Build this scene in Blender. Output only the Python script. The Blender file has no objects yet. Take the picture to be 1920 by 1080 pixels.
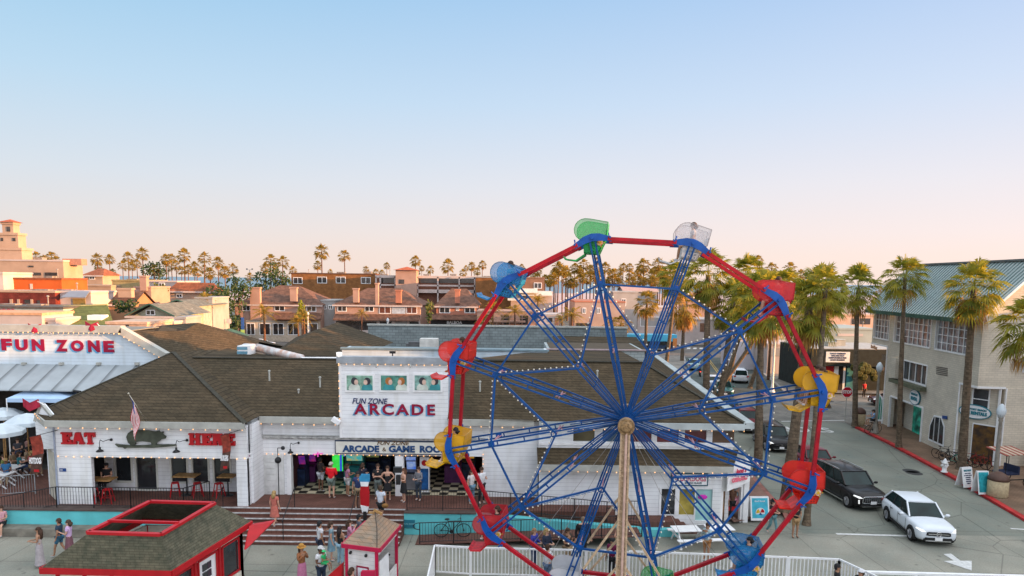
import bpy, math, random
from mathutils import Vector, Matrix
random.seed(7)
PI = math.pi
S = bpy.context.scene
col = S.collection
# ---------------------------------------------------------------- camera
H = 12.0; FPX = 1280.0; CX = 960.0; CY = 672.0
TILT = math.radians(6.5); ROLL = math.radians(0.7)
cam = bpy.data.cameras.new('camera'); camo = bpy.data.objects.new('camera', cam); col.objects.link(camo)
cam.sensor_width = 36.0; cam.lens = 36.0*FPX/1920.0
cam.shift_y = (CY-540.0)/1920.0
cam.clip_start = 0.5; cam.clip_end = 60000
camo.matrix_world = Matrix.Translation((0,0,H)) @ Matrix.Rotation(PI/2-TILT,4,'X') @ Matrix.Rotation(ROLL,4,'Z')
S.camera = camo
# ---------------------------------------------------------------- light
SUN_EL = math.radians(6.5); SUN_AZ = math.radians(-13.0)      # azimuth from +X towards +Y
sdir = Vector((math.cos(SUN_EL)*math.cos(SUN_AZ), math.cos(SUN_EL)*math.sin(SUN_AZ), math.sin(SUN_EL)))
w = bpy.data.worlds.new('World'); S.world = w; w.use_nodes = True
nt = w.node_tree; bg = nt.nodes['Background']
sky = nt.nodes.new('ShaderNodeTexSky'); sky.sky_type = 'NISHITA'; sky.sun_disc = False
sky.sun_elevation = SUN_EL; sky.sun_rotation = PI/2-SUN_AZ
sky.air_density = 1.0; sky.dust_density = 0.6; sky.ozone_density = 2.5
# dusk sky: pale rose at the horizon, soft blue overhead, brightest and warmest towards the low sun (right, behind the camera)
N_=nt.nodes.new; LK=nt.links.new
tc = N_('ShaderNodeTexCoord'); sp = N_('ShaderNodeSeparateXYZ'); LK(tc.outputs['Generated'], sp.inputs[0])
def ramp(stops):
    r = N_('ShaderNodeValToRGB'); LK(sp.outputs['Z'], r.inputs['Fac']); c_ = r.color_ramp
    c_.elements[0].position = stops[0][0]; c_.elements[0].color = (*stops[0][1],1); c_.elements[1].position = stops[-1][0]; c_.elements[1].color = (*stops[-1][1],1)
    for p,c in stops[1:-1]: e = c_.elements.new(p); e.color = (*c,1)
    return r
SKG = 0.60
def k_(r,g,b): return (r*SKG,g*SKG,b*SKG)
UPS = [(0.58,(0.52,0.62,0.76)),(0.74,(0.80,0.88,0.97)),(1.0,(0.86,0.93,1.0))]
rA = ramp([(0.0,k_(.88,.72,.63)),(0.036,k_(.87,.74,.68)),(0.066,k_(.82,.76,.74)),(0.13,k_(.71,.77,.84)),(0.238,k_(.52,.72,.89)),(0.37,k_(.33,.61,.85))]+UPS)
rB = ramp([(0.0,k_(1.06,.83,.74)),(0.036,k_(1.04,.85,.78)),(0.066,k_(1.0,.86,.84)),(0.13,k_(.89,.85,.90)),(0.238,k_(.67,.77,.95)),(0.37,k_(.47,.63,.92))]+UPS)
ma = N_('ShaderNodeMapRange'); ma.inputs[1].default_value = -0.62; ma.inputs[2].default_value = 0.62; LK(sp.outputs['X'], ma.inputs[0])
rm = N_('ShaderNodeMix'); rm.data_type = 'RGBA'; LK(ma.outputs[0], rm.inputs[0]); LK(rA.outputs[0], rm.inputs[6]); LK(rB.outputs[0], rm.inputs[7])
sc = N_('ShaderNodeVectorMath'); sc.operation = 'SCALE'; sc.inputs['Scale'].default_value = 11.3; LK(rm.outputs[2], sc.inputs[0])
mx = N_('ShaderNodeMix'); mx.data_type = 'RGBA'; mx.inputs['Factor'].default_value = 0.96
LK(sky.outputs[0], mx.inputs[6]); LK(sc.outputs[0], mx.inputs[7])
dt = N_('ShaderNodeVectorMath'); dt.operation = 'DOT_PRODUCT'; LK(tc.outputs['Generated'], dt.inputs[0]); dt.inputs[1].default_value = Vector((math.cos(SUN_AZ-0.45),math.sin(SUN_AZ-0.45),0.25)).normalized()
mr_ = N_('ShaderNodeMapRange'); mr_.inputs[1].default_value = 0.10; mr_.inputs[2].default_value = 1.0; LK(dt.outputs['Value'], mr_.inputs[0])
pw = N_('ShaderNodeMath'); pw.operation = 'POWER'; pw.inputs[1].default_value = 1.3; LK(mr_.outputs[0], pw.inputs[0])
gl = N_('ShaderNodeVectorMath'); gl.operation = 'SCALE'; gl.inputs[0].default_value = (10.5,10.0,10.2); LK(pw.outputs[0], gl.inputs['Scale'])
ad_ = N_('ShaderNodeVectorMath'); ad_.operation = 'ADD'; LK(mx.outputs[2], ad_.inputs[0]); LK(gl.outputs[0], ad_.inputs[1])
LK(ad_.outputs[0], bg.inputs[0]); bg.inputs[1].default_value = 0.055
sl = bpy.data.lights.new('sun','SUN'); so = bpy.data.objects.new('sun', sl); col.objects.link(so)
sl.energy = 5.0; sl.angle = math.radians(0.5); sl.color = (1.0,0.50,0.19)
so.rotation_euler = (-sdir).to_track_quat('-Z','Y').to_euler()
S.view_settings.view_transform = 'Standard'; S.view_settings.look = 'None'
S.view_settings.exposure = 1.45; S.view_settings.gamma = 1.0
S.render.engine = 'CYCLES'
S.cycles.max_bounces = 6; S.cycles.transparent_max_bounces = 12
# ---------------------------------------------------------------- pixel <-> world (a pixel at a chosen real depth)
RT = Vector((1,0,0)); UP = Vector((0,math.sin(TILT),math.cos(TILT))); FW = Vector((0,math.cos(TILT),-math.sin(TILT)))
R2 = RT*math.cos(ROLL)+UP*math.sin(ROLL); U2 = -RT*math.sin(ROLL)+UP*math.cos(ROLL)
def ray(x,y): return R2*((x-CX)/FPX) + U2*(-(y-CY)/FPX) + FW
def P(x,y,Y):
    d = ray(x,y); t = Y/d.y; return Vector((d.x*t, Y, H+d.z*t))
def G(x,y,z=0.0):
    d = ray(x,y); t = (z-H)/d.z; return Vector((d.x*t, d.y*t, z))
# ---------------------------------------------------------------- materials
MATS = {}
def mat(name, c, rough=0.6, metal=0.0, kind='noise', s=3.0, amt=0.12, c2=None, bump=0.0, alpha=None, emit=0.0, coat=0.0, a=0.2, b=0.1, mc=1.0, trans=0.0, spec=0.3):
    if name in MATS: return MATS[name]
    m = bpy.data.materials.new(name); MATS[name] = m; m.use_nodes = True
    n = m.node_tree; bs = n.nodes['Principled BSDF']; L = n.links.new
    bs.inputs['Roughness'].default_value = rough; bs.inputs['Metallic'].default_value = metal
    bs.inputs['Specular IOR Level'].default_value = spec
    if coat: bs.inputs['Coat Weight'].default_value = coat; bs.inputs['Coat Roughness'].default_value = 0.05
    if trans: bs.inputs['Transmission Weight'].default_value = trans
    c4 = (*c,1); d4 = (*(c2 if c2 else [x*(1-amt*2.2) for x in c]),1)
    tcn = n.nodes.new('ShaderNodeTexCoord'); src = tcn.outputs['Object']
    nz = n.nodes.new('ShaderNodeTexNoise'); nz.inputs['Scale'].default_value = s; nz.inputs['Detail'].default_value = 5; L(src, nz.inputs['Vector'])
    mr = n.nodes.new('ShaderNodeMapRange'); mr.inputs[1].default_value = 0.35; mr.inputs[2].default_value = 0.65; L(nz.outputs[0], mr.inputs[0])
    mix = n.nodes.new('ShaderNodeMix'); mix.data_type = 'RGBA'; mix.inputs[6].default_value = c4; mix.inputs[7].default_value = d4
    L(mr.outputs[0], mix.inputs[0]); out = mix.outputs[2]; hgt = nz.outputs[0]
    def comb(xe, ye):
        sx = n.nodes.new('ShaderNodeSeparateXYZ'); L(src, sx.inputs[0])
        ad = n.nodes.new('ShaderNodeMath'); ad.operation = 'ADD'; L(sx.outputs['X'], ad.inputs[0]); L(sx.outputs['Y'], ad.inputs[1])
        cb = n.nodes.new('ShaderNodeCombineXYZ'); L(ad.outputs[0] if xe=='xy' else sx.outputs['X'], cb.inputs[0]); L(sx.outputs[ye], cb.inputs[1]); return cb.outputs[0], sx
    if kind in ('brick','shingle','paver'):
        v, sx = comb('xy','Z') if kind!='paver' else comb('x','Y')
        bt = n.nodes.new('ShaderNodeTexBrick'); L(v, bt.inputs['Vector']); bt.inputs['Scale'].default_value = 1.0
        bt.inputs['Brick Width'].default_value = a; bt.inputs['Row Height'].default_value = b
        bt.inputs['Mortar Size'].default_value = b*0.10; bt.inputs['Mortar Smooth'].default_value = 0.3
        bt.inputs['Color1'].default_value = (1,1,1,1); bt.inputs['Color2'].default_value = (*[1-.2*mc]*3,1); bt.inputs['Mortar'].default_value = (*[1-.45*mc]*3,1)
        m2 = n.nodes.new('ShaderNodeMix'); m2.data_type = 'RGBA'; m2.blend_type = 'MULTIPLY'; m2.inputs[0].default_value = 1.0 if kind!='shingle' else 0.85
        L(out, m2.inputs[6]); L(bt.outputs[0], m2.inputs[7]); out = m2.outputs[2]; hgt = bt.outputs[0]
    if kind == 'shingle':
        n2 = n.nodes.new('ShaderNodeTexNoise'); n2.inputs['Scale'].default_value = 0.45; n2.inputs['Detail'].default_value = 7; n2.inputs['Roughness'].default_value = 0.65; L(src, n2.inputs['Vector'])
        r2 = n.nodes.new('ShaderNodeValToRGB'); L(n2.outputs[0], r2.inputs[0]); r2.color_ramp.elements[0].position = 0.35; r2.color_ramp.elements[0].color = (0.74,0.78,0.76,1); r2.color_ramp.elements[1].position = 0.65; r2.color_ramp.elements[1].color = (1.15,1.10,1.02,1)
        m3 = n.nodes.new('ShaderNodeMix'); m3.data_type = 'RGBA'; m3.blend_type = 'MULTIPLY'; m3.inputs[0].default_value = 1; L(out, m3.inputs[6]); L(r2.outputs[0], m3.inputs[7]); out = m3.outputs[2]
    if kind == 'siding':
        v, sx = comb('x','Z')
        q = n.nodes.new('ShaderNodeMath'); q.operation = 'DIVIDE'; L(sx.outputs['Z'], q.inputs[0]); q.inputs[1].default_value = a
        fr = n.nodes.new('ShaderNodeMath'); fr.operation = 'FRACT'; L(q.outputs[0], fr.inputs[0])
        rp = n.nodes.new('ShaderNodeValToRGB'); L(fr.outputs[0], rp.inputs[0]); e = rp.color_ramp.elements
        e[0].position = 0.0; e[0].color = (0.66,0.66,0.68,1); e[1].position = 0.14; e[1].color = (1,1,1,1)
        # vertical dirt streaks
        mp = n.nodes.new('ShaderNodeMapping'); mp.inputs['Scale'].default_value = (2.2,2.2,0.35); L(src, mp.inputs[0])
        n2 = n.nodes.new('ShaderNodeTexNoise'); n2.inputs['Scale'].default_value = 1.0; n2.inputs['Detail'].default_value = 6; L(mp.outputs[0], n2.inputs['Vector'])
        r2 = n.nodes.new('ShaderNodeValToRGB'); L(n2.outputs[0], r2.inputs[0]); r2.color_ramp.elements[0].position = 0.3; r2.color_ramp.elements[0].color = (0.88,0.87,0.84,1); r2.color_ramp.elements[1].position = 0.5; r2.color_ramp.elements[1].color = (1,1,1,1)
        m3 = n.nodes.new('ShaderNodeMix'); m3.data_type = 'RGBA'; m3.blend_type = 'MULTIPLY'; m3.inputs[0].default_value = 1; L(out, m3.inputs[6]); L(r2.outputs[0], m3.inputs[7])
        m2 = n.nodes.new('ShaderNodeMix'); m2.data_type = 'RGBA'; m2.blend_type = 'MULTIPLY'; m2.inputs[0].default_value = 1
        L(m3.outputs[2], m2.inputs[6]); L(rp.outputs[0], m2.inputs[7]); out = m2.outputs[2]; hgt = rp.outputs[0]
    if kind == 'ribs':     # standing seams every a metres along y (or x+y)
        sx = n.nodes.new('ShaderNodeSeparateXYZ'); L(src, sx.inputs[0])
        q = n.nodes.new('ShaderNodeMath'); q.operation = 'DIVIDE'; L(sx.outputs['Y'] if b>0 else sx.outputs['X'], q.inputs[0]); q.inputs[1].default_value = a
        fr = n.nodes.new('ShaderNodeMath'); fr.operation = 'FRACT'; L(q.outputs[0], fr.inputs[0])
        rp = n.nodes.new('ShaderNodeValToRGB'); L(fr.outputs[0], rp.inputs[0]); e = rp.color_ramp.elements
        e[0].position = 0.0; e[0].color = (0.35,0.35,0.35,1); e[1].position = 0.25; e[1].color = (1,1,1,1)
        m2 = n.nodes.new('ShaderNodeMix'); m2.data_type = 'RGBA'; m2.blend_type = 'MULTIPLY'; m2.inputs[0].default_value = 1
        L(out, m2.inputs[6]); L(rp.outputs[0], m2.inputs[7]); out = m2.outputs[2]; hgt = rp.outputs[0]
    if kind == 'checker':
        ck = n.nodes.new('ShaderNodeTexChecker'); ck.inputs['Scale'].default_value = 1.0/a; ck.inputs[1].default_value = c4; ck.inputs[2].default_value = d4; L(src, ck.inputs[0]); out = ck.outputs[0]
    if kind == 'slab':     # concrete with joints and stains
        v, sx = comb('x','Y')
        bt = n.nodes.new('ShaderNodeTexBrick'); L(v, bt.inputs['Vector']); bt.inputs['Scale'].default_value = 1.0; bt.offset = 0.0
        bt.inputs['Brick Width'].default_value = a; bt.inputs['Row Height'].default_value = b; bt.inputs['Mortar Size'].default_value = 0.02
        bt.inputs['Color1'].default_value = (1,1,1,1); bt.inputs['Color2'].default_value = (0.93,0.93,0.92,1); bt.inputs['Mortar'].default_value = (0.6,0.6,0.6,1)
        m2 = n.nodes.new('ShaderNodeMix'); m2.data_type = 'RGBA'; m2.blend_type = 'MULTIPLY'; m2.inputs[0].default_value = 1; L(out, m2.inputs[6]); L(bt.outputs[0], m2.inputs[7])
        n2 = n.nodes.new('ShaderNodeTexNoise'); n2.inputs['Scale'].default_value = 0.35; n2.inputs['Detail'].default_value = 8; n2.inputs['Roughness'].default_value = 0.7; L(src, n2.inputs['Vector'])
        r2 = n.nodes.new('ShaderNodeValToRGB'); L(n2.outputs[0], r2.inputs[0]); r2.color_ramp.elements[0].position = 0.34; r2.color_ramp.elements[0].color = (0.60,0.64,0.62,1); r2.color_ramp.elements[1].position = 0.64; r2.color_ramp.elements[1].color = (1.12,1.07,1.0,1)
        m3 = n.nodes.new('ShaderNodeMix'); m3.data_type = 'RGBA'; m3.blend_type = 'MULTIPLY'; m3.inputs[0].default_value = 1; L(m2.outputs[2], m3.inputs[6]); L(r2.outputs[0], m3.inputs[7])
        n3 = n.nodes.new('ShaderNodeTexNoise'); n3.inputs['Scale'].default_value = 22; n3.inputs['Detail'].default_value = 3; L(src, n3.inputs['Vector'])
        r3 = n.nodes.new('ShaderNodeValToRGB'); L(n3.outputs[0], r3.inputs[0]); r3.color_ramp.elements[0].position = 0.3; r3.color_ramp.elements[0].color = (0.8,0.8,0.8,1); r3.color_ramp.elements[1].position = 0.7; r3.color_ramp.elements[1].color = (1.08,1.08,1.08,1)
        m4 = n.nodes.new('ShaderNodeMix'); m4.data_type = 'RGBA'; m4.blend_type = 'MULTIPLY'; m4.inputs[0].default_value = 1; L(m3.outputs[2], m4.inputs[6]); L(r3.outputs[0], m4.inputs[7])
        out = m4.outputs[2]
    if kind == 'slab':     # hairline cracks and small dark spots
        vo = n.nodes.new('ShaderNodeTexVoronoi'); vo.feature = 'DISTANCE_TO_EDGE'; vo.inputs['Scale'].default_value = 0.22; L(src, vo.inputs['Vector'])
        rc = n.nodes.new('ShaderNodeValToRGB'); L(vo.outputs['Distance'], rc.inputs[0]); rc.color_ramp.elements[0].position = 0.002; rc.color_ramp.elements[0].color = (0.62,0.62,0.62,1); rc.color_ramp.elements[1].position = 0.008; rc.color_ramp.elements[1].color = (1,1,1,1)
        v2 = n.nodes.new('ShaderNodeTexVoronoi'); v2.inputs['Scale'].default_value = 1.1; L(src, v2.inputs['Vector'])
        rd_ = n.nodes.new('ShaderNodeValToRGB'); L(v2.outputs['Distance'], rd_.inputs[0]); rd_.color_ramp.elements[0].position = 0.05; rd_.color_ramp.elements[0].color = (0.6,0.6,0.6,1); rd_.color_ramp.elements[1].position = 0.12; rd_.color_ramp.elements[1].color = (1,1,1,1)
        for q_ in (rc, rd_):
            m5 = n.nodes.new('ShaderNodeMix'); m5.data_type = 'RGBA'; m5.blend_type = 'MULTIPLY'; m5.inputs[0].default_value = 1; L(out, m5.inputs[6]); L(q_.outputs[0], m5.inputs[7]); out = m5.outputs[2]
    L(out, bs.inputs['Base Color'])
    if bump:
        bp = n.nodes.new('ShaderNodeBump'); bp.inputs['Strength'].default_value = bump; bp.inputs['Distance'].default_value = 0.02; L(hgt, bp.inputs['Height']); L(bp.outputs[0], bs.inputs['Normal'])
    if alpha is not None: bs.inputs['Alpha'].default_value = alpha
    if emit: L(out, bs.inputs['Emission Color']); bs.inputs['Emission Strength'].default_value = emit
    return m
# ---------------------------------------------------------------- mesh builder
class MB:
    def __init__(s): s.v=[]; s.f=[]; s.m=[]; s.cur=0
    def add(s, vs, fs):
        o = len(s.v); s.v += [tuple(v) for v in vs]; s.f += [tuple(i+o for i in f) for f in fs]; s.m += [s.cur]*len(fs); return s
    def box(s, x0,x1,y0,y1,z0,z1):
        return s.add([(x0,y0,z0),(x1,y0,z0),(x1,y1,z0),(x0,y1,z0),(x0,y0,z1),(x1,y0,z1),(x1,y1,z1),(x0,y1,z1)],
                     [(3,2,1,0),(4,5,6,7),(0,1,5,4),(1,2,6,5),(2,3,7,6),(3,0,4,7)])
    def obox(s, c, sx,sy,sz, rz=0, M=None):
        M = M or Matrix.Rotation(rz,3,'Z'); c = Vector(c)
        vs = [c+M@Vector((a*sx/2,b*sy/2,d*sz/2)) for d in (-1,1) for a,b in ((-1,-1),(1,-1),(1,1),(-1,1))]
        return s.add(vs,[(3,2,1,0),(4,5,6,7),(0,1,5,4),(1,2,6,5),(2,3,7,6),(3,0,4,7)])
    def quad(s, *p): return s.add(p,[tuple(range(len(p)))])
    def tube(s, p,q,r,r2=None,n=8,cap=True):
        p=Vector(p); q=Vector(q); r2 = r if r2 is None else r2; d=(q-p)
        if d.length<1e-6: return s
        d.normalize(); u = d.orthogonal().normalized(); w_=d.cross(u)
        a=[p+(u*math.cos(2*PI*i/n)+w_*math.sin(2*PI*i/n))*r for i in range(n)]; b=[q+(u*math.cos(2*PI*i/n)+w_*math.sin(2*PI*i/n))*r2 for i in range(n)]
        f=[(i,(i+1)%n,n+(i+1)%n,n+i) for i in range(n)]
        if cap: f += [tuple(range(n-1,-1,-1)), tuple(range(n,2*n))]
        return s.add(a+b,f)
    def path(s, pts, r, n=6):
        for i in range(len(pts)-1): s.tube(pts[i],pts[i+1],r,n=n)
        return s
    def bar(s, p,q,w_,h, up=(0,0,1)):
        p=Vector(p); q=Vector(q); d=(q-p).normalized(); up=Vector(up); side=d.cross(up)
        if side.length<1e-4: side=Vector((1,0,0))
        side.normalize(); u=side.cross(d).normalized()
        vs=[c+side*a*w_/2+u*b*h/2 for c in (p,q) for a,b in ((-1,-1),(1,-1),(1,1),(-1,1))]
        return s.add(vs,[(3,2,1,0),(4,5,6,7),(0,1,5,4),(1,2,6,5),(2,3,7,6),(3,0,4,7)])
    def prism(s, pts, d):                     # planar polygon pts extruded by vector d
        n=len(pts); pts=[Vector(p) for p in pts]; d=Vector(d)
        return s.add(pts+[p+d for p in pts],[tuple(range(n-1,-1,-1)),tuple(range(n,2*n))]+[(i,(i+1)%n,n+(i+1)%n,n+i) for i in range(n)])
    def ball(s, c,rx,ry=None,rz=None,n=10,m=7,z0=-1.0):
        ry=ry or rx; rz=rz or rx; vs=[]; fs=[]
        for j in range(m+1):
            t=-PI/2+PI*j/m; t=max(t,math.asin(z0))
            for i in range(n): vs.append((c[0]+rx*math.cos(t)*math.cos(2*PI*i/n),c[1]+ry*math.cos(t)*math.sin(2*PI*i/n),c[2]+rz*math.sin(t)))
        for j in range(m):
            for i in range(n): fs.append((j*n+i,j*n+(i+1)%n,(j+1)*n+(i+1)%n,(j+1)*n+i))
        return s.add(vs,fs)
    def lathe(s, c, prof, n=14):              # prof: list (r,z)
        vs=[]; fs=[]
        for r,z in prof:
            for i in range(n): vs.append((c[0]+r*math.cos(2*PI*i/n),c[1]+r*math.sin(2*PI*i/n),c[2]+z))
        for j in range(len(prof)-1):
            for i in range(n): fs.append((j*n+i,j*n+(i+1)%n,(j+1)*n+(i+1)%n,(j+1)*n+i))
        fs.append(tuple(range(n-1,-1,-1))); fs.append(tuple((len(prof)-1)*n+i for i in range(n)))
        return s.add(vs,fs)
    def wall(s, x0,x1,z0,z1,y0,y1,holes):     # wall slab along x with rectangular holes (hx0,hx1,hz0,hz1)
        xs=sorted(set([x0,x1]+[v for h in holes for v in h[:2]])); zs=sorted(set([z0,z1]+[v for h in holes for v in h[2:]]))
        xs=[v for v in xs if x0-1e-6<=v<=x1+1e-6]; zs=[v for v in zs if z0-1e-6<=v<=z1+1e-6]
        for i in range(len(xs)-1):
            j=0
            while j<len(zs)-1:
                mx_=(xs[i]+xs[i+1])/2
                def hole(j): mz=(zs[j]+zs[j+1])/2; return any(h[0]<mx_<h[1] and h[2]<mz<h[3] for h in holes)
                if hole(j): j+=1; continue
                k=j
                while k+1<len(zs)-1 and not hole(k+1): k+=1
                s.box(xs[i],xs[i+1],y0,y1,zs[j],zs[k+1]); j=k+1
        return s
ORG = {}
SPLIT = {'posts':'post','rail':'rail','fascia':'fascia','hood_edge':'hood_edge','roof_rails':'roof_rail','spotlights':'spotlight','camera_domes':'camera_dome','nozzles':'nozzle','poles':'pole','wheels':'wheel','pillars':'pillar','wheel_arch':'wheel_arch','column':'column','teal_wall':'teal_wall','coping':'coping','ramp':'ramp','bearing':'bearing','awning_flap':'awning_flap','conduit':'conduit','interior_walls':'interior_wall','pedals':'pedal','shelf_stock':'stock_box','ceiling_unit':'ceiling_unit','hinge':'hinge','bay_trim':'bay_trim','ridge_board':'ridge_board','wall':'wall','louvre_vent':'louvre_vent','pole':'pole','eave_board':'eave_board','frame_bar':'frame_bar','barge_board':'barge_board','awning':'awning','soffit_trim':'soffit_trim','gable_trim':'gable_trim','trim_band':'trim_band','ledge':'ledge','nose_and_ears':'nose_and_ears'}
def pieces(mb, tol=0.03):
    n=len(mb.v); par=list(range(n))
    def fd_(i):
        while par[i]!=i: par[i]=par[par[i]]; i=par[i]
        return i
    for f in mb.f:
        a=fd_(f[0])
        for q in f[1:]: par[fd_(q)]=a
    comp={}
    for i in range(n): comp.setdefault(fd_(i),[]).append(i)
    cs=[]
    for k,ix in comp.items():
        p=[mb.v[i] for i in ix]; cs.append([[min(q[d] for q in p)-tol for d in range(3)],[max(q[d] for q in p)+tol for d in range(3)],set(ix)])
    ch=True
    while ch:
        ch=False; out=[]
        for c in cs:
            for o in out:
                if all(c[0][d]<=o[1][d] and o[0][d]<=c[1][d] for d in range(3)):
                    o[2]|=c[2]; o[0]=[min(a,b) for a,b in zip(o[0],c[0])]; o[1]=[max(a,b) for a,b in zip(o[1],c[1])]; ch=True; break
            else: out.append(c)
        cs=out
    res=[]
    for c in cs:
        ix=sorted(c[2]); mp={v:i for i,v in enumerate(ix)}; g=MB(); g.v=[mb.v[i] for i in ix]
        for f,m in zip(mb.f,mb.m):
            if f[0] in mp: g.f.append(tuple(mp[i] for i in f)); g.m.append(m)
        res.append(g)
    return res
def build(name, mb, m, parent=None, smooth=False, world=True, origin=None):
    if name in SPLIT and parent is not None and len(mb.f)<1500:
        ps=pieces(mb)
        if 1<len(ps)<=40:
            o=None
            for g in ps:
                q=build1(SPLIT[name],g,m,parent,smooth,world,origin); o=o or q
            return o
        return build1(SPLIT[name] if len(ps)==1 else name,mb,m,parent,smooth,world,origin)
    return build1(name,mb,m,parent,smooth,world,origin)
def build1(name, mb, m, parent=None, smooth=False, world=True, origin=None):
    me = bpy.data.meshes.new(name)
    o_ = Vector(origin) if origin is not None else (ORG.get(parent.name, Vector((0,0,0))) if (parent is not None and world) else Vector((0,0,0)))
    me.from_pydata([tuple(Vector(v)-o_) for v in mb.v], [], mb.f)
    ms = m if isinstance(m,(list,tuple)) else [m]
    for k in ms: me.materials.append(k)
    if len(ms)>1: me.polygons.foreach_set('material_index', mb.m)
    if smooth: me.polygons.foreach_set('use_smooth',[True]*len(me.polygons))
    me.update()
    o = bpy.data.objects.new(name, me); col.objects.link(o)
    if parent is not None: o.parent = parent
    if origin is not None and parent is None: o.location = o_
    ORG[o.name] = o_
    return o
def tag(o, label, cat, group=None, kind=None):
    if label: o['label'] = label
    if cat: o['category'] = cat
    if group: o['group'] = group
    if kind: o['kind'] = kind
    return o
def thing(name, label, cat, loc=(0,0,0), rz=0.0, group=None):
    o = bpy.data.objects.new(name, None); col.objects.link(o); o.location = loc; o.rotation_euler = (0,0,rz)
    o.empty_display_size = 0.2; ORG[o.name] = Vector(loc)
    return tag(o, label, cat, group)
def one(name, mb, m, label, cat, group=None, smooth=False, base=None):
    """a thing that is one mesh, origin at its base"""
    if base is None:
        xs=[v[0] for v in mb.v]; ys=[v[1] for v in mb.v]; zs=[v[2] for v in mb.v]; base=((min(xs)+max(xs))/2,(min(ys)+max(ys))/2,min(zs))
    return tag(build(name, mb, m, None, smooth, origin=base), label, cat, group)
def struct(name, mb, m, smooth=False):
    o = build(name, mb, m, None, smooth); o['kind'] = 'structure'; return o
def kids(o): return [c for c in bpy.data.objects if c.parent == o]
def dup(root, loc, rz=None, label=None, group=None, scale=None, cache={}):
    r = root.copy(); col.objects.link(r); r.location = loc
    if rz is not None: r.rotation_euler = (0,0,rz)
    if scale is not None: r.scale = scale if hasattr(scale,'__len__') else (scale,)*3
    if label: r['label'] = label
    if group: r['group'] = group
    if root.name not in cache: cache[root.name] = [(c, kids(c)) for c in kids(root)]
    for c, gs in cache[root.name]:
        d = c.copy(); col.objects.link(d); d.parent = r
        for g in gs: e = g.copy(); col.objects.link(e); e.parent = d
    return r
def text(name, s, size, m, parent, loc, rz=0.0, bold=0.0, ext=0.01, align='CENTER', shear=0.0, sx=1.0, space=1.0, world=True):
    cu = bpy.data.curves.new(name,'FONT'); cu.body = s; cu.size = size; cu.extrude = ext; cu.offset = bold; cu.align_x = align; cu.align_y = 'CENTER'; cu.shear = shear; cu.space_character = space; cu.resolution_u = 3
    t = bpy.data.objects.new(name, cu); me = bpy.data.meshes.new_from_object(t); bpy.data.objects.remove(t); bpy.data.curves.remove(cu)
    me.transform(Matrix.Translation(Vector(loc)-(ORG.get(parent.name,Vector()) if (parent is not None and world) else Vector())) @ Matrix.Rotation(rz,4,'Z') @ Matrix.Rotation(PI/2,4,'X') @ Matrix.Diagonal((sx,1,1,1)))
    me.materials.clear(); me.materials.append(m); me.name = name
    o = bpy.data.objects.new(name, me); col.objects.link(o); o.parent = parent
    if parent is not None: ORG[o.name] = ORG.get(parent.name, Vector())
    return o
# ---------------------------------------------------------------- shared materials
WHITE = mat('white siding',(0.80,0.81,0.82),0.55,kind='siding',a=0.2,s=1.5,amt=0.05,bump=0.4)
TRIM = mat('white trim',(0.80,0.80,0.79),0.5,s=2,amt=0.05)
GREYTRIM = mat('grey fascia',(0.42,0.42,0.38),0.6,s=2,amt=0.1)
ROOF = mat('brown shingle',(0.092,0.070,0.046),0.95,kind='shingle',a=0.45,b=0.10,mc=1.5,s=6,amt=0.12,bump=0.5,spec=0.1)
ROOF2 = mat('grey shingle',(0.15,0.14,0.10),0.95,kind='shingle',a=0.3,b=0.10,s=3,amt=0.2,bump=0.5,spec=0.1)
DARK = mat('dark interior',(0.035,0.03,0.028),0.8,s=2,amt=0.3)
GLASS = mat('window glass',(0.03,0.035,0.04),0.08,s=0.8,amt=0.2,spec=0.8)
BRICKRED = mat('brick paving',(0.17,0.075,0.055),0.85,kind='paver',a=0.22,b=0.11,s=1.0,amt=0.15,bump=0.3)
TEAL = mat('teal paint',(0.13,0.55,0.58),0.6,s=1.2,amt=0.08)
BLACKM = mat('black metal',(0.02,0.02,0.022),0.45,s=4,amt=0.2)
REDP = mat('red paint',(0.46,0.010,0.016),0.45,s=3,amt=0.08)
WOOD = mat('warm wood',(0.45,0.25,0.09),0.5,s=6,amt=0.2)
BULB = mat('warm bulb',(1.0,0.50,0.20),0.4,emit=0.55,s=1,amt=0.0)
BULBW = mat('wheel bulb',(0.66,0.60,0.50),0.5,emit=0.02,s=1,amt=0.0)
WIREM = mat('dull wire',(0.25,0.25,0.25),0.7,s=3)
WHITEP = mat('white paint',(0.82,0.82,0.82),0.4,s=3,amt=0.05)
# ================================================================ SETTING
g = MB()
g.quad((-400,-40,-0.02),(400,-40,-0.02),(400,262,-0.02),(-400,262,-0.02))
struct('ground', g, mat('town ground',(0.20,0.185,0.17),0.9,kind='slab',a=9,b=7,s=0.6,amt=0.1))
g = MB(); g.quad((-900,262,-0.03),(900,262,-0.03),(1400,1150,-0.3),(-900,400,-0.3)); g.quad((-900,100,-0.06),(-400,100,-0.06),(-400,262,-0.03),(-900,262,-0.03))
struct('beach', g, mat('beach sand',(0.50,0.37,0.35),0.95,s=0.1,amt=0.1))
g = MB(); g.quad((-40000,380,-0.35),(-900,380,-0.35),(1400,1130,-0.35),(40000,1130,-0.35),(40000,45000,-0.35),(-40000,45000,-0.35))
struct('sea', g, mat('sea water',(0.10,0.20,0.27),0.35,s=0.02,amt=0.15,bump=0.0))
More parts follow.
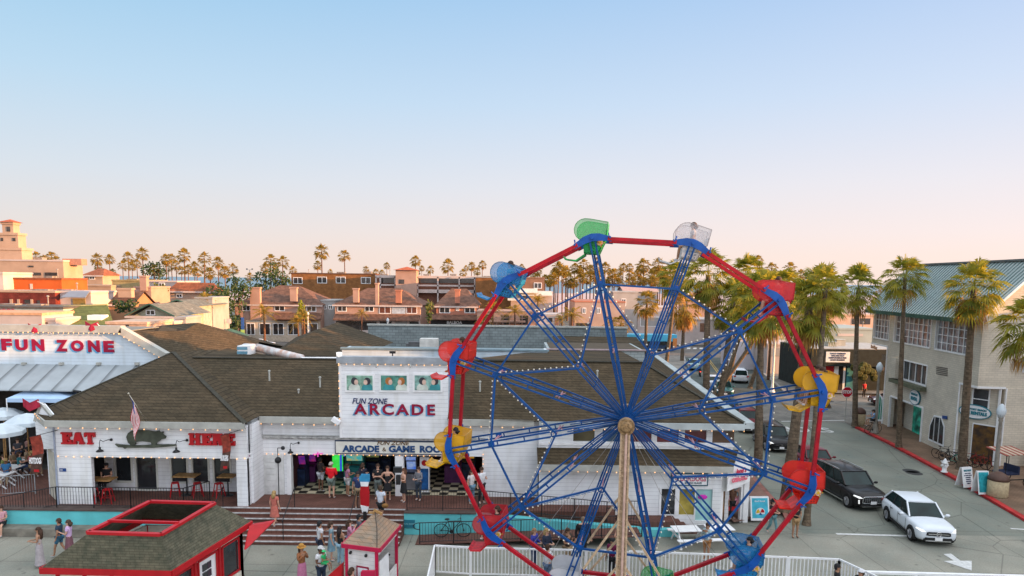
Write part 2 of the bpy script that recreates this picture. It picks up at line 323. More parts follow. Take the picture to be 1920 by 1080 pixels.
# promenade concrete in front of the arcade
CONC = mat('promenade concrete',(0.33,0.325,0.285),0.85,kind='slab',a=4.6,b=4.6,s=1.4,amt=0.10,bump=0.1)
g = MB(); g.quad((-60,-20,-0.012),(26.3,-20,-0.012),(26.3,31.9,-0.012),(14.6,34.4,-0.012),(11.8,33.4,-0.012),(-60,31.0,-0.012)); struct('promenade', g, CONC)
ROADM = mat('road surface',(0.25,0.265,0.235),0.85,kind='slab',a=4.2,b=6.5,s=0.7,amt=0.12,bump=0.1)
KL = [(14.2,31.0),(14.5,34.2),(15.3,43.3),(16.6,52.0),(17.5,58.0)]           # left kerb
KR = [(25.4,24.0),(26.45,34),(27.7,42),(28.7,51.3),(28.95,56.5)]             # right kerb
g = MB(); g.quad((14.2,31.95,-0.006),(26.3,31.95,-0.006),(29.3,59.5,-0.006),(17.6,59.5,-0.006)); struct('road', g, ROADM)
g = MB(); g.quad((14,59.5,-0.004),(120,55,-0.004),(120,72,-0.004),(19,74,-0.004)); struct('cross_road', g, mat('cross road concrete',(0.25,0.235,0.22),0.9,kind='slab',a=5,b=4,s=0.8,amt=0.12))
g = MB(); g.quad((20.5,73.5,-0.002),(29.8,73.3,-0.002),(40.5,126,-0.002),(28.5,126,-0.002)); struct('road', g, mat('asphalt',(0.085,0.10,0.092),0.9,s=0.8,amt=0.15))
g = MB(); g.quad((-200,112,0.000),(200,108,0.000),(200,128,0.000),(-200,131,0.000)); struct('boulevard', g, mat('boulevard asphalt',(0.14,0.13,0.12),0.9,s=0.5,amt=0.15))
# sidewalks with kerb step
def walk(name, inner, outer, m, z=0.13):
    g = MB(); n=len(inner)
    for i in range(n-1):
        a,b,c,d = inner[i],inner[i+1],outer[i+1],outer[i]
        g.quad((a[0],a[1],z),(b[0],b[1],z),(c[0],c[1],z),(d[0],d[1],z))
    return struct(name, g, m)
def kerb(name, line, side, m, wd=0.32, z=0.13, skip=None):
    g = MB()
    for i in range(len(line)-1):
        a=Vector((*line[i],0)); b=Vector((*line[i+1],0)); d=(b-a).normalized(); nrm=Vector((d.y,-d.x,0))*side
        g.prism([a,b,b+nrm*wd,a+nrm*wd],(0,0,z+0.008))
    return struct(name, g, m)
REDK = mat('red kerb paint',(0.50,0.03,0.03),0.7,s=1.5,amt=0.16)
PAVR = mat('brown brick sidewalk',(0.27,0.17,0.11),0.9,kind='paver',a=0.21,b=0.105,s=0.6,amt=0.18,bump=0.2)
walk('sidewalk', [(26.0,24.0),(26.8,34),(28.05,42),(29.05,51.3),(29.3,56.5),(31,59.0)], [(60,24),(60,34),(60,42),(60,51),(60,56),(60,58)], PAVR)
kerb('kerb', [(25.7,24.0),(26.45,34),(27.7,42),(28.7,51.3),(28.95,56.5)], 1, REDK)
kerb('kerb', [(28.95,56.5),(29.6,58.2),(31,59.1),(60,58.1)], 1, mat('plain kerb',(0.36,0.34,0.32),0.8,s=2))
PAVL = mat('red brick sidewalk',(0.26,0.15,0.115),0.9,kind='paver',a=0.21,b=0.105,s=0.7,amt=0.15,bump=0.2)
walk('sidewalk', [(14.3,34.6),(15.1,43.3),(16.4,52),(17.3,57.5)], [(11.2,33.0),(11.2,43),(11.2,52),(11.2,57.5)], PAVL)
kerb('kerb', [(14.2,33.4),(14.5,34.6),(15.3,43.3),(16.6,52.0),(17.5,57.6)], -1, mat('red brown kerb',(0.33,0.14,0.11),0.8,s=1.5,amt=0.2), wd=0.25)
kerb('kerb', [(20.2,74.5),(28.2,111)], -1, MATS['plain kerb'])
walk('sidewalk', [(20.0,74.5),(27.9,111)], [(14,75),(14,111)], mat('pale sidewalk',(0.30,0.28,0.26),0.9,kind='slab',a=1.5,b=1.5,s=1))
walk('sidewalk', [(30.4,74.5),(37.6,109)], [(90,73),(90,107)], MATS['pale sidewalk'])
kerb('kerb', [(30.2,74.5),(37.4,109)], 1, MATS['plain kerb'])
walk('sidewalk', [(-200,131.4),(28,130),(200,128.5)], [(-200,150),(28,150),(200,150)], MATS['pale sidewalk'])
# markings
MARK = mat('road paint white',(0.62,0.62,0.60),0.8,s=6,amt=0.12)
def strip(name, pts, m=MARK, z=0.004):
    g = MB(); g.quad(*[(p[0],p[1],z) for p in pts]); return struct(name, g, m)
def line(a,b,wd,z=0.004):
    a=Vector((a[0],a[1],0)); b=Vector((b[0],b[1],0)); d=(b-a).normalized(); n_=Vector((-d.y,d.x,0))*wd/2
    return strip('road_line',[a-n_,b-n_,b+n_,a+n_],MARK,z)
line(G(1568,1001),G(1708,1005),0.2); line(G(1895,991),G(1940,994),0.15)
a_,b_=G(1465,790),G(1585,788); line(a_,b_,0.22)
for xa,ya,xb,yb in ((1335,718,1342,712),(1265,690,1272,682)): line(G(xa,ya),G(xb,yb),0.2,0.006)
for k in range(9):
    x=28.4+k*1.15; strip('crosswalk_bar',[(x,124.0),(x+0.6,124.0),(x+1.4,126.6),(x+0.8,126.6)],MARK,0.008)
cl = MB()
a_=Vector((24.9,75.5,0)); b_=Vector((34.0,121,0)); d_=(b_-a_).normalized(); n_=Vector((-d_.y,d_.x,0))
for o_ in (0.0,0.28): cl.quad(*[(v.x,v.y,0.004) for v in (a_+n_*o_,b_+n_*o_,b_+n_*(o_+0.1),a_+n_*(o_+0.1))])
struct('road_line', cl, mat('yellow road paint',(0.55,0.36,0.08),0.8,s=5))
# arrow (painted) on the promenade end of the road
g = MB(); g.add([(*G(x,y)[:2],0.004) for x,y in ((1769,1039),(1783,1038),(1801,1051.5),(1822,1051.5),(1822,1070),(1769,1052),(1788,1051))],[(0,1,2,6),(6,2,3,4,5)]); struct('road_arrow', g, MARK)
# painted SL(OW) on the lane behind the wheel beams
g = MB(); g.add([(0,0,0)],[])
def paint_text(s,size,loc,rz,sy):
    cu=bpy.data.curves.new('t','FONT'); cu.body=s; cu.size=size; cu.offset=0.03; cu.align_x='CENTER'
    t=bpy.data.objects.new('t',cu); me=bpy.data.meshes.new_from_object(t); bpy.data.objects.remove(t)
    me.transform(Matrix.Translation(loc)@Matrix.Rotation(rz,4,'Z')@Matrix.Diagonal((1,sy,1,1))); me.materials.clear(); me.materials.append(MARK)
    o=bpy.data.objects.new('road_lettering',me); col.objects.link(o); o['kind']='structure'
paint_text('STOP',1.7,Vector((24.6,56.6,0.006)),math.radians(176),1.5)
# manholes / grates
for (x,y,r) in ((1708,883,0.5),(1714,887,0.5),(1552,752,0.6)):
    c=G(x,y); g=MB(); g.lathe((c.x,c.y,0.0),[(r,0),(r,0.006)],16); struct('manhole_cover',g,mat('iron cover',(0.05,0.05,0.05),0.7))
# ================================================================ FUN ZONE BUILDINGS
DZ = 1.1                                             # deck level
def V(*a): return Vector(a)
def bulbs(name, a, b, step, parent, r=0.03, m=BULB, off=(0,0,0)):
    a=Vector(a)+Vector(off); b=Vector(b)+Vector(off); n=max(1,int((b-a).length/step)); g=MB()
    pr=None
    for i in range(n+1):
        c=a+(b-a)*i/n+V(0,0,-.012*(i*7%3)); g.cur=0; g.ball(c,r*(1,.85,1.08)[i%3],n=6,m=4); g.cur=1
        if pr is not None: g.bar(pr,c,.008,.008)
        pr=c
    return build(name,g,[m,WIREM],parent,True)
# ---- deck, steps, teal walls, ramps
dk = thing('brick_deck','long red brick deck with white edged steps and teal retaining walls','deck',(-8,32,0))
g=MB(); g.box(-40,5.0,31.5,37.5,0.0,DZ); g.box(5.0,8.0,31.6,33.2,0,0.62); build('deck_floor',g,BRICKRED,dk)
NS=7; g=MB(); g2=MB(); rise=DZ/NS
for i in range(NS-1):
    z=DZ-rise*(i+1); y1=31.5-0.3*i; y0=y1-0.3
    g.box(-13.9,-5.0,y0,31.5,z-rise if i<NS-2 else 0.0,z-0.001) if False else g.box(-13.9,-5.0,y0,y1,0.0,z)
    g2.box(-13.9,-5.0,y0-0.004,y0+0.07,z-0.035,z+0.004)
g2.box(-13.9,-5.0,31.494,31.57,DZ-0.035,DZ+0.004)
build('steps',g,BRICKRED,dk); build('step_edges',g2,mat('worn white edge',(0.58,0.57,0.56),.7,s=6,amt=.2),dk)
g=MB(); g.box(-40,-13.9,30.95,31.495,0.35,DZ-0.07)
# teal wall of the upper ramp: slopes to the right
g.prism([(-5.0,31.15,0.0),(6.2,31.15,0.0),(6.2,31.15,0.42),(-1.6,31.15,DZ-0.06),(-5.0,31.15,DZ-0.06)],(0,0.34,0))
g.box(4.9,8.0,31.25,31.58,0,0.35)
build('teal_wall',g,TEAL,dk)
g=MB(); g.box(-40,-13.9,30.9,31.5,DZ-0.069,DZ-0.002); g.box(-5.0,-1.6,31.1,31.5,DZ-0.059,DZ-0.002); build('coping',g,mat('dark coping',(0.10,0.07,0.06),0.8),dk)
g=MB(); g.box(-40,-13.9,30.3,30.945,0,0.36); build('bench_ledge',g,mat('ledge concrete',(0.24,0.22,0.18),0.9,s=2,amt=0.2),dk)
g=MB(); g.prism([(-1.6,31.5,DZ+0.001),(6.2,31.5,0.5),(6.2,32.6,0.5),(-1.6,32.6,DZ+0.001)],(0,0,0.02)); g.prism([(-4.3,29.9,0.0),(6.0,29.9,0.5),(6.0,31.1,0.5),(-4.3,31.1,0.0)],(0,0,0.02)); build('ramp',g,BRICKRED,dk)
g=MB(); p0=P(756,975,31.1); p1=P(778,990,31.1); g.box(p0.x,p1.x,31.10,31.148,p1.z,p0.z); build('wall_plaque',g,mat('dark teal plaque',(0.02,0.16,0.22),0.5),dk)
text('plaque_lettering','FUN ZONE',0.11,mat('pale teal lettering',(0.25,0.6,0.65),0.5),dk,((p0.x+p1.x)/2,31.09,(p0.z+p1.z)/2),ext=0.003)

def railing(pts, label, hgt=1.0, m=BLACKM, gap=0.13, r=0.018, hook=None, name='railing', group=None):
    t = thing(name,label,'railing',pts[0],group=group); a=MB(); b=MB(); c=MB()
    for i in range(len(pts)-1):
        p=Vector(pts[i]); q=Vector(pts[i+1]); up=V(0,0,hgt)
        a.tube(p+up,q+up,r*1.3,n=6); a.tube(p+V(0,0,0.12),q+V(0,0,0.12),r,n=6)
        n=max(1,int((q-p).length/gap))
        for k in range(1,n):
            s_=p+(q-p)*k/n; b.tube(s_+V(0,0,0.12),s_+up,r*0.55,n=4,cap=False)
        k=max(1,round((q-p).length/1.8))
        for j in range(k+1):
            s_=p+(q-p)*j/k; c.tube(s_,s_+up,r*1.4,n=6)
    if hook:
        p=Vector(hook[0]); d=Vector(hook[1]); pts_=[p+V(0,0,hgt)+d*(0.30*math.sin(PI*k/8))-V(0,0,0.16*(1-math.cos(PI*k/8))) for k in range(9)]; a.path(pts_,r*1.2)
    build('rail',a,m,t); build('balusters',b,m,t); build('posts',c,m,t); return t
railing([(-24.5,31.2,DZ-0.62),(-21.4,31.2,DZ),(-17.9,31.2,DZ)],'black metal railing on the deck edge left of the red kiosk roof')
railing([(-17.9,31.2,DZ),(-15.4,31.2,DZ),(-14.7,32.4,DZ)],'black metal railing ending by the restaurant table, behind the red kiosk roof')
railing([(-4.9,31.4,DZ),(-1.5,31.4,DZ)],'black metal railing above the teal wall right of the steps')
railing([(-1.5,31.45,DZ),(1.5,31.45,DZ-0.23),(4.6,31.45,0.62)],'black metal railing sloping down the upper ramp',hook=((4.6,31.45,0.62),(1,0,0)))
railing([(-4.1,29.95,0.02),(0.5,29.95,0.22)],'black metal railing with rounded end beside the leaning bicycle',hook=((-4.1,29.95,0.02),(-1,0,0)))
railing([(0.5,29.95,0.22),(6.0,29.95,0.52)],'black metal railing of the lower ramp behind the onlookers')
railing([(5.0,31.6,0.62),(6.2,31.6,0.62)],'short black metal railing just right of the wheel tower')
railing([(6.6,33.0,0.62),(8.0,33.0,0.62)],'short black metal railing in front of the hot dog shop door',hgt=1.05)
def handrail(a,b,label):
    t=MB(); a=Vector(a); b=Vector(b)
    t.tube(a,a+V(0,0,0.95),0.022,n=6); t.tube(b,b+V(0,0,0.95),0.022,n=6); t.path([a+V(0,0,0.95)+V(0,0.0,-0.12),a+V(0,0.12,0.98),a+V(0,0,0.95),b+V(0,0,0.95),b+V(0,-0.12,0.93),b+V(0,0,0.8)],0.022)
    one('handrail',t,BLACKM,label,'handrail')
handrail((-13.7,31.55,DZ),(-13.7,29.7,0),'dark slanting handrail at the left end of the brick steps')
handrail((-10.3,31.6,DZ),(-10.3,29.9,0.16),'dark slanting handrail in the middle of the brick steps')
handrail((-7.3,31.6,DZ),(-7.3,29.9,0.16),'dark slanting handrail on the steps behind the ticket booth')

# ---- restaurant wing (EAT HERE)
FY=31.7
rb = thing('restaurant_building','white clapboard restaurant with brown hip roof, red EAT HERE letters and a surfing pig','building',(-17,34,DZ))
def fx(x,y=850,Y=FY): return P(x,y,Y).x
def fz(y,x=300,Y=FY): return P(x,y,Y).z
XL=fx(106); XR=fx(463); TOPZ=3.42; EAV=5.05
g=MB(); g.wall(XL,XR,DZ,EAV,FY,FY+0.2,[(fx(170),fx(442),DZ-1,TOPZ)])
g.prism([(XL,FY,DZ),(XL-1.15,FY+1.15,DZ),(XL-1.15,FY+1.15,EAV),(XL,FY,EAV)],(0.0,0.2,0)) if False else None
# chamfered corner with its doorway
c0=V(XL,FY,0); c1=V(XL-1.5,FY+1.5,0)
def cham(u,z): v=c0+(c1-c0)*u; return V(v.x,v.y,z)
for u0,u1,z0,z1 in ((0,0.12,DZ,EAV),(0.88,1.0,DZ,EAV),(0.12,0.88,3.5,EAV)): g.prism([cham(u0,z0),cham(u1,z0),cham(u1,z1),cham(u0,z1)],(0.12,0.12,0))
g.box(XL-1.5,XL-1.35,FY+1.5,39,DZ,EAV)
build('wall',g,WHITE,rb)
g=MB(); g.prism([cham(0.12,DZ),cham(0.88,DZ),cham(0.88,3.5),cham(0.12,3.5)],(0.02,0.02,0)); build('side_door',g,mat('cream door',(0.62,0.58,0.48),0.6),rb,)
g=MB(); g.box(XR-0.5,XR,FY-0.05,FY+0.45,DZ,TOPZ); build('column',g,WHITE,rb)
# recess: back wall with windows
BY=33.9
bx=lambda x: P(x,880,BY).x
def bz(y): return P(300,y,BY).z
wins=[(216,247),(255,294),(321,351),(361,391),(401,432)]
holes=[(bx(a),bx(b),DZ+0.45 if i!=1 else DZ,TOPZ-0.05) for i,(a,b) in enumerate(wins)]
g=MB(); g.wall(bx(168),bx(446),DZ,EAV-0.2,BY,BY+0.12,holes+[(bx(175),bx(198),DZ+0.3,TOPZ)]); build('recess_wall',g,WHITE,rb)
for i,(a,b) in enumerate(wins+[(175,198)]):
    z0=DZ+0.45 if i!=1 else DZ+0.02
    g=MB(); x0,x1=bx(a),bx(b); g.box(x0,x1,BY+0.06,BY+0.08,z0,TOPZ); wf=build('window' if i!=1 else 'door',g,GLASS,rb)
    g=MB(); g.box(x0-0.06,x0+0.03,BY-0.03,BY+0.1,z0,TOPZ); g.box(x1-0.03,x1+0.06,BY-0.03,BY+0.1,z0,TOPZ); g.box(x0+0.03,x1-0.03,BY-0.03,BY+0.1,z0-0.05,z0+0.05)
    build('frame',g,mat('cream trim',(0.66,0.66,0.60),0.5,s=2,amt=0.05),wf)
g=MB(); g.box(XL+0.2,XR-0.02,FY+0.2,BY,TOPZ+0.1,TOPZ+0.18); build('porch_ceiling',g,WHITEP,rb)
# roof (hip)
e=0.4
A=V(XL-0.2,FY-e,EAV+0.15); B=V(XR+0.1,FY-e,EAV+0.15); C=V(XR+0.1,33.3,EAV+0.15); APX=P(325,661,38.6); LE=V(XL-1.9,FY+1.4,EAV+0.15); LB=P(300,668,40)
g=MB(); rid=P(362,671,39.2)
g.add([A,B,APX,LE,V(-25.5,42,EAV+0.15),V(-19.3,46,7.2),rid,C,V(-12.6,39.2,rid.z)],[(0,1,2),(0,2,3),(3,2,5,4),(1,7,6,2),(2,6,8,5)])
build('roof',g,ROOF,rb)
g=MB(); g.box(A.x,B.x,FY-e-0.05,FY-e+0.02,EAV-0.1,EAV+0.2); g.bar((A.x,A.y,EAV+0.05),(LE.x,LE.y,EAV+0.05),0.07,0.3); build('fascia',g,GREYTRIM,rb)
g=MB(); g.box(A.x+0.1,B.x,FY-e,FY,EAV-0.05,EAV-0.02); build('soffit',g,WHITEP,rb)
bulbs('light_string',(A.x+0.1,FY-e-0.07,EAV-0.13),(B.x-0.1,FY-e-0.07,EAV-0.13),0.55,rb)
bulbs('light_string',(XL+0.1,FY-0.05,TOPZ+0.03),(XR-0.1,FY-0.05,TOPZ+0.03),0.36,rb)
bulbs('light_string',cham(0.9,EAV+0.2)+V(-.3,-.3,0),cham(0.1,EAV+0.05)+V(-.3,-.3,0),0.3,rb)
# little gable parapet at the left corner
g=MB(); a_=P(66,790,FY+1.2); b_=P(78,757,FY+1.2); c_=P(97,780,FY+0.2)
g.prism([a_,V(a_.x,a_.y,a_.z-1.4),V(c_.x,c_.y,c_.z-1.6),c_,b_],(0.1,0.12,0)); build('corner_gable',g,WHITE,rb)
g=MB(); g.bar(a_,b_,0.12,0.14); g.bar(b_,c_,0.12,0.14); build('gable_trim',g,GREYTRIM,rb)
g=MB(); g.tube((XL-0.03,FY-0.06,DZ),(XL-0.03,FY-0.06,EAV),0.04,n=6); build('downpipe',g,mat('grey blue pipe',(0.35,0.4,0.5),0.4),rb)
# slab-serif letters EAT / HERE
def slab(ch):                                         # unit letter: w, list of polygons
    T=0.27; s_=0.13
    if ch=='E': return 0.86,[[(0,0),(.86,0),(.86,.36),(.72,.36),(.66,.2),(.5,.2),(.5,.42),(.56,.42),(.56,.33),(.66,.33),(.66,.67),(.56,.67),(.56,.58),(.5,.58),(.5,.8),(.66,.8),(.72,.64),(.86,.64),(.86,1),(0,1),(0,.86),(.12,.86),(.12,.14),(0,.14)]]
    if ch=='H': return 0.95,[[(0,0),(.42,0),(.42,.14),(.38,.14),(.38,.42),(.57,.42),(.57,.14),(.53,.14),(.53,0),(.95,0),(.95,.14),(.87,.14),(.87,.86),(.95,.86),(.95,1),(.53,1),(.53,.86),(.57,.86),(.57,.6),(.38,.6),(.38,.86),(.42,.86),(.42,1),(0,1),(0,.86),(.08,.86),(.08,.14),(0,.14)]]
    if ch=='T': return 0.86,[[(.2,0),(.66,0),(.66,.14),(.57,.14),(.57,.8),(.7,.8),(.74,.62),(.86,.62),(.86,1),(0,1),(0,.62),(.12,.62),(.16,.8),(.29,.8),(.29,.14),(.2,.14)]]
    if ch=='A': return 0.98,[[(0,0),(.36,0),(.36,.14),(.30,.14),(.33,.26),(.60,.26),(.62,.14),(.56,.14),(.56,0),(.98,0),(.98,.14),(.91,.14),(.66,1),(.30,1),(.08,.14),(0,.14)]]
    if ch=='R': return 0.95,[[(0,0),(.42,0),(.42,.14),(.38,.14),(.38,.4),(.46,.4),(.56,0),(.95,0),(.95,.14),(.86,.14),(.78,.46),(.9,.58),(.9,.86),(.78,1),(0,1),(0,.86),(.08,.86),(.08,.14),(0,.14)]]
def slabword(wd, x0, x1, z0, z1, Y, parent, m, d=0.12):
    tot=sum(slab(c)[0]+0.03 for c in wd)-0.03; k=(x1-x0)/tot; x=x0
    for c in wd:
        w_,ps=slab(c); g=MB()
        for p in ps: g.prism([(x+a*k,Y,z0+b*(z1-z0)) for a,b in p],(0,d,0))
        build('letter',g,m,parent); x+=(w_+0.03)*k
LY=FY-0.14
slabword('EAT',fx(119),fx(182),fz(832,150),fz(810,150),LY,rb,REDP)
slabword('HERE',fx(357),fx(443),fz(834,400),fz(812,400),LY,rb,REDP)
# surfing pig board
pig=[(240,818),(243,811),(250,806),(262,805),(280,806),(292,808),(300,806),(303,809),(309,808),(308,813),(314,817),(313,821),(306,822),(302,826),(297,829),(294,834),(288,834),(286,828),(270,826),(258,827),(256,833),(249,834),(243,828)]
g=MB(); g.prism([V(fx(x,y),FY-0.16,P(x,y,FY).z) for x,y in pig][::-1],(0,0.08,0)); PG=mat('dark green metal',(0.075,0.085,0.06),0.5,s=3,amt=0.2); o=build('pig_sign',g,PG,rb)
brd=[(219,831),(226,832),(250,834),(300,832),(330,832),(333,834),(318,836),(290,838),(262,838),(243,838),(238,840),(234,837),(226,837),(222,834)]
g=MB(); g.prism([V(fx(x,y),FY-0.18,P(x,y,FY).z) for x,y in brd][::-1],(0,0.12,0)); build('surfboard_cutout',g,PG,o)
def gooseneck(x,y,parent,Y=FY,s=1):
    p=P(x,y,Y); b=MB(); b.path([p+V(0.32,0.0,0.0)*s,p+V(0.25,-0.12,0.02)*s,p+V(0.1,-0.3,-0.02)*s,p+V(0.0,-0.34,0.06)*s,p+V(-0.03,-0.36,-0.08)*s,p+V(-0.03,-0.36,-0.3)*s],0.015,n=5); b.ball(p+V(0.33,-0.02,0)*s,0.07*s,n=8,m=5); b.lathe(p+V(-0.03,-0.36,-0.5)*s,[(0.17*s,0),(0.14*s,0.06*s),(0.05*s,0.12*s),(0.05*s,0.22*s)],12)
    return build('wall_lamp',b,BLACKM,parent,True)
gooseneck(196,824,rb); gooseneck(338,825,rb)
g=MB(); p=P(290,799,FY); g.box(p.x-0.25,p.x+0.3,FY-0.2,FY,p.z-0.1,p.z+0.1); build('flag_bracket',g,WHITEP,rb)
g=MB(); p=P(118,881,FY); g.box(p.x-0.16,p.x+0.16,FY-0.02,FY-0.003,p.z-0.08,p.z+0.08); build('wall_plate',g,mat('blue plate',(0.02,0.07,0.25),0.5),rb)
text('plate_lettering','600',0.09,WHITEP,rb,(p.x-0.06,FY-0.026,p.z),ext=0.002)
# flag
def stripes(): pass
fl=thing('flag','small american flag hanging from an angled pole above the surfing pig','flag',P(272,790,FY-0.1))
a_=P(241,738,30.9); b_=P(274,789,FY-0.2)
g=MB(); g.tube(b_,a_,0.018,0.014,n=6); g.ball(a_,0.05,n=8,m=5); build('pole',g,mat('brass pole',(0.5,0.45,0.35),0.3,metal=0.6),fl,True)
fm=[mat('flag red',(0.50,0.03,0.04),0.7),mat('flag white',(0.78,0.76,0.76),0.7),mat('flag blue',(0.03,0.05,0.20),0.7)]
g=MB(); n=13; m_=10; tl=P(243,744,30.95); tr=P(257,765,31.15)
def fpt(u,v):                                         # u across the hoist (0..1), v down the fly
    b=tl+(tr-tl)*u; return b+V(0.10*math.sin(v*5)*(0.3+v)+v*0.12*(1-u),0.08*math.sin(v*7+u*5),-v*(1.25+0.3*u))
for i in range(n):
    for j in range(m_):
        g.cur = 2 if (i<7 and j<4) else (0 if i%2==0 else 1)
        q=[fpt(i/n,j/m_),fpt((i+1)/n,j/m_),fpt((i+1)/n,(j+1)/m_),fpt(i/n,(j+1)/m_)]; g.quad(*q)
build('cloth',g,fm,fl)
# banners
def banner(x0,y0,x1,y1,Y,txt,label,side):
    p=P(x0,y0,Y); q=P(x1,y1,Y); t=thing('banner',label,'banner',(q.x,Y,q.z)); w_=q.x-p.x; h_=p.z-q.z
    g=MB(); N=8
    for i in range(N):
        a0=i/N; a1=(i+1)/N; f=lambda a:V(0.06*math.sin(a*4),0.05*math.sin(a*5),0)
        g.cur=0 if a0<0.5 else 1
        pa=[V(p.x,Y,p.z-h_*a0)+f(a0),V(q.x,Y,p.z+0.12-h_*a0)+f(a0),V(q.x,Y,p.z+0.12-h_*a1)+f(a1),V(p.x,Y,p.z-h_*a1)+f(a1)]; g.prism(pa,(0,0.01,0))
    build('cloth',g,[mat('banner red',(0.32,0.05,0.03),0.7,s=5,amt=0.25),mat('banner brown',(0.10,0.05,0.035),0.7,s=5,amt=0.25)],t)
    text('lettering',txt,h_*0.22,WHITEP,t,(p.x+w_/2,Y-0.10,q.z+h_*0.38),bold=0.012,shear=0.15,sx=w_/(h_*0.22*len(txt)*0.66))
    g=MB(); xe=q.x if side>0 else p.x
    g.tube((p.x,Y,p.z+0.02),(q.x+0.02,Y,p.z+0.14),0.015,n=5); g.tube((q.x,Y,p.z+0.14),(q.x+0.35*side,FY-0.02,p.z+0.2),0.015,n=5); build('bracket',g,BLACKM,t)
    g=MB(); g.box(p.x+w_*0.3,p.x+w_*0.75,Y-0.07,Y-0.06,q.z+h_*0.08,q.z+h_*0.15); build('emblem',g,REDP,t)
banner(55,820,81,890,31.0,'HOTDOGS','faded red and brown hotdogs banner at the left corner of the restaurant',1)
banner(413,818,431,883,31.2,'BURGERS','narrow red and brown banner hanging over the end of the HERE letters',1)
# red pennants
def pennant(x,y,Y,label,x2,y2):
    t=thing('pennant',label,'pennant',P(x2,y2,Y)); g=MB(); a=P(x,y,Y); b=P(x2,y2,Y); g.tube(b,a,0.02,n=5); build('pole',g,WHITEP,t)
    g=MB(); pts=[a+V(0.05,0,0.1),a+V(-0.35,-0.05,-0.08),a+V(-0.75,0.04,0.12),a+V(-0.7,0,-0.28),a+V(-0.35,-0.1,-0.5),a+V(0.12,0.0,-0.28)]; g.prism(pts,(0,0.02,0.0)); build('cloth',g,mat('pennant red',(0.42,0.02,0.05),0.7,s=4,amt=0.2),t)
pennant(75,610,40.8,'red pennant above the word FUN on the gable top',97,626); pennant(182,606,40.8,'red pennant above the word ZONE on the gable top',197,624)
pennant(70,752,FY+1.0,'dark red pennant on the left corner of the restaurant roof',84,760)
# roof gear left of the apex
g=MB(); p=P(138,733,35); g.tube(p,p+V(0.35,0,-0.05),0.07,n=8); g.tube(p+V(0.3,0,0),p+V(0.3,0,-0.8),0.03,n=5); g.ball(p+V(0.28,0,-0.5),0.12); one('floodlight',g,BLACKM,'black floodlight on the left slope of the restaurant roof','light')
g=MB(); p=P(90,736+20,33.1); 
# tables, stools
def stool(loc, rz, label, group='red metal stools on the restaurant deck'):
    t=thing('stool',label,'stool',loc,rz,group); g=MB(); g.box(-0.16,0.16,-0.16,0.16,0.66,0.70); build('seat',g,REDP,t,world=False)
    for sx in (-1,1):
        for sy in (-1,1):
            g=MB(); g.bar((sx*0.14,sy*0.14,0.67),(sx*0.23,sy*0.23,0.0),0.05,0.03); build('leg',g,REDP,t,world=False)
    g=MB(); 
    for a,b in (((-.18,-.18,.3),(.18,-.18,.3)),((.18,-.18,.3),(.18,.18,.3)),((.18,.18,.3),(-.18,.18,.3)),((-.18,.18,.3),(-.18,-.18,.3))): g.bar(a,b,0.02,0.02)
    build('stretcher',g,REDP,t,world=False); return t
st0=stool((0,0,0),0,'x'); 
spots=[((175,948),'red metal stool in front of the table, leftmost by the railing',31.95),((203,950),'red metal stool right in front of the seated man at the table',31.95),((329,928),'red metal stool left of the second yellow table',33.1),((371,928),'red metal stool right of the second yellow table',33.1),((411,928),'red metal stool under the third yellow table',33.1),((468,928),'red metal stool half hidden by the white porch column',33.4)]
for i,((x,y),lb,Y) in enumerate(spots):
    loc=(P(x,y,Y).x,Y,DZ)
    if i==0: st0.location=loc; st0['label']=lb
    else: dup(st0,loc,0.2*i,lb)
def hightable(loc,label,sx=1.15):
    t=thing('high_table',label,'table',loc,0,'yellow wooden tables on the restaurant deck'); g=MB(); g.box(-sx/2,sx/2,-0.35,0.35,0.99,1.04); build('table_top',g,WOOD,t,world=False); g=MB(); g.tube((0,0,0),(0,0,0.99),0.04); build('post',g,BLACKM,t,world=False); g=MB(); g.lathe((0,0,0),[(0.26,0),(0.24,0.03),(0.05,0.06)]); build('foot',g,BLACKM,t,world=False)
hightable((fx(192,905,32.5),32.5,DZ),'yellow wooden high table where the man in black sits')
hightable((fx(350,898,33.3),33.3,DZ),'yellow wooden high table between two red stools'); hightable((fx(427,898,33.3),33.3,DZ),'yellow wooden high table beside the white porch column',0.8)

# ---- arcade building
AY=33.6
ab = thing('arcade_building','long white clapboard arcade with brown shingle roof and a raised square sign tower','building',(-5,36,DZ))
ax=lambda x,y=850: P(x,y,AY).x
AZ=P(640,853,AY).z; TX0=P(638,760,AY-0.25).x; TX1=P(840,760,AY-0.25).x
g=MB(); g.wall(XR,ax(905),DZ,5.0,AY,AY+0.2,[(ax(545),ax(742),DZ-1,AZ),(ax(757),ax(905)-0.01,DZ-1,AZ)])
build('wall',g,WHITE,ab)
g=MB(); g.box(XR-0.02,XR+0.1,FY+0.45,AY,DZ,5.0); build('side_wall',g,WHITE,ab)
TY=AY-0.25; tz=P(740,682,TY).z
g=MB(); g.box(TX0,TX1,TY,TY+0.3,AZ+0.95,tz); tw=build('sign_tower',g,WHITE,ab)
g=MB(); g.box(TX0-0.12,TX1+0.12,TY-0.14,TY+0.32,tz,tz+0.34); build('cornice',g,mat('blue grey cornice',(0.34,0.37,0.40),0.6,s=2),tw)
g=MB(); g.box(TX0-0.05,TX0+0.09,TY-0.04,TY+0.1,AZ+0.95,tz-0.002); build('corner_board',g,WHITEP,tw)
bulbs('light_string',(TX0,TY-0.18,tz-0.02),(TX1,TY-0.18,tz-0.02),0.37,ab); bulbs('light_string',(TX0-0.03,TY-0.08,tz-0.1),(TX0-0.03,TY-0.08,5.1),0.37,ab)
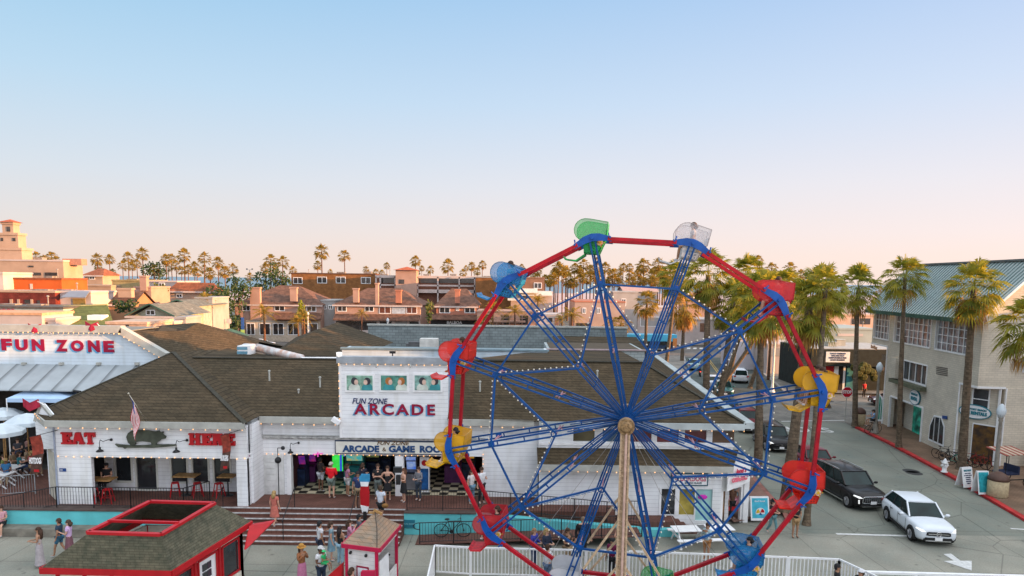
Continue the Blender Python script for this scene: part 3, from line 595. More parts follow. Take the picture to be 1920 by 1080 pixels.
# mural windows with couples
def mural(x0,x1,y0,y1,k):
    a=P(x0,y1,TY); b=P(x1,y0,TY); g=MB(); g.box(a.x-0.1,b.x+0.1,TY-0.07,TY-0.004,a.z-0.1,b.z+0.1); fr=build('mural_frame',g,WHITEP,tw)
    bgc=[(0.30,0.52,0.40),(0.10,0.30,0.24),(0.28,0.50,0.44)][k]
    g=MB(); g.box(a.x,b.x,TY-0.085,TY-0.072,a.z,b.z); build('mural_ground',g,mat('mural green %s'%['pale','deep','mint'][k],bgc,0.5,s=5,amt=0.25),fr)
    W_=b.x-a.x; Hh=b.z-a.z
    skin=mat('mural skin',(0.72,0.50,0.40),0.6); hr=[mat('mural dark hair',(0.05,0.05,0.06),0.6),mat('mural ginger hair',(0.45,0.16,0.04),0.6)]; cl=[mat('mural teal shirt',(0.05,0.30,0.32),0.6),mat('mural pale shirt',(0.65,0.70,0.62),0.6)]
    def disc(u,v,r,m,dy,sx=1,sz=1,clip=0.0):
        g=MB(); pts=[]
        for i in range(14):
            X_=a.x+W_*u+r*sx*math.cos(2*PI*i/14); Z_=a.z+Hh*v+r*sz*math.sin(2*PI*i/14); pts.append((min(max(X_,a.x),b.x),dy,min(max(Z_,a.z),b.z)))
        g.prism(pts[::-1],(0,0.006,0)); build('painted_shape',g,m,fr)
    for u,h,s_,c in ((0.30,hr[0 if k!=1 else 1],1,cl[(k+1)%2]),(0.80,hr[0 if k!=1 else 1],-1,cl[k%2])):
        disc(u,0.10,0.32,c,TY-0.092,0.9,0.9); disc(u,0.62,0.15,h,TY-0.100,1.1,1.25); disc(u+0.07*s_,0.55,0.11,skin,TY-0.108,0.9,1.2)
mural(651,699,704,731,0); mural(715,763,704,731,1); mural(778,826,704,731,2)
# painted letters
BLUEG=mat('letter blue shadow',(0.12,0.38,0.62),0.5); MAG=mat('letter crimson',(0.30,0.004,0.04),0.5); NAVY=mat('navy lettering',(0.015,0.03,0.12),0.5)
def word(s,x0,x1,y0,y1,Y,parent,m,shadow=None,bold=0.03,shear=0,dy=0.03,nm='lettering',space=1.0):
    a=P(x0,y1,Y); b=P(x1,y0,Y); h_=b.z-a.z; size=h_/0.70
    o=text(nm,s,size,m,parent,(0,0,0),bold=bold*size,ext=0.012,shear=shear,space=space)
    xs=[v.co.x for v in o.data.vertices]; zs=[v.co.z for v in o.data.vertices]; k=(b.x-a.x)/(max(xs)-min(xs)); kz=h_/(max(zs)-min(zs)); og=ORG[parent.name]
    mnx=min(xs); mnz=min(zs)
    for v in o.data.vertices: v.co.x=(v.co.x-mnx)*k+a.x-og.x; v.co.z=(v.co.z-mnz)*kz+a.z-og.z; v.co.y=v.co.y+og.y+Y-dy-og.y
    if shadow:
        me=o.data.copy(); me.name='letter_shadow'; me.materials.clear(); me.materials.append(shadow); q=bpy.data.objects.new('letter_shadow',me); col.objects.link(q); q.parent=parent; ORG[q.name]=og
        for v in me.vertices: v.co.x-=0.10*size; v.co.z-=0.07*size; v.co.y+=0.014
    return o
word('FUN ZONE',661,727,747,757,TY,tw,NAVY,None,0.01,0.25); word('ARCADE',664,816,758,777,TY,tw,MAG,BLUEG,0.03,space=1.3)
# big sign board
SX0=P(629,838,AY).x; SX1=P(852,838,AY).x; sz0=P(740,851,AY).z; sz1=P(740,826,AY).z
g=MB(); g.box(SX0,SX1,AY-0.12,AY-0.004,sz0,sz1); sb=build('sign_board',g,mat('navy sign frame',(0.05,0.07,0.12),0.5),ab)
g=MB(); g.box(SX0+0.05,SX1-0.05,AY-0.135,AY-0.122,sz0+0.05,sz1-0.05); build('sign_face',g,mat('cream sign face',(0.72,0.70,0.62),0.5,s=2,amt=0.05),sb)
word('FUN ZONE',707,768,827.5,834,AY-0.14,sb,mat('brown lettering',(0.14,0.08,0.03),0.5),None,0.02,0.3,0.01)
word('ARCADE',642,711,835.5,847.5,AY-0.14,sb,mat('blue sign lettering',(0.02,0.07,0.19),0.5),None,0.05,0,0.01); word('&',717,724,839,846,AY-0.14,sb,MATS['brown lettering'],None,0.0,0,0.01)
word('GAME',729,778,835.8,848,AY-0.14,sb,MATS['blue sign lettering'],None,0.05,0,0.01); word('ROOM',787,840,836,848.5,AY-0.14,sb,MATS['blue sign lettering'],None,0.05,0,0.01)
# ledge under the tower, stained
g=MB(); g.box(XR+0.1,ax(910),AY-0.16,AY-0.002,4.05,4.13); g.box(XR+0.1,ax(910),AY-0.10,AY-0.002,3.98,4.048); build('ledge',g,mat('weathered ledge',(0.55,0.55,0.53),0.7,s=5,amt=0.25),ab)
g=MB(); g.tube((XR+0.1,AY-0.2,4.2),(ax(790),AY-0.2,4.18),0.025,n=6); build('conduit',g,mat('grey conduit',(0.4,0.4,0.38),0.5),ab)
bulbs('light_string',(ax(463)+0.1,AY-0.06,AZ+0.03),(ax(840),AY-0.06,AZ+0.03),0.30,ab)
# door panel, columns
def door(x0,x1,parent,Y,z1,m,nm='door'):
    a=ax(x0);b=ax(x1); g=MB(); g.box(a,b,Y-0.06,Y-0.003,DZ,z1); d=build(nm,g,m,parent)
    g=MB()
    for k in range(6):
        z=DZ+0.15+k*(z1-DZ-0.2)/6; g.box(a+(b-a)*0.28,a+(b-a)*0.72,Y-0.085,Y-0.062,z,z+(z1-DZ-0.2)/6-0.06)
    build('panels',g,m,d)
door(484,532,ab,AY,AZ-0.05,mat('off white door',(0.68,0.68,0.66),0.6,s=3,amt=0.1))
g=MB(); g.box(ax(538),ax(546),AY-0.08,AY+0.25,DZ,AZ); build('column',g,WHITEP,ab); g=MB(); g.box(ax(741),ax(756),AY-0.08,AY+0.25,DZ,AZ); build('column',g,WHITEP,ab)
g=MB(); x_=ax(464); g.box(x_,ax(470),AY-0.02,AY-0.002,DZ+0.2,AZ-0.1); build('side_window',g,GLASS,ab)
# interior
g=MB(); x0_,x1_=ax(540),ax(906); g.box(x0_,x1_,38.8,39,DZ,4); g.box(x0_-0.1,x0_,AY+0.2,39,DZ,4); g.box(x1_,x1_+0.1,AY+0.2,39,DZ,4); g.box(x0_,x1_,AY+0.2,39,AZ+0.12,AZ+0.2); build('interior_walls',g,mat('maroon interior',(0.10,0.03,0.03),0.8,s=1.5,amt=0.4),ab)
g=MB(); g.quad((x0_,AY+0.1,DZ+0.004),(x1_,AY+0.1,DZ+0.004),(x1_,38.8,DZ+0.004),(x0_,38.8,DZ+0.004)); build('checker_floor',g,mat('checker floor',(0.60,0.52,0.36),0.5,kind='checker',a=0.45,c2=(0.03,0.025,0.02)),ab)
# roofs
rr1=P(1205,680,37.6); rl1=P(860,676,37.6); rl0=P(362,671,39.2)
g=MB(); ez=EAV+0.1
g.add([(XR+0.1,33.2,ez),(TX0,33.2,ez),(TX0,39.2,rl0.z),(XR-1.0,39.2,rl0.z),
       (TX1,33.1,ez),(11.5,32.75,ez),(rr1.x,rr1.y,rr1.z),(TX1,37.5,rr1.z),(13.4,64,ez),(rr1.x+1.4,62,6.4),(TX0,44,6),(-18,44,6),(TX1,43,6.4)],
      [(0,1,2,3),(4,5,6,7),(5,8,9,6),(3,2,10,11),(7,6,9,12)])
g.add([(XR,33.2,ez),(XR+0.1,33.2,ez),(XR-1.0,39.2,rl0.z),(rid.x,rid.y,rid.z)],[(0,1,2,3)])
build('roof',g,ROOF,ab)
g=MB(); g.box(XR+0.1,TX0-0.05,33.12,33.2,ez-0.28,ez+0.03); g.box(TX1+0.01,ax(1000),33.05,33.13,ez-0.28,ez+0.03); build('fascia',g,GREYTRIM,ab)
bulbs('light_string',(XR+0.2,33.08,ez-0.32),(TX0-0.2,33.08,ez-0.32),0.5,ab); bulbs('light_string',(TX1+0.1,33.0,ez-0.32),(ax(1000),33.0,ez-0.32),0.5,ab)
gooseneck(549,830,ab,AY,0.9)
g=MB(); g.tube((ax(543),31.9,DZ),(ax(543),31.9,AZ+0.3),0.025,n=6); g.ball((ax(543),31.9,AZ+0.15),0.16,n=10); g.ball((ax(543)+0.25,31.9,AZ+0.75),0.1); g.path([(ax(543),31.9,AZ+0.3),(ax(543),31.9,AZ+0.75),(ax(543)+0.25,31.9,AZ+0.75)],0.02); one('lamp_post',g,BLACKM,'thin black lamp post with ball shade at the top of the brick steps','lamp')
g=MB(); p=P(630,789,33.0); g.obox(p,0.42,0.25,0.22,M=Matrix.Rotation(0.6,3,'Y')); one('security_camera',g,WHITEP,'white security light under the eave at the left foot of the sign tower','camera')
for x,lb in ((706,'first small floodlight above the mural windows'),(770,'second small floodlight above the mural windows')):
    p=P(x,684,TY-0.2); g=MB(); g.tube(p,p+V(0,-0.1,-0.1),0.04); g.tube(p,p+V(0,0.2,0.02),0.015,n=5); one('floodlight',g,GREYTRIM,lb,'light')
p=P(736,662,34.5); g=MB(); g.box(p.x-0.15,p.x+0.15,p.y-0.05,p.y+0.05,p.z-0.02,p.z+0.1); g.tube((p.x,p.y,p.z-0.3),(p.x,p.y,p.z),0.03); one('floodlight',g,BLACKM,'black floodlight standing on the cornice of the sign tower','light')
p=P(636,668,33.3); g=MB(); g.lathe((p.x,p.y,p.z-0.1),[(0.05,0),(0.13,0.12),(0.15,0.28),(0.1,0.3)],10); one('floodlight',g,mat('bright lamp glass',(0.9,0.85,0.8),0.4,emit=0.3),'round bright lamp on the top left corner of the sign tower','light')

g=MB(); g.bar(APX+V(0,0,.03),V(XR+0.12,FY-e,EAV+0.18),0.22,0.05); build('hip_cap',g,mat('dark hip cap',(0.055,0.05,0.035),0.9,s=8,amt=.2),rb)
g=MB(); g.bar(APX+V(0,0,.03),LE+V(0,0,.04),0.14,0.05); build('hip_cap',g,MATS['dark hip cap'],rb)
g=MB(); g.bar(rid+V(0,0,.03),V(TX0,39.2,rl0.z+.03),0.2,0.06); build('ridge_cap',g,MATS['dark hip cap'],ab); g=MB(); g.bar(V(TX1,37.5,rr1.z+.03),rr1+V(0,0,.03),0.2,0.06); build('ridge_cap',g,MATS['dark hip cap'],ab); g=MB(); g.bar(rr1+V(0,0,.03),V(11.5,32.75,ez+.03),0.2,0.05); build('hip_cap',g,MATS['dark hip cap'],ab)
for k,(vx,vy) in enumerate(((505,700),(560,735),(600,712),(900,720),(1120,700))):
    p_=P(vx,vy,35.5 if vx<700 else 35.0); g=MB(); g.tube(p_-V(0,0,.4),p_+V(0,0,.12),.045,n=7); g.lathe((p_.x,p_.y,p_.z+.1),[(.07,0),(.07,.05),(.01,.08)],8); build('vent_pipe',g,GREYTRIM,ab)
# ---- right wing: food corner
fb = thing('food_corner_building','white clapboard food corner building with coloured transom windows and a brown skirt roof','building',(6,35,0))
UY=33.3; GY=32.5; ux=lambda x,y=815: P(x,y,UY).x; gx=lambda x,y=930: P(x,y,GY).x
uz=lambda y: P(1200,y,UY).z; gz=lambda y: P(1200,y,GY).z
XE=11.05
wn=[(1075,1115,'olive pane',(0.12,0.10,0.05)),(1130,1168,'blue pane',(0.05,0.10,0.16)),(1180,1222,'maroon pane',(0.14,0.02,0.03)),(1232,1273,'maroon pane',None),(1284,1325,'maroon pane',None),(1336,1378,'brown pane',(0.13,0.07,0.04))]
g=MB(); ztop=ez-0.05; zs0=uz(845)
x9=ax(905)
g.box(x9,ux(1010),AY,AY+0.2,DZ-1,5.0)
g.wall(ux(1010),XE,gz(868),ztop,UY,UY+0.2,[(ux(a),ux(b),uz(829),uz(803)) for a,b,_,_ in wn]); 
build('wall',g,WHITE,fb)
g=MB(); g.box(XE-0.2,XE,UY+0.2,63,0,ztop); build('side_wall',g,WHITE,fb)
for a,b,nm,c in wn:
    g=MB(); g.box(ux(a),ux(b),UY+0.1,UY+0.12,uz(829),uz(803)); build('transom_window',g,mat(nm,c or (0.14,0.02,0.03),0.25,s=1,amt=0.2,spec=0.6),fb)
# ground floor
xa=gx(1010); xb=gx(1352)
gw=[(1240,1270,995-5,917),(1274,1305,990,917),(1307,1336,975,917)]
g=MB(); g.wall(xa,xb,0,gz(868),GY,GY+0.2,[(gx(1238),gx(1303),0.64,gz(916)),(gx(1305),gx(1336),gz(975),gz(916))]); build('front_wall',g,WHITE,fb)
g=MB(); g.box(gx(1238),gx(1268),GY+0.1,GY+0.12,0.64,gz(916)); dd=build('shop_door',g,GLASS,fb); g=MB(); g.box(gx(1266),gx(1274),GY,GY+0.15,0.64,gz(916)); g.box(gx(1236),gx(1240),GY-0.03,GY+0.15,0.64,gz(914)); build('frame',g,WHITEP,dd)
g=MB(); g.box(gx(1274),gx(1303),GY+0.1,GY+0.12,0.64,gz(916)); build('shop_window',g,mat('yellow lit window',(0.30,0.24,0.05),0.3,s=1.2,amt=0.35,emit=0.15),fb)
g=MB(); g.box(gx(1305),gx(1336),GY+0.1,GY+0.12,gz(975),gz(916)); build('shop_window',g,mat('aqua shop window',(0.35,0.60,0.58),0.3,s=1.2,amt=0.1),fb)
g=MB(); g.ball((gx(1317),GY-0.05,gz(930)),0.24,0.03,0.13,n=12); build('open_sign',g,mat('purple neon sign',(0.40,0.02,0.30),0.4,emit=0.12),fb,True)
g=MB(); sk1=uz(843); sk0=gz(868)
g.add([(xa-0.1,GY-0.5,sk0-0.05),(10.7,GY-0.5,sk0-0.05),(XE+0.3,UY-0.003,sk1+0.05),(xa-0.1,UY-0.003,sk1+0.05),(10.7,GY-0.5,sk0-0.2),(xa-0.1,GY-0.5,sk0-0.2)],[(0,1,2,3)]); build('skirt_roof',g,ROOF,fb)
g=MB(); g.box(xa-0.12,10.7,GY-0.55,GY-0.5,sk0-0.3,sk0+0.0); g.box(xa-0.1,10.7,GY-0.5,GY,sk0-0.22,sk0-0.18); build('fascia',g,GREYTRIM,fb)
g=MB(); g.box(ux(1010),XE+0.35,32.7,32.78,ez-0.28,ez+0.03); g.bar((XE+0.55,32.7,ez-0.05),(13.4,64,ez-0.05),0.5,0.3); build('gutter',g,mat('pale gutter',(0.45,0.50,0.50),0.5,s=1),fb)
g=MB(); g.box(ux(1010),XE+0.05,UY-0.06,UY-0.002,uz(836),uz(832)); g.box(ux(1010),XE+0.05,UY-0.06,UY-0.002,uz(800),uz(797)); build('trim_band',g,WHITEP,fb)
bulbs('light_string',(ux(1012),32.66,ez-0.3),(XE+0.3,32.66,ez-0.3),0.5,fb); bulbs('light_string',(xa,GY-0.6,sk0-0.3),(10.6,GY-0.6,sk0-0.3),0.45,fb); bulbs('light_string',(ax(906),AY-0.06,3.3),(ax(906),AY-0.06,2.6),0.2,fb)
# framed shop sign
p0=P(1258,910,GY-0.05); p1=P(1328,887,GY-0.05)
g=MB(); g.box(p0.x,p1.x,GY-0.1,GY-0.004,p0.z,p1.z); sg=build('shop_sign',g,mat('dark teal frame',(0.02,0.09,0.13),0.5),fb); g=MB(); g.box(p0.x+0.06,p1.x-0.06,GY-0.115,GY-0.102,p0.z+0.06,p1.z-0.06); build('sign_face',g,WHITEP,sg)
word('CORNDOGS',1268,1324,893,902,GY-0.12,sg,mat('pink lettering',(0.65,0.15,0.22),0.5),None,0.02,0,0.01); word('BALBOA ISLAND',1284,1316,904,907,GY-0.12,sg,MATS['dark teal frame'],None,0,0,0.01)
# corner booth with slanted face
ca=V(xb,GY,0); cb=V(11.75,33.45,0); zt=P(1380,868,32.9).z
def cc(u,z): v=ca+(cb-ca)*u; return V(v.x,v.y,z)
g=MB(); nn=V(0.16,-0.32,0)
for u0,u1,z0,z1 in ((0,0.10,0,zt),(0.9,1.0,0,zt),(0.1,0.9,P(1380,918,32.9).z,zt)): g.prism([cc(u0,z0),cc(u1,z0),cc(u1,z1),cc(u0,z1)],(-0.05,0.15,0))
build('corner_wall',g,WHITEP,fb)
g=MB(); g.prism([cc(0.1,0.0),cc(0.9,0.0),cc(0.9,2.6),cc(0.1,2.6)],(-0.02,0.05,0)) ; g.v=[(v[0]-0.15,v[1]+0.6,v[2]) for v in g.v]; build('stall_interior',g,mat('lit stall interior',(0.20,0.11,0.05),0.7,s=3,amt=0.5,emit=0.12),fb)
g=MB(); z0s=P(1380,914,32.9).z; z1s=P(1380,866,32.9).z; g.prism([cc(0.02,z0s)+nn,cc(1.02,z0s+0.25)+nn,cc(1.02,z1s-0.05)+nn,cc(0.02,z1s)+nn],(-0.02,0.04,0)); cs=build('corndog_sign',g,WHITEP,fb)
ang=math.atan2(cb.y-ca.y,cb.x-ca.x); mid=cc(0.5,(z0s+z1s)/2)+nn*1.4
RT_=mat('sign red',(0.60,0.05,0.10),0.5)
text('sign_lettering',"Jane's",0.34,RT_,cs,(mid.x,mid.y,mid.z+0.3),rz=ang,bold=0.012,shear=0.2); text('sign_lettering','CORNDOGS',0.28,mat('sign pink red',(0.75,0.16,0.22),0.5),cs,(mid.x-0.05,mid.y,mid.z-0.12),rz=ang,bold=0.02,sx=0.72)
text('sign_lettering','#1',0.26,NAVY,cs,(mid.x+0.62,mid.y+0.4,mid.z+0.05),rz=ang,bold=0.01)
g=MB(); g.box(11.75,12.0,33.35,33.6,0,zt+0.05); g.box(12.0,12.06,33.6,34.4,0,zt); build('column',g,WHITEP,fb)
g=MB(); g.box(XE,12.0,33.6,63,zt,zt+0.1); build('side_canopy',g,GREYTRIM,fb)
# wooden stair and white tables in front of the hot dog shop
g=MB()
for k in range(4): g.box(8.0+0.28*k,8.28+0.28*k,31.7,33.1,0,0.62-0.155*(k+1)+0.0001*k)
one('stair',g,BRICKRED,'short brick stair leading down to the white picnic tables','stairs')
# ---- roofs and parapets behind
def block(name,label,x0,x1,ytop,Y,dep,m,roofm=None,zb=0,cat='building',topm=None,cap=None):
    t=thing(name,label,cat,((P(x0,ytop,Y).x+P(x1,ytop,Y).x)/2,Y+dep/2,zb)); a=P(x0,ytop,Y); b=P(x1,ytop,Y); z=(a.z+b.z)/2
    g=MB(); g.box(a.x,b.x,Y,Y+dep,zb,z); build('wall',g,m,t)
    if roofm: g=MB(); g.box(a.x+0.2,b.x-0.2,Y+0.2,Y+dep-0.2,z,z+0.02); build('roof',g,roofm,t)
    if cap: g=MB(); g.box(a.x-0.08,b.x+0.08,Y-0.1,Y+0.25,z,z+cap); build('parapet_cap',g,topm or GREYTRIM,t)
    return t,a.x,b.x,z
GRB=mat('grey painted shingle wall',(0.24,0.28,0.28),0.8,kind='brick',a=0.55,b=0.26,s=1.2,amt=0.12,bump=0.3)
PALEB=mat('pale painted block',(0.42,0.47,0.47),0.8,kind='brick',a=0.5,b=0.22,s=1,amt=0.08,bump=0.3)
BLUW=mat('pale blue white boards',(0.55,0.66,0.74),0.6,kind='siding',a=0.25,s=1,amt=0.06)
block('back_building','pale blue boarded parapet building right behind the sign tower',641,1027,657,46,2.2,BLUW,mat('blue grey roofing',(0.2,0.26,0.28),0.8),cap=0.12,topm=mat('blue grey cap',(0.20,0.28,0.32),0.6))
block('back_building','pale brick parapet building behind the arcade ridge and wheel spokes',1027,1209,657,49,6,PALEB,mat('brown roofing',(0.09,0.065,0.04),0.9),cap=0.08,topm=mat('pinkish cap',(0.4,0.3,0.3),0.7))
block('back_building','long grey shingled flat roofed building behind the arcade roofs',690,1176,613,64,1.2,GRB,mat('grey roofing',(0.25,0.27,0.27),0.9),cap=0.15)
g=MB(); a=P(1046,656,55.5); b=P(1212,656,55.5); g.add([a,b,V(b.x+0.6,63.5,P(1200,632,63.5).z),V(a.x,63.5,P(1200,632,63.5).z)],[(0,1,2,3)]); g.box(a.x,b.x,55.6,63.4,0,a.z-0.1); one('low_building',g,ROOF,'low brown shingle roof between the pale brick wall and the long grey building','building')
# rooftop units
p=P(808,651,58); g=MB(); g.box(p.x-0.9,p.x+0.6,57.5,58.6,p.z,p.z+0.75); t_=one('rooftop_unit',g,mat('pale unit',(0.62,0.60,0.55),0.5,s=2),'white air conditioning unit on the flat roof behind the sign tower','rooftop unit')
p=P(780,650,58); g=MB(); g.box(p.x-0.8,p.x+0.75,57.6,58.8,p.z-0.1,p.z+0.28); g.box(p.x-0.6,p.x+0.6,57.7,58.7,p.z+0.28,p.z+0.42); one('rooftop_unit',g,mat('dark unit',(0.10,0.10,0.10),0.6),'low dark rooftop unit beside the white one','rooftop unit')
# duct assembly
g=MB(); a=P(482,652,43); b=P(566,672,40.6); g.tube(a,b,0.27,0.24,n=14); g.tube(a+V(-0.1,0,0),a+V(-0.9,0.3,-0.05),0.25,0.3,n=12); one('roof_duct',g,mat('white duct pipe',(0.62,0.62,0.62),0.45,s=2.5,amt=0.25,c2=(0.48,0.28,0.2)),'fat white duct pipe lying across the roof valley','duct',smooth=True)
p=P(463,671,42); g=MB(); g.box(p.x-0.5,p.x+0.3,41.8,42.7,p.z-0.3,P(463,648,42).z); ac=one('rooftop_unit',g,WHITEP,'white louvred fan box at the left end of the duct pipe','rooftop unit'); 
g=MB(); 
for k in range(3): g.box(-0.42,0.22,-0.47,-0.455,0.28+k*0.27,0.46+k*0.27)
build('louvre',g,mat('blue louvre',(0.15,0.32,0.42),0.5),ac,world=False)
p=P(452,669,41.8); g=MB(); g.ball((p.x-0.6,41.4,p.z),1.0,0.35,0.15); one('tarp_bundle',g,WHITEP,'low white cloth bundle on the roof ridge in front of the fan box','bundle',smooth=True)
g=MB(); g.tube(P(566,671,39.5),P(800,672,39.5),0.06,n=6); one('roof_pipe',g,WHITEP,'thin white pipe running along the arcade roof ridge','pipe')
# hips behind
hb=thing('back_hall','hall with a large brown hip roof between the FUN ZONE gable and the street','building',(-20,48,0))
A_=P(228,622,41.2);B_=P(318,668,41.2);C_=P(470,672,44);D_=P(486,641,50);E_=P(372,605,48);F_=P(312,609,50); K1=P(345,620,46); K2=P(462,658,47); G_=V(F_.x-2,58,6.2); H_=V(D_.x,58,6.0)
g=MB(); g.add([A_,B_,C_,D_,E_,F_,K1,K2,G_,H_],[(4,7,3),(4,6,7),(5,6,4),(0,1,6,5),(1,2,7,6),(2,3,7),(5,4,3,9,8)]); build('roof',g,ROOF,hb)
g=MB(); g.prism([V(B_.x,B_.y+0.3,0),V(C_.x-0.2,C_.y+0.3,0),V(D_.x-0.2,D_.y,0),V(F_.x,F_.y,0),V(A_.x,A_.y+0.3,0)],(0,0,4.6)); build('wall',g,WHITE,hb)
hb=thing('back_hall','smaller brown hip roof building behind the arcade, left of the grey shingled wall','building',(-17,58,0))
q=[P(510,664,48),P(660,672,47.5),P(738,642,58),P(588,622,53),P(633,604,60),P(555,632,66)]
g=MB(); g.add(q,[(0,1,3),(1,2,4,3),(0,3,4,5)]); build('roof',g,ROOF,hb)
g=MB(); g.prism([V(q[0].x+0.5,q[0].y+0.3,0),V(q[1].x,q[1].y+0.4,0),V(q[2].x-0.4,q[2].y,0),V(q[5].x,q[5].y,0)],(0,0,min(q[0].z,q[1].z,q[2].z)-0.25)); build('wall',g,WHITE,hb)
# ---- FUN ZONE gable building at left
zb = thing('gable_building','white boarded building with crimson FUN ZONE letters and grey metal awning','building',(-30,43,0))
ZY=41.0; z2=P(100,683,ZY).z
tl=P(-200,622,ZY); tr=P(228,622,ZY); br=P(312,669,ZY); GRYB=mat('pale blue white siding',(0.60,0.68,0.74),0.6,kind='siding',a=0.2,s=1,amt=0.05,bump=0.3)
g=MB(); g.prism([(-45,ZY,z2),(br.x,ZY,z2),(br.x,ZY,br.z),(tr.x,ZY,tr.z),(-45,ZY,tr.z)],(0,0.3,0)); g.box(-45,br.x,ZY+0.8,ZY+1.1,DZ,z2); build('wall',g,GRYB,zb)
g=MB(); g.bar((-45,ZY,tr.z+0.15),(tr.x+0.1,ZY,tr.z+0.15),0.5,0.42); g.bar((tr.x,ZY,tr.z+0.1),(br.x,ZY,br.z+0.05),0.5,0.42); build('rake_trim',g,GREYTRIM,zb)
g=MB(); a0=P(100,683,ZY); a1=P(100,731,ZY-2.2); g.prism([(-45,ZY,a0.z),(-18.8,ZY,a0.z),(-18.8,ZY-2.4,a1.z),(-45,ZY-2.4,a1.z)],(0,0,-0.06)); build('awning',g,mat('grey metal awning',(0.36,0.40,0.42),0.5,kind='ribs',a=1.2,b=-1,s=1,amt=0.08),zb)
g=MB(); 
for x in (45,115,185,257): p=P(x,682,ZY-0.1); g.obox(p,0.22,0.2,0.16)
build('spotlights',g,GREYTRIM,zb)
for ch,x0,x1,y0,y1 in (('F',4,22,635,657),('U',30,52,636,657),('N',61,83,636,658),('Z',106,127,637,659),('O',134,157,638,659),('N',166,187,638,660),('E',195,214,639,660.5)): word(ch,x0,x1,y0,y1,ZY,zb,MAG,BLUEG,0.06,nm='letter')
bulbs('light_string',(-38,ZY-0.3,tr.z-0.08),(tr.x,ZY-0.3,tr.z-0.08),0.3,zb); bulbs('light_string',(tr.x,ZY-0.3,tr.z-0.12),(br.x-0.3,ZY-0.3,br.z+0.02),0.3,zb)
g=MB(); g.box(-45,-20,ZY+0.3,58,DZ,5.5); build('hall_body',g,DARK,zb)
g=MB(); g.box(-45,-23.6,ZY+0.35,45.5,tr.z-0.05,tr.z); build('roof',g,mat('flat grey roof',(0.22,0.22,0.20),0.9),zb)
# ================================================================ FERRIS WHEEL
YN,YF,YM=22.2,23.65,22.92
WC=P(1178,797,YM)+V(-.07,0,.22); RW=6.17
wh=thing('ferris_wheel','tall blue and red ferris wheel with twelve coloured tub seats and strings of pale bulbs','ferris wheel',(WC.x,WC.y,0))
BLUE=mat('royal blue paint',(0.003,0.070,0.255),0.45,s=3,amt=0.15,spec=0.25); BLUE2=mat('bright blue paint',(0.003,0.080,0.36),0.35,s=3,amt=0.12); RED=mat('wheel red paint',(0.42,0.004,0.016),0.45,s=3,amt=0.15,spec=0.25)
LINK=mat('pale red link',(0.45,0.22,0.25),0.5); TAN=mat('tan tower paint',(0.58,0.41,0.26),0.6,s=8,amt=0.15,bump=0.2); PINK=mat('pinkish tower tube',(0.60,0.40,0.32),0.5,s=6,amt=0.1)
WROT=-math.atan2(WC.x,WC.y)
def wp(r,a,y): a=math.radians(a); return V(WC.x+r*math.sin(a),y,WC.z+r*math.cos(a))
ANG=[18+30*k for k in range(12)]
RR=0.755*RW; RI=0.385*RW
for y,s_ in ((YN,-1),(YF,1)):
    for k,a in enumerate(ANG):
        g=MB(); t_=V(math.cos(math.radians(a)),0,-math.sin(math.radians(a)))
        for o in (-1,1):
            w0=0.085; g.bar(wp(0.2,a,y+s_*-0.28)+t_*o*0.05, wp(2.2,a,y+s_*-0.1)+t_*o*w0, 0.05,0.05,(0,1,0)); g.bar(wp(2.2,a,y+s_*-0.1)+t_*o*w0, wp(RW-0.05,a,y)+t_*o*w0,0.058,0.05,(0,1,0))
        g.bar(wp(0.25,a,y+s_*-0.24),wp(2.0,a,y+s_*-0.12),0.02,0.15,(0,1,0))
        for j in range(5):
            r=1.6+j*0.95; yy=y+s_*-0.1 if r>2.2 else y+s_*-0.16
            g.bar(wp(r,a,yy)-t_*0.09, wp(r,a,yy)+t_*0.09,0.04,0.04,(0,1,0))
        build('spoke',g,BLUE,wh)
        # gusset plates where the braces meet
        g=MB(); 
        for r in (RR,): g.prism([wp(r-0.11,a,y-s_*0.02)-t_*0.05,wp(r-0.11,a,y-s_*0.02)+t_*0.05,wp(r,a,y-s_*0.02)+t_*0.10,wp(r+0.11,a,y-s_*0.02)+t_*0.05,wp(r+0.11,a,y-s_*0.02)-t_*0.05,wp(r,a,y-s_*0.02)-t_*0.10],(0,s_*-0.04,0))
        build('gusset',g,BLUE2,wh)
        # rim plate and red beam to the next seat
        p=wp(RW,a,y+s_*0.06); g=MB(); pts=[]
        for q,rr,hw in ((-0.60,-0.155,0.085),(-0.25,-0.02,0.12),(0.0,0.02,0.125),(0.25,-0.02,0.12),(0.60,-0.155,0.085)):
            pts.append((q,rr,hw))
        rd=V(math.sin(math.radians(a)),0,math.cos(math.radians(a)))
        poly=[p+t_*q+rd*(rr+hw) for q,rr,hw in pts]+[p+t_*q+rd*(rr-hw) for q,rr,hw in pts[::-1]]
        g.prism(poly,(0,0.06,0)); 
        for q in (-0.58,0.0,0.58): g.tube(p+t_*q+V(0,s_*-0.02,0)+rd*(-0.1 if q else 0),p+t_*q+V(0,s_*0.1,0)+rd*(-0.1 if q else 0),0.035 if q else 0.05,n=8)
        for q in (-0.56,0.56): g.tube(p+t_*q+rd*(-0.05),p+t_*q+rd*0.06,0.025,n=6)
        build('rim_plate',g,BLUE2,wh)
        n_=wp(RW,a+30,y+s_*0.06); d_=(n_-p); tn=V(math.cos(math.radians(a+30)),0,-math.sin(math.radians(a+30))); rn=V(math.sin(math.radians(a+30)),0,math.cos(math.radians(a+30)))
        g=MB(); g.bar(p+t_*0.5-rd*0.125+V(0,s_*-0.03,0), n_-tn*0.5-rn*0.125+V(0,s_*-0.03,0),0.11,0.15,(0,1,0)) ; build('rim_beam',g,RED,wh)
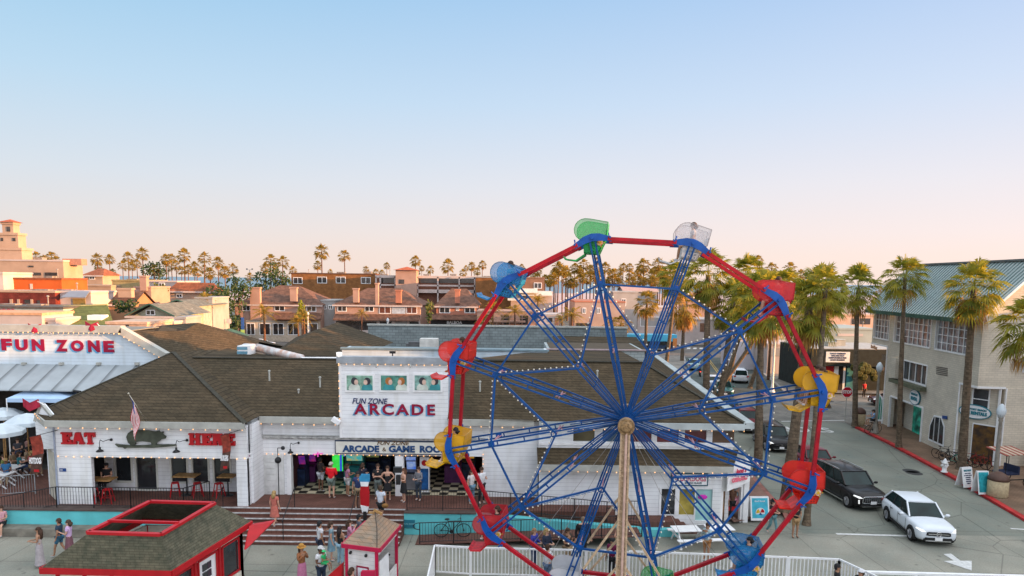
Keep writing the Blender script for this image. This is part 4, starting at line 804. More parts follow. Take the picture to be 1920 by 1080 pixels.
for k,a in enumerate(ANG):                       # struts joining the two sides
    g=MB()
    for r in (RR,RI): g.tube(wp(r,a,YN+0.1),wp(r,a,YF-0.1),0.03,n=6); g.tube(wp(r+0.12,a,YN+0.1),wp(r-0.12,a,YF-0.1),0.018,n=5)
    build('cross_strut',g,LINK,wh)
    g=MB(); g.bar(wp(RR,a,YN),wp(RR,a+30,YN),0.06,0.075,(0,1,0)); build('ring_brace',g,BLUE,wh)
def bulbrun(p,q,off,name='bulb_string'):
    g=MB(); n=int((q-p).length/0.19)
    g.cur=1; g.bar(p+(q-p)/n+off*.7,q-(q-p)/n+off*.7,.015,.015); g.cur=0
    for i in range(1,n): c=p+(q-p)*i/n+off; g.ball(c,0.029,n=6,m=4)
    build(name,g,[BULBW,BLUE],wh,True)
for a in (-12,48,108,168,228,288):
    for s_ in (-1,1):
        p=wp(RR,a,YN); q=wp(RI,a+30*s_,YN+0.08); g=MB(); g.bar(p,q,0.06,0.075,(0,1,0)); build('star_brace',g,BLUE,wh)
        d=(q-p).normalized(); nrm=V(-d.z,0,d.x); nrm=nrm if (nrm.dot(p-WC)>0) else -nrm
        bulbrun(p,q,nrm*0.085+V(0,-0.04,0))
for k,a in enumerate(ANG):
    if k%2==0 or a in (48+30,): 
        p=wp(RR,a,YN);q=wp(RR,a+30,YN); bulbrun(p,q,((p+q)/2-WC).normalized()*0.08+V(0,-0.04,0))
g=MB(); g.tube(V(WC.x,YN-0.25,WC.z),V(WC.x,YF+0.25,WC.z),0.16,n=16)
for y in (YN+0.28,YF-0.28): g.tube(V(WC.x,y-0.05,WC.z),V(WC.x,y+0.05,WC.z),0.26,n=24)
build('hub',g,BLUE,wh)
# towers
for y,s_ in ((YN-0.55,-1),(YF+0.55,1)):
    g=MB(); xb=WC.x-0.02
    for sx in (-1,1): 
        for sy in (-1,1): g.bar((xb+sx*0.15,y+sy*0.1,0),(xb+sx*0.13,y+sy*0.1,WC.z-0.1),0.06,0.06,(0,1,0))
    g.box(xb-0.11,xb+0.11,y-0.07,y+0.07,0,WC.z-0.15)
    z=0.1
    while z<WC.z-0.4:
        for sy in (-1,1): g.bar((xb-0.15,y+sy*0.12,z),(xb+0.15,y+sy*0.12,z+0.09),0.012,0.05,(0,1,0)); g.bar((xb+0.15,y+sy*0.12,z),(xb-0.15,y+sy*0.12,z+0.09),0.012,0.05,(0,1,0))
        z+=0.17
    build('tower',g,TAN,wh)
    g=MB(); g.tube((xb+0.03,y-0.13,0),(xb+0.03,y-0.13,WC.z-0.2),0.045,n=8); build('tower_tube',g,PINK,wh)
    for sx in (-1,1):
        for (z0,z1,dx) in ((4.2,2.4,1.25),(2.6,0.1,2.1)):
            g=MB(); g.bar((xb+sx*0.14,y,z0),(xb+sx*dx,y-0.1*s_,z1 if z1>1 else 0.1),0.07,0.07,(0,1,0)); build('tower_brace',g,TAN,wh)
    g=MB(); g.tube(V(WC.x,y-0.16,WC.z),V(WC.x,y+0.16,WC.z),0.27,n=24); g.tube(V(WC.x,y+s_*0.16,WC.z),V(WC.x,y+s_*0.22,WC.z),0.2,0.14,n=20)
    for j in range(8): b=2*PI*j/8; c=V(WC.x+0.21*math.cos(b),y+s_*0.165,WC.z+0.21*math.sin(b)); g.tube(c,c+V(0,s_*0.03,0),0.02,n=5)
    g.tube(V(WC.x,y+s_*0.22,WC.z-0.03),V(WC.x,y+s_*0.36,WC.z-0.03),0.07,0.07,n=10); build('bearing',g,mat('bearing tan',(0.36,0.22,0.10),0.5,s=12,amt=0.25),wh,False)
g=MB(); g.box(WC.x-4.2,WC.x+4.2,YN-1.0,YF+1.0,0.0,0.18); g.box(WC.x-1.2,WC.x+1.2,YF+1.0,YF+2.2,0,0.3); build('platform',g,mat('platform grey',(0.25,0.25,0.26),0.7,s=2,amt=0.15),wh)
g=MB()
for sx in (-1,1):
    for zz,xx in ((6.2,4.6),(5.0,3.4)): g.tube(V(WC.x,YF+0.6,WC.z-0.4),V(WC.x+sx*xx,YF+1.6,0.1),0.010,n=4)
build('guy_wires',g,mat('wire',(0.45,0.42,0.40),0.5),wh)
# ---- seats
cols={'green':((0.01,0.42,0.09),0.42),'clear':((0.55,0.53,0.55),0.30),'red':((0.60,0.008,0.02),0.60),'orange':((0.78,0.02,0.008),0.62),'yellow':((0.78,0.40,0.0),0.68),'blue':((0.01,0.22,0.50),0.5),'white':((0.6,0.6,0.62),0.8)}
seatm={}
for k,(c,al) in cols.items():
    seatm[k]=(mat('seat shell '+k,c if k!='clear' else (0.7,0.7,0.7),0.45,s=6,amt=0.2,coat=0.05), mat('seat hood '+k,tuple(min(1,x*1.1+0.02) for x in c),0.35,s=3,amt=0.08,alpha=al,coat=0.1), mat('seat edge '+k,tuple(x*0.55 for x in c),0.3,s=3,amt=0.04))
def hoodpts(y,k=1.0):
    pts=[(0.46,0.02),(0.47,0.55),(-0.10,0.62)]
    for i in range(9): b=math.radians(95+i*21); pts.append((-0.25+0.36*math.cos(b),0.265+0.36*math.sin(b)))
    pts+= [(-0.10,-0.02)]
    return [V(x*k,y,z*k) for x,z in pts]
def make_seat(kind, k, tilt, riders=False):
    a=ANG[k]; pc=wp(RW,a,YM)
    shell,hood,edge=seatm[kind]; s=bpy.data.objects.new('seat_tub',None)
    M=Matrix.Translation(pc)@Matrix.Rotation(math.radians(tilt),4,'Y')
    def tr(g): g.v=[tuple(M@Vector(v)) for v in g.v]; return g
    hw=0.56
    g=MB()                                             # tub: two cheeks, back, seat pan, front
    for sy in (-1,1): g.prism([(-0.30,sy*hw,0.02),(-0.24,sy*hw,-0.5),(0.24,sy*hw,-0.5),(0.36,sy*hw,-0.18),(0.46,sy*hw,0.05)],(0,-sy*0.03,0))
    g.prism([(0.24,-hw,-0.5),(0.36,-hw,-0.18),(0.46,-hw,0.05),(0.48,-hw,0.3),(0.44,-hw,0.3),(0.42,-hw,0.05),(0.32,-hw,-0.18),(0.2,-hw,-0.46)],(0,2*hw,0))
    g.box(-0.24,0.24,-hw,hw,-0.5,-0.46); g.box(-0.05,0.32,-hw,hw,-0.26,-0.22); 
    tub=build('seat_tub',tr(g),shell,wh)
    g=MB()
    for sy in (-1,1): g.prism(hoodpts(sy*(hw+0.015)),(0,0.02,0))
    g.prism([(0.46,-hw,0.05),(0.48,-hw,0.56),(0.46,-hw,0.56),(0.44,-hw,0.05)],(0,2*hw,0))
    build('hood',tr(g),hood,tub)
    g=MB()
    for sy in (-1,1):
        h=hoodpts(sy*(hw+0.025)); 
        for i in range(len(h)): g.tube(h[i],h[(i+1)%len(h)],0.012,n=4,cap=False)
    build('hood_edge',tr(g),edge,tub)
    g=MB(); g.prism([(-0.22,-0.42,-0.50),(-0.5,-0.42,-0.72),(-0.84,-0.42,-0.70),(-0.93,-0.42,-0.62),(-0.86,-0.42,-0.74),(-0.5,-0.42,-0.77),(-0.2,-0.42,-0.55)],(0,0.84,0)); build('footrest',tr(g),shell,tub)
    g=MB(); g.tube((0,-0.68,0),(0,0.68,0),0.03,n=8); g.tube((-0.2,-0.4,-0.02),(-0.2,0.4,-0.02),0.018,n=6); build('axle',tr(g),BLACKM,tub)
    g=MB(); g.tube((0.27,-hw-0.005,-0.12),(0.27,-hw-0.02,-0.12),0.10,n=14); build('emblem',tr(g),mat('cream emblem',(0.75,0.68,0.45),0.5,s=14,amt=0.3,c2=(0.55,0.15,0.05)),tub)
    g=MB(); g.tube((0.27,-hw-0.021,-0.12),(0.27,-hw-0.03,-0.12),0.045,n=10)
    for q in range(5): b=q*2*PI/5; g.prism([(0.27+0.12*math.cos(b-0.2),-hw-0.006,-0.12+0.12*math.sin(b-0.2)),(0.27+0.17*math.cos(b),-hw-0.006,-0.12+0.17*math.sin(b)),(0.27+0.12*math.cos(b+0.2),-hw-0.006,-0.12+0.12*math.sin(b+0.2))],(0,-0.004,0))
    build('emblem_star',tr(g),mat('emblem yellow',(0.75,0.45,0.02),0.5),tub)
    g=MB()
    for i in range(3):
        for j in range(2): c=V(-0.02+i*0.09,-hw-0.001,-0.33-0.09*j); g.tube(c,c+V(0,-0.004,0),0.018,n=8)
    build('vent_holes',tr(g),BLACKM,tub)
    bpy.data.objects.remove(s); return M
#            18      48     78        108      138    168     198     228   258      288   318    348
SEATS=[('clear',0,12),('red',1,2),('yellow',2,4),('orange',3,-2),('blue',4,2),('green',5,4),('white',6,0),('red',7,-8),('yellow',8,4),('orange',9,2),('blue',10,14),('green',11,3)]
SM={}
for kd,k,t in SEATS: SM[k]=make_seat(kd,k,t)
# the axle points at the viewer: turn the whole wheel about its own upright axis
wh.rotation_euler=(0,0,WROT)
RM=Matrix.Translation((WC.x,WC.y,0))@Matrix.Rotation(WROT,4,'Z')@Matrix.Translation((-WC.x,-WC.y,0))
SM={k:RM@M for k,M in SM.items()}
# ---- white fence behind the wheel
def picket(pts, label, hgt, m=WHITEP, gap=0.14, group='white fence panels around the wheel'):
    t=thing('fence',label,'fence',pts[0],group=group); a=MB(); b=MB(); c=MB()
    p=Vector(pts[0]); q=Vector(pts[1]); u=V(0,0,hgt)
    a.bar(p+u,q+u,0.06,0.07); a.bar(p+V(0,0,0.1),q+V(0,0,0.1),0.05,0.05); n=int((q-p).length/gap)
    for k in range(1,n): s_=p+(q-p)*k/n; b.bar(s_+V(0,0,0.1),s_+u,0.035,0.035,(0,1,0))
    for s_ in (p,q): c.bar(s_,s_+u,0.08,0.08,(0,1,0))
    build('rail',a,m,t); build('pickets',b,m,t); build('posts',c,m,t)
FZ=1.2
def fg(x,y): v=G(x,y,FZ); return V(v.x,v.y,0)
picket([fg(815,1023),fg(882,1027)],'short white fence panel at the left corner of the wheel enclosure, beside the ticket booth',FZ)
picket([fg(883,1027),fg(1098,1032)],'white fence panel in front of the women by the ramp',FZ)
picket([fg(1100,1032),fg(1175,1034)],'white fence panel just left of the wheel tower',FZ)
picket([fg(1180,1034),fg(1372,1041)],'white fence panel between the tower and the blue seat',FZ)
picket([fg(1378,1041),fg(1476,1045)],'white fence panel behind the low blue seat',FZ)
picket([fg(1480,1045),fg(1574,1049)],'white fence panel at the right corner of the wheel enclosure',FZ)
picket([fg(1574,1049),V(fg(1574,1049).x+1.2,23.0,0)],'white fence panel running towards the viewer by the seated men',FZ)
picket([V(fg(815,1023).x,fg(815,1023).y,0),V(fg(815,1023).x+0.1,23.2,0)],'white fence panel running towards the viewer at the left',FZ)
# ================================================================ RED KIOSK (skylight) 
ks=thing('kiosk','red trimmed kiosk with grey shingle roof and an open red framed skylight','kiosk',(-12.6,23.0,0))
KE=2.7; e0,e1,e2=G(75,1066,KE),G(322,1072,KE),G(472,978,KE); e3=e0+(e2-e1)
KR_=3.85; s0,s1,s2=G(165,1000,KR_),G(302,1004,KR_),G(402,945,KR_); s3=s0+(s2-s1)
g=MB(); g.add([e0,e1,e2,e3,s0,s1,s2,s3],[(0,1,5,4),(1,2,6,5),(2,3,7,6),(3,0,4,7)]); build('roof',g,mat('kiosk shingles',(0.165,0.15,0.105),0.95,kind='shingle',a=0.30,b=0.085,s=5,amt=0.2,bump=0.5,c2=(0.10,0.10,0.07),mc=1.3),ks)
g=MB(); 
for a,b in ((s0,s1),(s1,s2),(s2,s3),(s3,s0)): g.bar(a+V(0,0,0.03),b+V(0,0,0.03),0.15,0.09)
m0=s0+(s3-s0)*0.3; m1=s1+(s2-s1)*0.3; g.bar(m0+V(0,0,0.08),m1+V(0,0,0.08),0.09,0.08); build('skylight_frame',g,REDP,ks)
g=MB(); 
for a,b in ((e0,e1),(e1,e2),(e2,e3),(e3,e0)): g.bar(a-V(0,0,0.07),b-V(0,0,0.07),0.09,0.2)
build('fascia',g,REDP,ks)
ix=0.35; c0_,c1_,c2_,c3_=e0+V(ix,ix,0),e1+V(-ix,ix,0),e2+V(-ix,-ix*0.8,0),e3+V(ix,-ix,0)
g=MB(); 
for a,b in ((c0_,c1_),(c1_,c2_),(c2_,c3_),(c3_,c0_)):
    g.bar(V(a.x,a.y,2.45),V(b.x,b.y,2.45),0.1,0.3); g.bar(V(a.x,a.y,0.45),V(b.x,b.y,0.45),0.1,0.9)
build('wall',g,mat('cream kiosk boards',(0.68,0.62,0.52),0.6,s=4,amt=0.08),ks)
g=MB()
for a,b in ((c0_,c1_),(c1_,c2_)):
    for k in range(4 if a is c1_ else 5):
        p=a+(b-a)*k/(3 if a is c1_ else 4); g.bar(V(p.x,p.y,0),V(p.x,p.y,2.6),0.14,0.14,(0,1,0))
for a in (c2_,c3_): g.bar(V(a.x,a.y,0),V(a.x,a.y,2.6),0.14,0.14,(0,1,0))
build('posts',g,REDP,ks)
for k in range(3):
    a=c1_+(c2_-c1_)*(k+0.12)/3; b=c1_+(c2_-c1_)*(k+0.88)/3
    g=MB(); g.bar(V(a.x-0.02,a.y,1.6),V(b.x-0.02,b.y,1.6),0.03,1.25); o=build('window' if k!=1 else 'door',g,GLASS if k!=1 else WHITEP,ks)
    g=MB(); 
    for z in (0.98,2.24): g.bar(V(a.x+0.04,a.y,z),V(b.x+0.04,b.y,z),0.05,0.07)
    for p in (a,b): g.bar(V(p.x+0.04,p.y,0.98),V(p.x+0.04,p.y,2.24),0.05,0.07,(0,1,0))
    build('frame',g,REDP,o)
    if k==1:
        g=MB()
        for i in range(2):
            for j in range(3): 
                p=a+(b-a)*(0.25+0.25*i); q=a+(b-a)*(0.45+0.25*i); g.bar(V(p.x+0.01,p.y,1.3+0.3*j),V(q.x+0.01,q.y,1.3+0.3*j),0.05,0.24)
        build('door_panes',g,GLASS,o)
g=MB(); g.prism([e2+V(0.03,-0.35,-0.05),e2+V(0.75,0.1,-0.05),e2+V(0.75,0.1,-0.09),e2+V(0.1,-0.9,-0.75),e2+V(0.03,-0.9,-0.75)],(0.02,0.25,0)); build('awning_flap',g,REDP,ks)
g=MB(); g.box(c3_.x+0.3,c1_.x-0.3,c0_.y+0.4,c2_.y-0.3,0.7,0.95); build('counter',g,mat('kiosk counter grey',(0.35,0.36,0.38),0.5,s=3,amt=0.2),ks)
g=MB(); g.box(c3_.x+0.5,c3_.x+2.2,c2_.y-1.4,c2_.y-0.4,0.95,1.9); g.box(c1_.x-1.6,c1_.x-0.6,c0_.y+0.6,c0_.y+1.4,0.95,1.3); build('shelf_stock',g,mat('dark green stock',(0.03,0.08,0.06),0.7,s=6,amt=0.5),ks)
g=MB(); g.box(c1_.x-2.3,c1_.x-0.9,c2_.y-2.6,c2_.y-1.5,2.0,2.6); g.box(c3_.x+0.3,c3_.x+0.6,c2_.y-1.8,c2_.y-1.5,2.3,2.65); build('ceiling_unit',g,mat('pale grey unit',(0.50,0.50,0.52),0.6,s=4,amt=0.2),ks)
for (a,b,n,yy) in ((c0_,c1_,9,-0.07),): 
    g=MB()
    for k in range(n): p=a+(b-a)*(k+0.5)/n; g.ball((p.x,p.y+yy,2.5),0.03,n=5,m=3)
    for k in range(9): p=c1_+(c2_-c1_)*(k+0.5)/9; g.ball((p.x+0.07,p.y,2.5),0.03,n=5,m=3)
    build('bolts',g,BLACKM,ks)
# ================================================================ TICKET BOOTH
tb=thing('ticket_booth','small white ticket booth with red corner posts and pyramid shingle roof','booth',(-5.2,24.4,0))
TE=2.5; t0,t1,t2=G(641,1020,TE),G(712,1029,TE),G(751,984,TE); t3=t0+(t2-t1); ap=P(702,961,24.6)
g=MB(); g.add([t0,t1,t2,t3,ap],[(0,1,4),(1,2,4),(2,3,4),(3,0,4)]); build('roof',g,mat('booth shingles',(0.42,0.27,0.18),0.95,kind='shingle',a=0.35,b=0.10,s=4,amt=0.15,bump=0.5,c2=(0.34,0.26,0.20)),tb)
g=MB(); g.path([ap+V(0.02,0,0.03),ap+(t1-ap)*0.5+V(0.0,0,0.05),t1+V(-0.1,0,0.05)],0.015,n=4); build('cable',g,BLACKM,tb)
g=MB(); g.obox(ap+V(0.12,0.02,0.02),0.34,0.05,0.1,M=Matrix.Rotation(0.5,3,'Y')); g.obox(ap+V(-0.1,0,0.0),0.22,0.12,0.06); build('ridge_board',g,WOOD,tb)
g=MB(); 
for a,b in ((t0,t1),(t1,t2),(t2,t3),(t3,t0)): g.bar(a-V(0,0,0.06),b-V(0,0,0.06),0.06,0.15)
MAGR=mat('crimson paint',(0.48,0.012,0.06),0.45,s=3,amt=0.08)
iy=0.14; b0,b1,b2,b3=t0+V(iy,iy,0),t1+V(-iy,iy,0),t2+V(-iy,-iy,0),t3+V(iy,-iy,0)
for p in (b0,b1,b2,b3): g.bar(V(p.x,p.y,0),V(p.x,p.y,TE-0.05),0.11,0.11,(0,1,0))
build('posts',g,MAGR,tb)
g=MB(); g.bar(V(b0.x,b0.y,1.2),V(b1.x,b1.y,1.2),0.05,2.4); g.bar(V(b2.x,b2.y,1.2),V(b3.x,b3.y,1.2),0.05,2.4); g.bar(V(b3.x,b3.y,1.2),V(b0.x,b0.y,1.2),0.05,2.4); g.bar(V(b1.x,b1.y,0.5),V(b2.x,b2.y,0.5),0.05,1.0); g.bar(V(b1.x,b1.y,2.3),V(b2.x,b2.y,2.3),0.05,0.3)
q=b1+(b2-b1)*0.5; g.bar(V(q.x,q.y,1.0),V(b2.x,b2.y,1.0),0.05,2.0) if False else None
build('wall',g,mat('booth white boards',(0.74,0.72,0.70),0.6,kind='siding',a=0.15,s=3,amt=0.06),tb)
g=MB(); a=b1+(b2-b1)*0.05+V(0.05,0,0); b=a+V(0.55,0.75,0)*0+ (b2-b1)*0.42+V(0.02,0,0); g.bar(V(a.x,a.y,0.95),V(b.x,b.y,0.95),0.04,1.9); dd=build('door',g,WHITEP,tb)
g=MB(); g.ball((b.x+0.06,b.y-0.1,1.85),0.035); g.ball((b.x+0.06,b.y-0.1,0.75),0.035); build('hinge',g,BLACKM,dd)
def facept(u,z): p=b0+(b1-b0)*u; return V(p.x,p.y-0.04,z)
g=MB(); 
for u,z in ((0.14,2.18),(0.66,2.16)): p=facept(u,z); g.tube(p,p-V(0,0.08,0),0.055,n=12)
build('camera_domes',g,BLACKM,tb)
g=MB(); g.prism([facept(0.33,0.7),facept(0.74,0.7),facept(0.74,1.72),facept(0.33,1.72)],(0,-0.02,0)); po=build('notice_frame',g,MATS['letter crimson'],tb)
g=MB(); g.prism([facept(0.37,0.75)-V(0,0.021,0),facept(0.70,0.75)-V(0,0.021,0),facept(0.70,1.66)-V(0,0.021,0),facept(0.37,1.66)-V(0,0.021,0)],(0,-0.006,0)); build('notice',g,mat('notice paper',(0.70,0.72,0.76),0.6,s=3,amt=0.04),po)
g=MB(); c=facept(0.535,1.42); 
for i in range(16): b=i*2*PI/16; g.tube(c+V(0.13*math.cos(b),-0.03,0.13*math.sin(b)),c+V(0.13*math.cos(b+0.4),-0.03,0.13*math.sin(b+0.4)),0.008,n=4)
for i in range(5): g.bar(facept(0.42,1.18-0.07*i)+V(0,-0.03,0),facept(0.65-0.03*(i%2),1.18-0.07*i)+V(0,-0.03,0),0.004,0.018)
build('notice_print',g,mat('grey print',(0.35,0.38,0.42),0.6),po)
g=MB(); p=facept(0.12,1.28); g.box(p.x-0.05,p.x+0.07,p.y-0.03,p.y,1.22,1.36); build('green_box',g,mat('green box',(0.02,0.25,0.08),0.5),tb)
g=MB(); p=b2+V(0.1,-0.2,2.3); g.obox(p,0.3,0.2,0.2); g.obox(p+V(0.05,-0.15,-0.35),0.16,0.16,0.35); build('speaker',g,BLACKM,tb)
g=MB(); p=G(600,1078,0.4)
a_=P(640,1058,23.6); g.prism([a_,a_+V(0,0,-0.9),P(596,1110,23.2),P(615,1080,23.4)],(0.03,0.25,0)); build('side_panel',g,REDP,tb)
p0,p1=P(676,1074,22.6),P(703,1072,22.6)
g=MB(); g.prism([p0,p1,P(705,1066,22.6),P(701,1071,22.6),P(678,1071,22.6)],(0,0.1,0.0)); g.prism([V(p0.x,22.6,p0.z),V(p0.x,22.6,0.9),V(p1.x,22.6,0.9),V(p1.x,22.6,p1.z)],(0,0.1,0)); one('sign_stand',g,MAGR,'small crimson sign stand in front of the ticket booth','sign stand')
# ================================================================ STREET, RIGHT SIDE
SHG=mat('grey shingle siding',(0.66,0.59,0.48),0.85,kind='brick',a=0.38,b=0.15,s=1.0,amt=0.07,bump=0.3,mc=0.55)
GTR=mat('dark green trim',(0.05,0.12,0.09),0.6,s=2,amt=0.15)
GMET=mat('green metal roof',(0.47,0.50,0.48),0.6,s=0.6,amt=0.12,c2=(0.37,0.42,0.41))
br_=thing('bike_rental_building','large grey shingled corner building with green metal roof and bike rental signs','building',(38,50,0))
# facade plane from (31.9,58) to (30.75,44.6)
FA=V(32.05,58.0,0); FB=V(30.75,44.6,0); fd=(FB-FA).normalized(); fn=V(fd.y,-fd.x,0)   # outward normal towards -X
if fn.x>0: fn=-fn
def onf(x,y):                                    # pixel to point on the facade plane
    d=ray(x,y); o=V(0,0,H); n3=V(fn.x,fn.y,0); t=((FA-o).dot(n3))/d.dot(n3); return o+d*t
EZ=9.85; CH=V(30.9,46.6,0); CH2=V(32.3,44.5,0); EBX=60.0
def fpoly(g,pix,off,th):                          # polygon on facade from pixels, pushed outward by off, thickness th
    pts=[onf(x,y)+fn*off for x,y in pix]; g.prism(pts,fn*th); return g
g=MB(); inn=-fn*0.3
def fwall(g,u0,u1,z0,z1):
    a=FA+fd*u0; b=FA+fd*u1; g.prism([V(a.x,a.y,z0),V(b.x,b.y,z0),V(b.x,b.y,z1),V(a.x,a.y,z1)],inn)
LF=(FB-FA).length
wu=[]                                             # openings measured along the wall
def uz_(x,y): p=onf(x,y); return (p-FA).dot(fd),p.z
ops=[((1634,588),(1667,634)),((1680,592),(1745,645)),((1758,598),(1814,657)),((1693,680),(1737,722)),((1671,746),(1729,800))]
rects=[]
for (a,b) in ops: ua,za=uz_(*a); ub,zb_=uz_(*b); rects.append((ua,ub,zb_,za))
# make the rows level
rects=[(0.35,rects[0][1],7.35,9.55),(rects[1][0],rects[1][1],7.35,9.55),(rects[2][0],rects[2][1],7.35,9.55),(rects[3][0],rects[3][1],4.45,6.0),(rects[4][0],rects[4][1],0.0,2.75)]
TC=5.35; UX=3.3; FU=FA-fd*UX           # the upper storey runs on past the ground floor
rects[0]=(-UX+.35,rects[0][1],7.35,9.55)
us=sorted(set([-UX,0,LF-2.05,LF]+[r[0] for r in rects]+[r[1] for r in rects]))
for i in range(len(us)-1):
    um=(us[i]+us[i+1])/2; z=(6.75 if um<0 else 0.0) if um<LF-2.05 else TC
    hs=sorted([(r[2],r[3]) for r in rects if r[0]<um<r[1]])
    for h0,h1 in hs:
        if h0>z: fwall(g,us[i],us[i+1],z,h0)
        z=h1
    fwall(g,us[i],us[i+1],z,EZ)
g.box(FB.x,EBX,FB.y,FB.y+0.3,TC,EZ); g.box(CH2.x+0.2,EBX,CH2.y,CH2.y+0.3,0,TC)
RX=34.3; RZ=13.75; g.prism([(FB.x,FB.y,EZ),(EBX,FB.y,EZ),(EBX,FB.y,RZ-0.1),(RX,FB.y,RZ-0.1)],(0,0.3,0))
g.box(FA.x+0.05,EBX,FA.y-0.3,FA.y,0,6.74); g.box(FU.x+0.05,EBX,FU.y-0.3,FU.y,6.75,EZ); g.box(FU.x+.3,EBX,FA.y,FU.y-.3,6.75,6.9); g.box(EBX-.3,EBX,FB.y,FU.y,0,EZ+3)
g.prism([(FU.x,FU.y-0.3,EZ),(EBX,FU.y-0.3,EZ),(EBX,FU.y-0.3,RZ-0.1),(RX+0.8,FU.y-0.3,RZ-0.1)],(0,0.3,0))
build('wall',g,SHG,br_)
g=MB(); g.prism([V(CH.x,CH.y,0),V(CH2.x,CH2.y,0),V(CH2.x,CH2.y,TC),V(CH.x,CH.y,TC)],(0.12,0.28,0)); g.prism([V(CH.x,CH.y,TC),V(CH2.x,CH2.y,TC),V(FB.x,FB.y,TC)],(0,0,0.05)); build('corner_wall',g,SHG,br_)
g=MB(); g.add([FU+fn*0.5+V(0,0.4,EZ-0.05),FB+fn*0.5+V(0,-0.4,EZ-0.05),V(RX,FB.y-0.4,RZ),V(RX+1.3,FU.y+0.4,RZ),V(EBX,FB.y-0.4,RZ),V(EBX,FU.y+0.4,RZ)],[(0,1,2,3),(3,2,4,5)]); build('roof',g,GMET,br_)
g=MB(); e0_=FU+fn*0.5+V(0,0.4,EZ-0.0); e1_=FB+fn*0.5+V(0,-0.4,EZ-0.0); r0_=V(RX+1.3,FU.y+0.4,RZ+.05); r1_=V(RX,FB.y-0.4,RZ+.05)
for k in range(43): q=k/42; g.bar(e0_*(1-q)+e1_*q,r0_*(1-q)+r1_*q,0.05,0.07)
build('standing_seams',g,mat('dark seam metal',(0.22,0.30,0.29),0.5),br_)
g=MB(); a=FU+fn*0.52+V(0,0.4,EZ-0.17); b=FB+fn*0.52+V(0,-0.4,EZ-0.17); g.bar(a,b,0.14,0.3); build('gutter',g,GTR,br_)
g=MB(); g.bar(b+V(0.1,-0.02,0.15),V(RX,FB.y-0.42,RZ),0.12,0.2,(0,1,0)); build('rake_trim',g,WHITEP,br_); g=MB(); g.bar(V(RX,FB.y-0.4,RZ+0.06),V(RX+1.3,FU.y+0.4,RZ+0.06),0.4,0.14); build('ridge_cap',g,mat('dark ridge',(0.12,0.13,0.13),0.6),br_)
# windows
def fwin(r,cols,rows,nm='window',glass=GLASS,inset=-0.14,fr=0.09,sill=True):
    u0,u1,z0,z1=r; a=FA+fd*u0; b=FA+fd*u1; g=MB()
    g.prism([V(a.x,a.y,z0)+fn*inset,V(b.x,b.y,z0)+fn*inset,V(b.x,b.y,z1)+fn*inset,V(a.x,a.y,z1)+fn*inset],fn*0.01); w_=build(nm,g,glass,br_)
    g=MB()
    for k in range(cols+1):
        p=FA+fd*(u0+(u1-u0)*k/cols)+fn*(inset+0.05); th=fr if k in(0,cols) else 0.045; g.bar(V(p.x,p.y,z0),V(p.x,p.y,z1),th,0.07,fd)
    for k in range(rows+1):
        z=z0+(z1-z0)*k/rows; th=fr if k in(0,rows) else 0.045; g.bar(V(a.x,a.y,z)+fn*(inset+0.055),V(b.x,b.y,z)+fn*(inset+0.055),0.07,th)
    build('muntins',g,WHITEP,w_)
    g=MB()
    for p,q in ((V(a.x,a.y,z0),V(a.x,a.y,z1)),(V(b.x,b.y,z0),V(b.x,b.y,z1))): g.bar(p+fn*0.03,q+fn*0.03,0.1,0.06,fd)
    g.bar(V(a.x,a.y,z0)+fn*0.035,V(b.x,b.y,z0)+fn*0.035,0.07,0.12); g.bar(V(a.x,a.y,z1)+fn*0.035,V(b.x,b.y,z1)+fn*0.035,0.07,0.1); build('casing',g,WHITEP,w_)
    return w_
REFLPAINT=mat('painted reflection glass',(0.32,0.33,0.36),0.15,s=1.6,c2=(0.10,0.06,0.045),spec=0.5)  # warm palm reflections and pale curtains are painted into the glass colour
fwin(rects[0],5,4,glass=REFLPAINT); fwin(rects[1],8,4,glass=REFLPAINT); fwin(rects[2],6,4,glass=REFLPAINT)
fwin(rects[3],4,1,glass=GLASS)
g=MB(); 
u0,u1,z0,z1=rects[3]; a=FA+fd*(u0-1.15)+fn*0.02; b=FA+fd*(u0-0.05)+fn*0.02
g.prism([V(a.x,a.y,z0),V(b.x,b.y,z0),V(b.x,b.y,z1+.1),V(a.x,a.y,z1+.1)],fn*0.5); build('window_bay',g,SHG,br_); g=MB(); a2=FA+fd*(u0-1.2); b2=FA+fd*(u1+.1); g.prism([V(a2.x,a2.y,z0-0.12)+fn*0.04,V(b2.x,b2.y,z0-0.12)+fn*0.04,V(b2.x,b2.y,z0-0.12)+fn*0.5,V(a2.x,a2.y,z0-0.12)+fn*0.5],(0,0,-0.3)); build('sill_box',g,mat('olive sill',(0.13,0.14,0.09),0.7),br_)
# shop door opening
u0,u1,z0,z1=rects[4]
TGL=mat('green lit shop glass',(0.02,0.28,0.20),0.3,s=2.0,amt=0.4,emit=0.12)
a=FA+fd*u0; b=FA+fd*u1; g=MB(); g.prism([V(a.x,a.y,0)-fn*1.2,V(b.x,b.y,0)-fn*1.2,V(b.x,b.y,z1)-fn*1.2,V(a.x,a.y,z1)-fn*1.2],fn*0.05); build('shop_front',g,SHG,br_)
g=MB(); p=a+(b-a)*0.30-fn*1.1; q=a+(b-a)*0.72-fn*1.1; g.prism([V(p.x,p.y,0.1),V(q.x,q.y,0.1),V(q.x,q.y,2.6),V(p.x,p.y,2.6)],fn*0.03); build('shop_window',g,TGL,br_)
g=MB(); p=a+(b-a)*0.74-fn*1.0; q=a+(b-a)*0.86-fn*1.0; g.prism([V(p.x,p.y,0),V(q.x,q.y,0),V(q.x,q.y,2.5),V(p.x,p.y,2.5)],fn*0.05); build('door',g,WHITEP,br_)
g=MB(); 
for p in (a,b): g.bar(V(p.x,p.y,0)+fn*0.04,V(p.x,p.y,z1)+fn*0.04,0.16,0.07,fd)
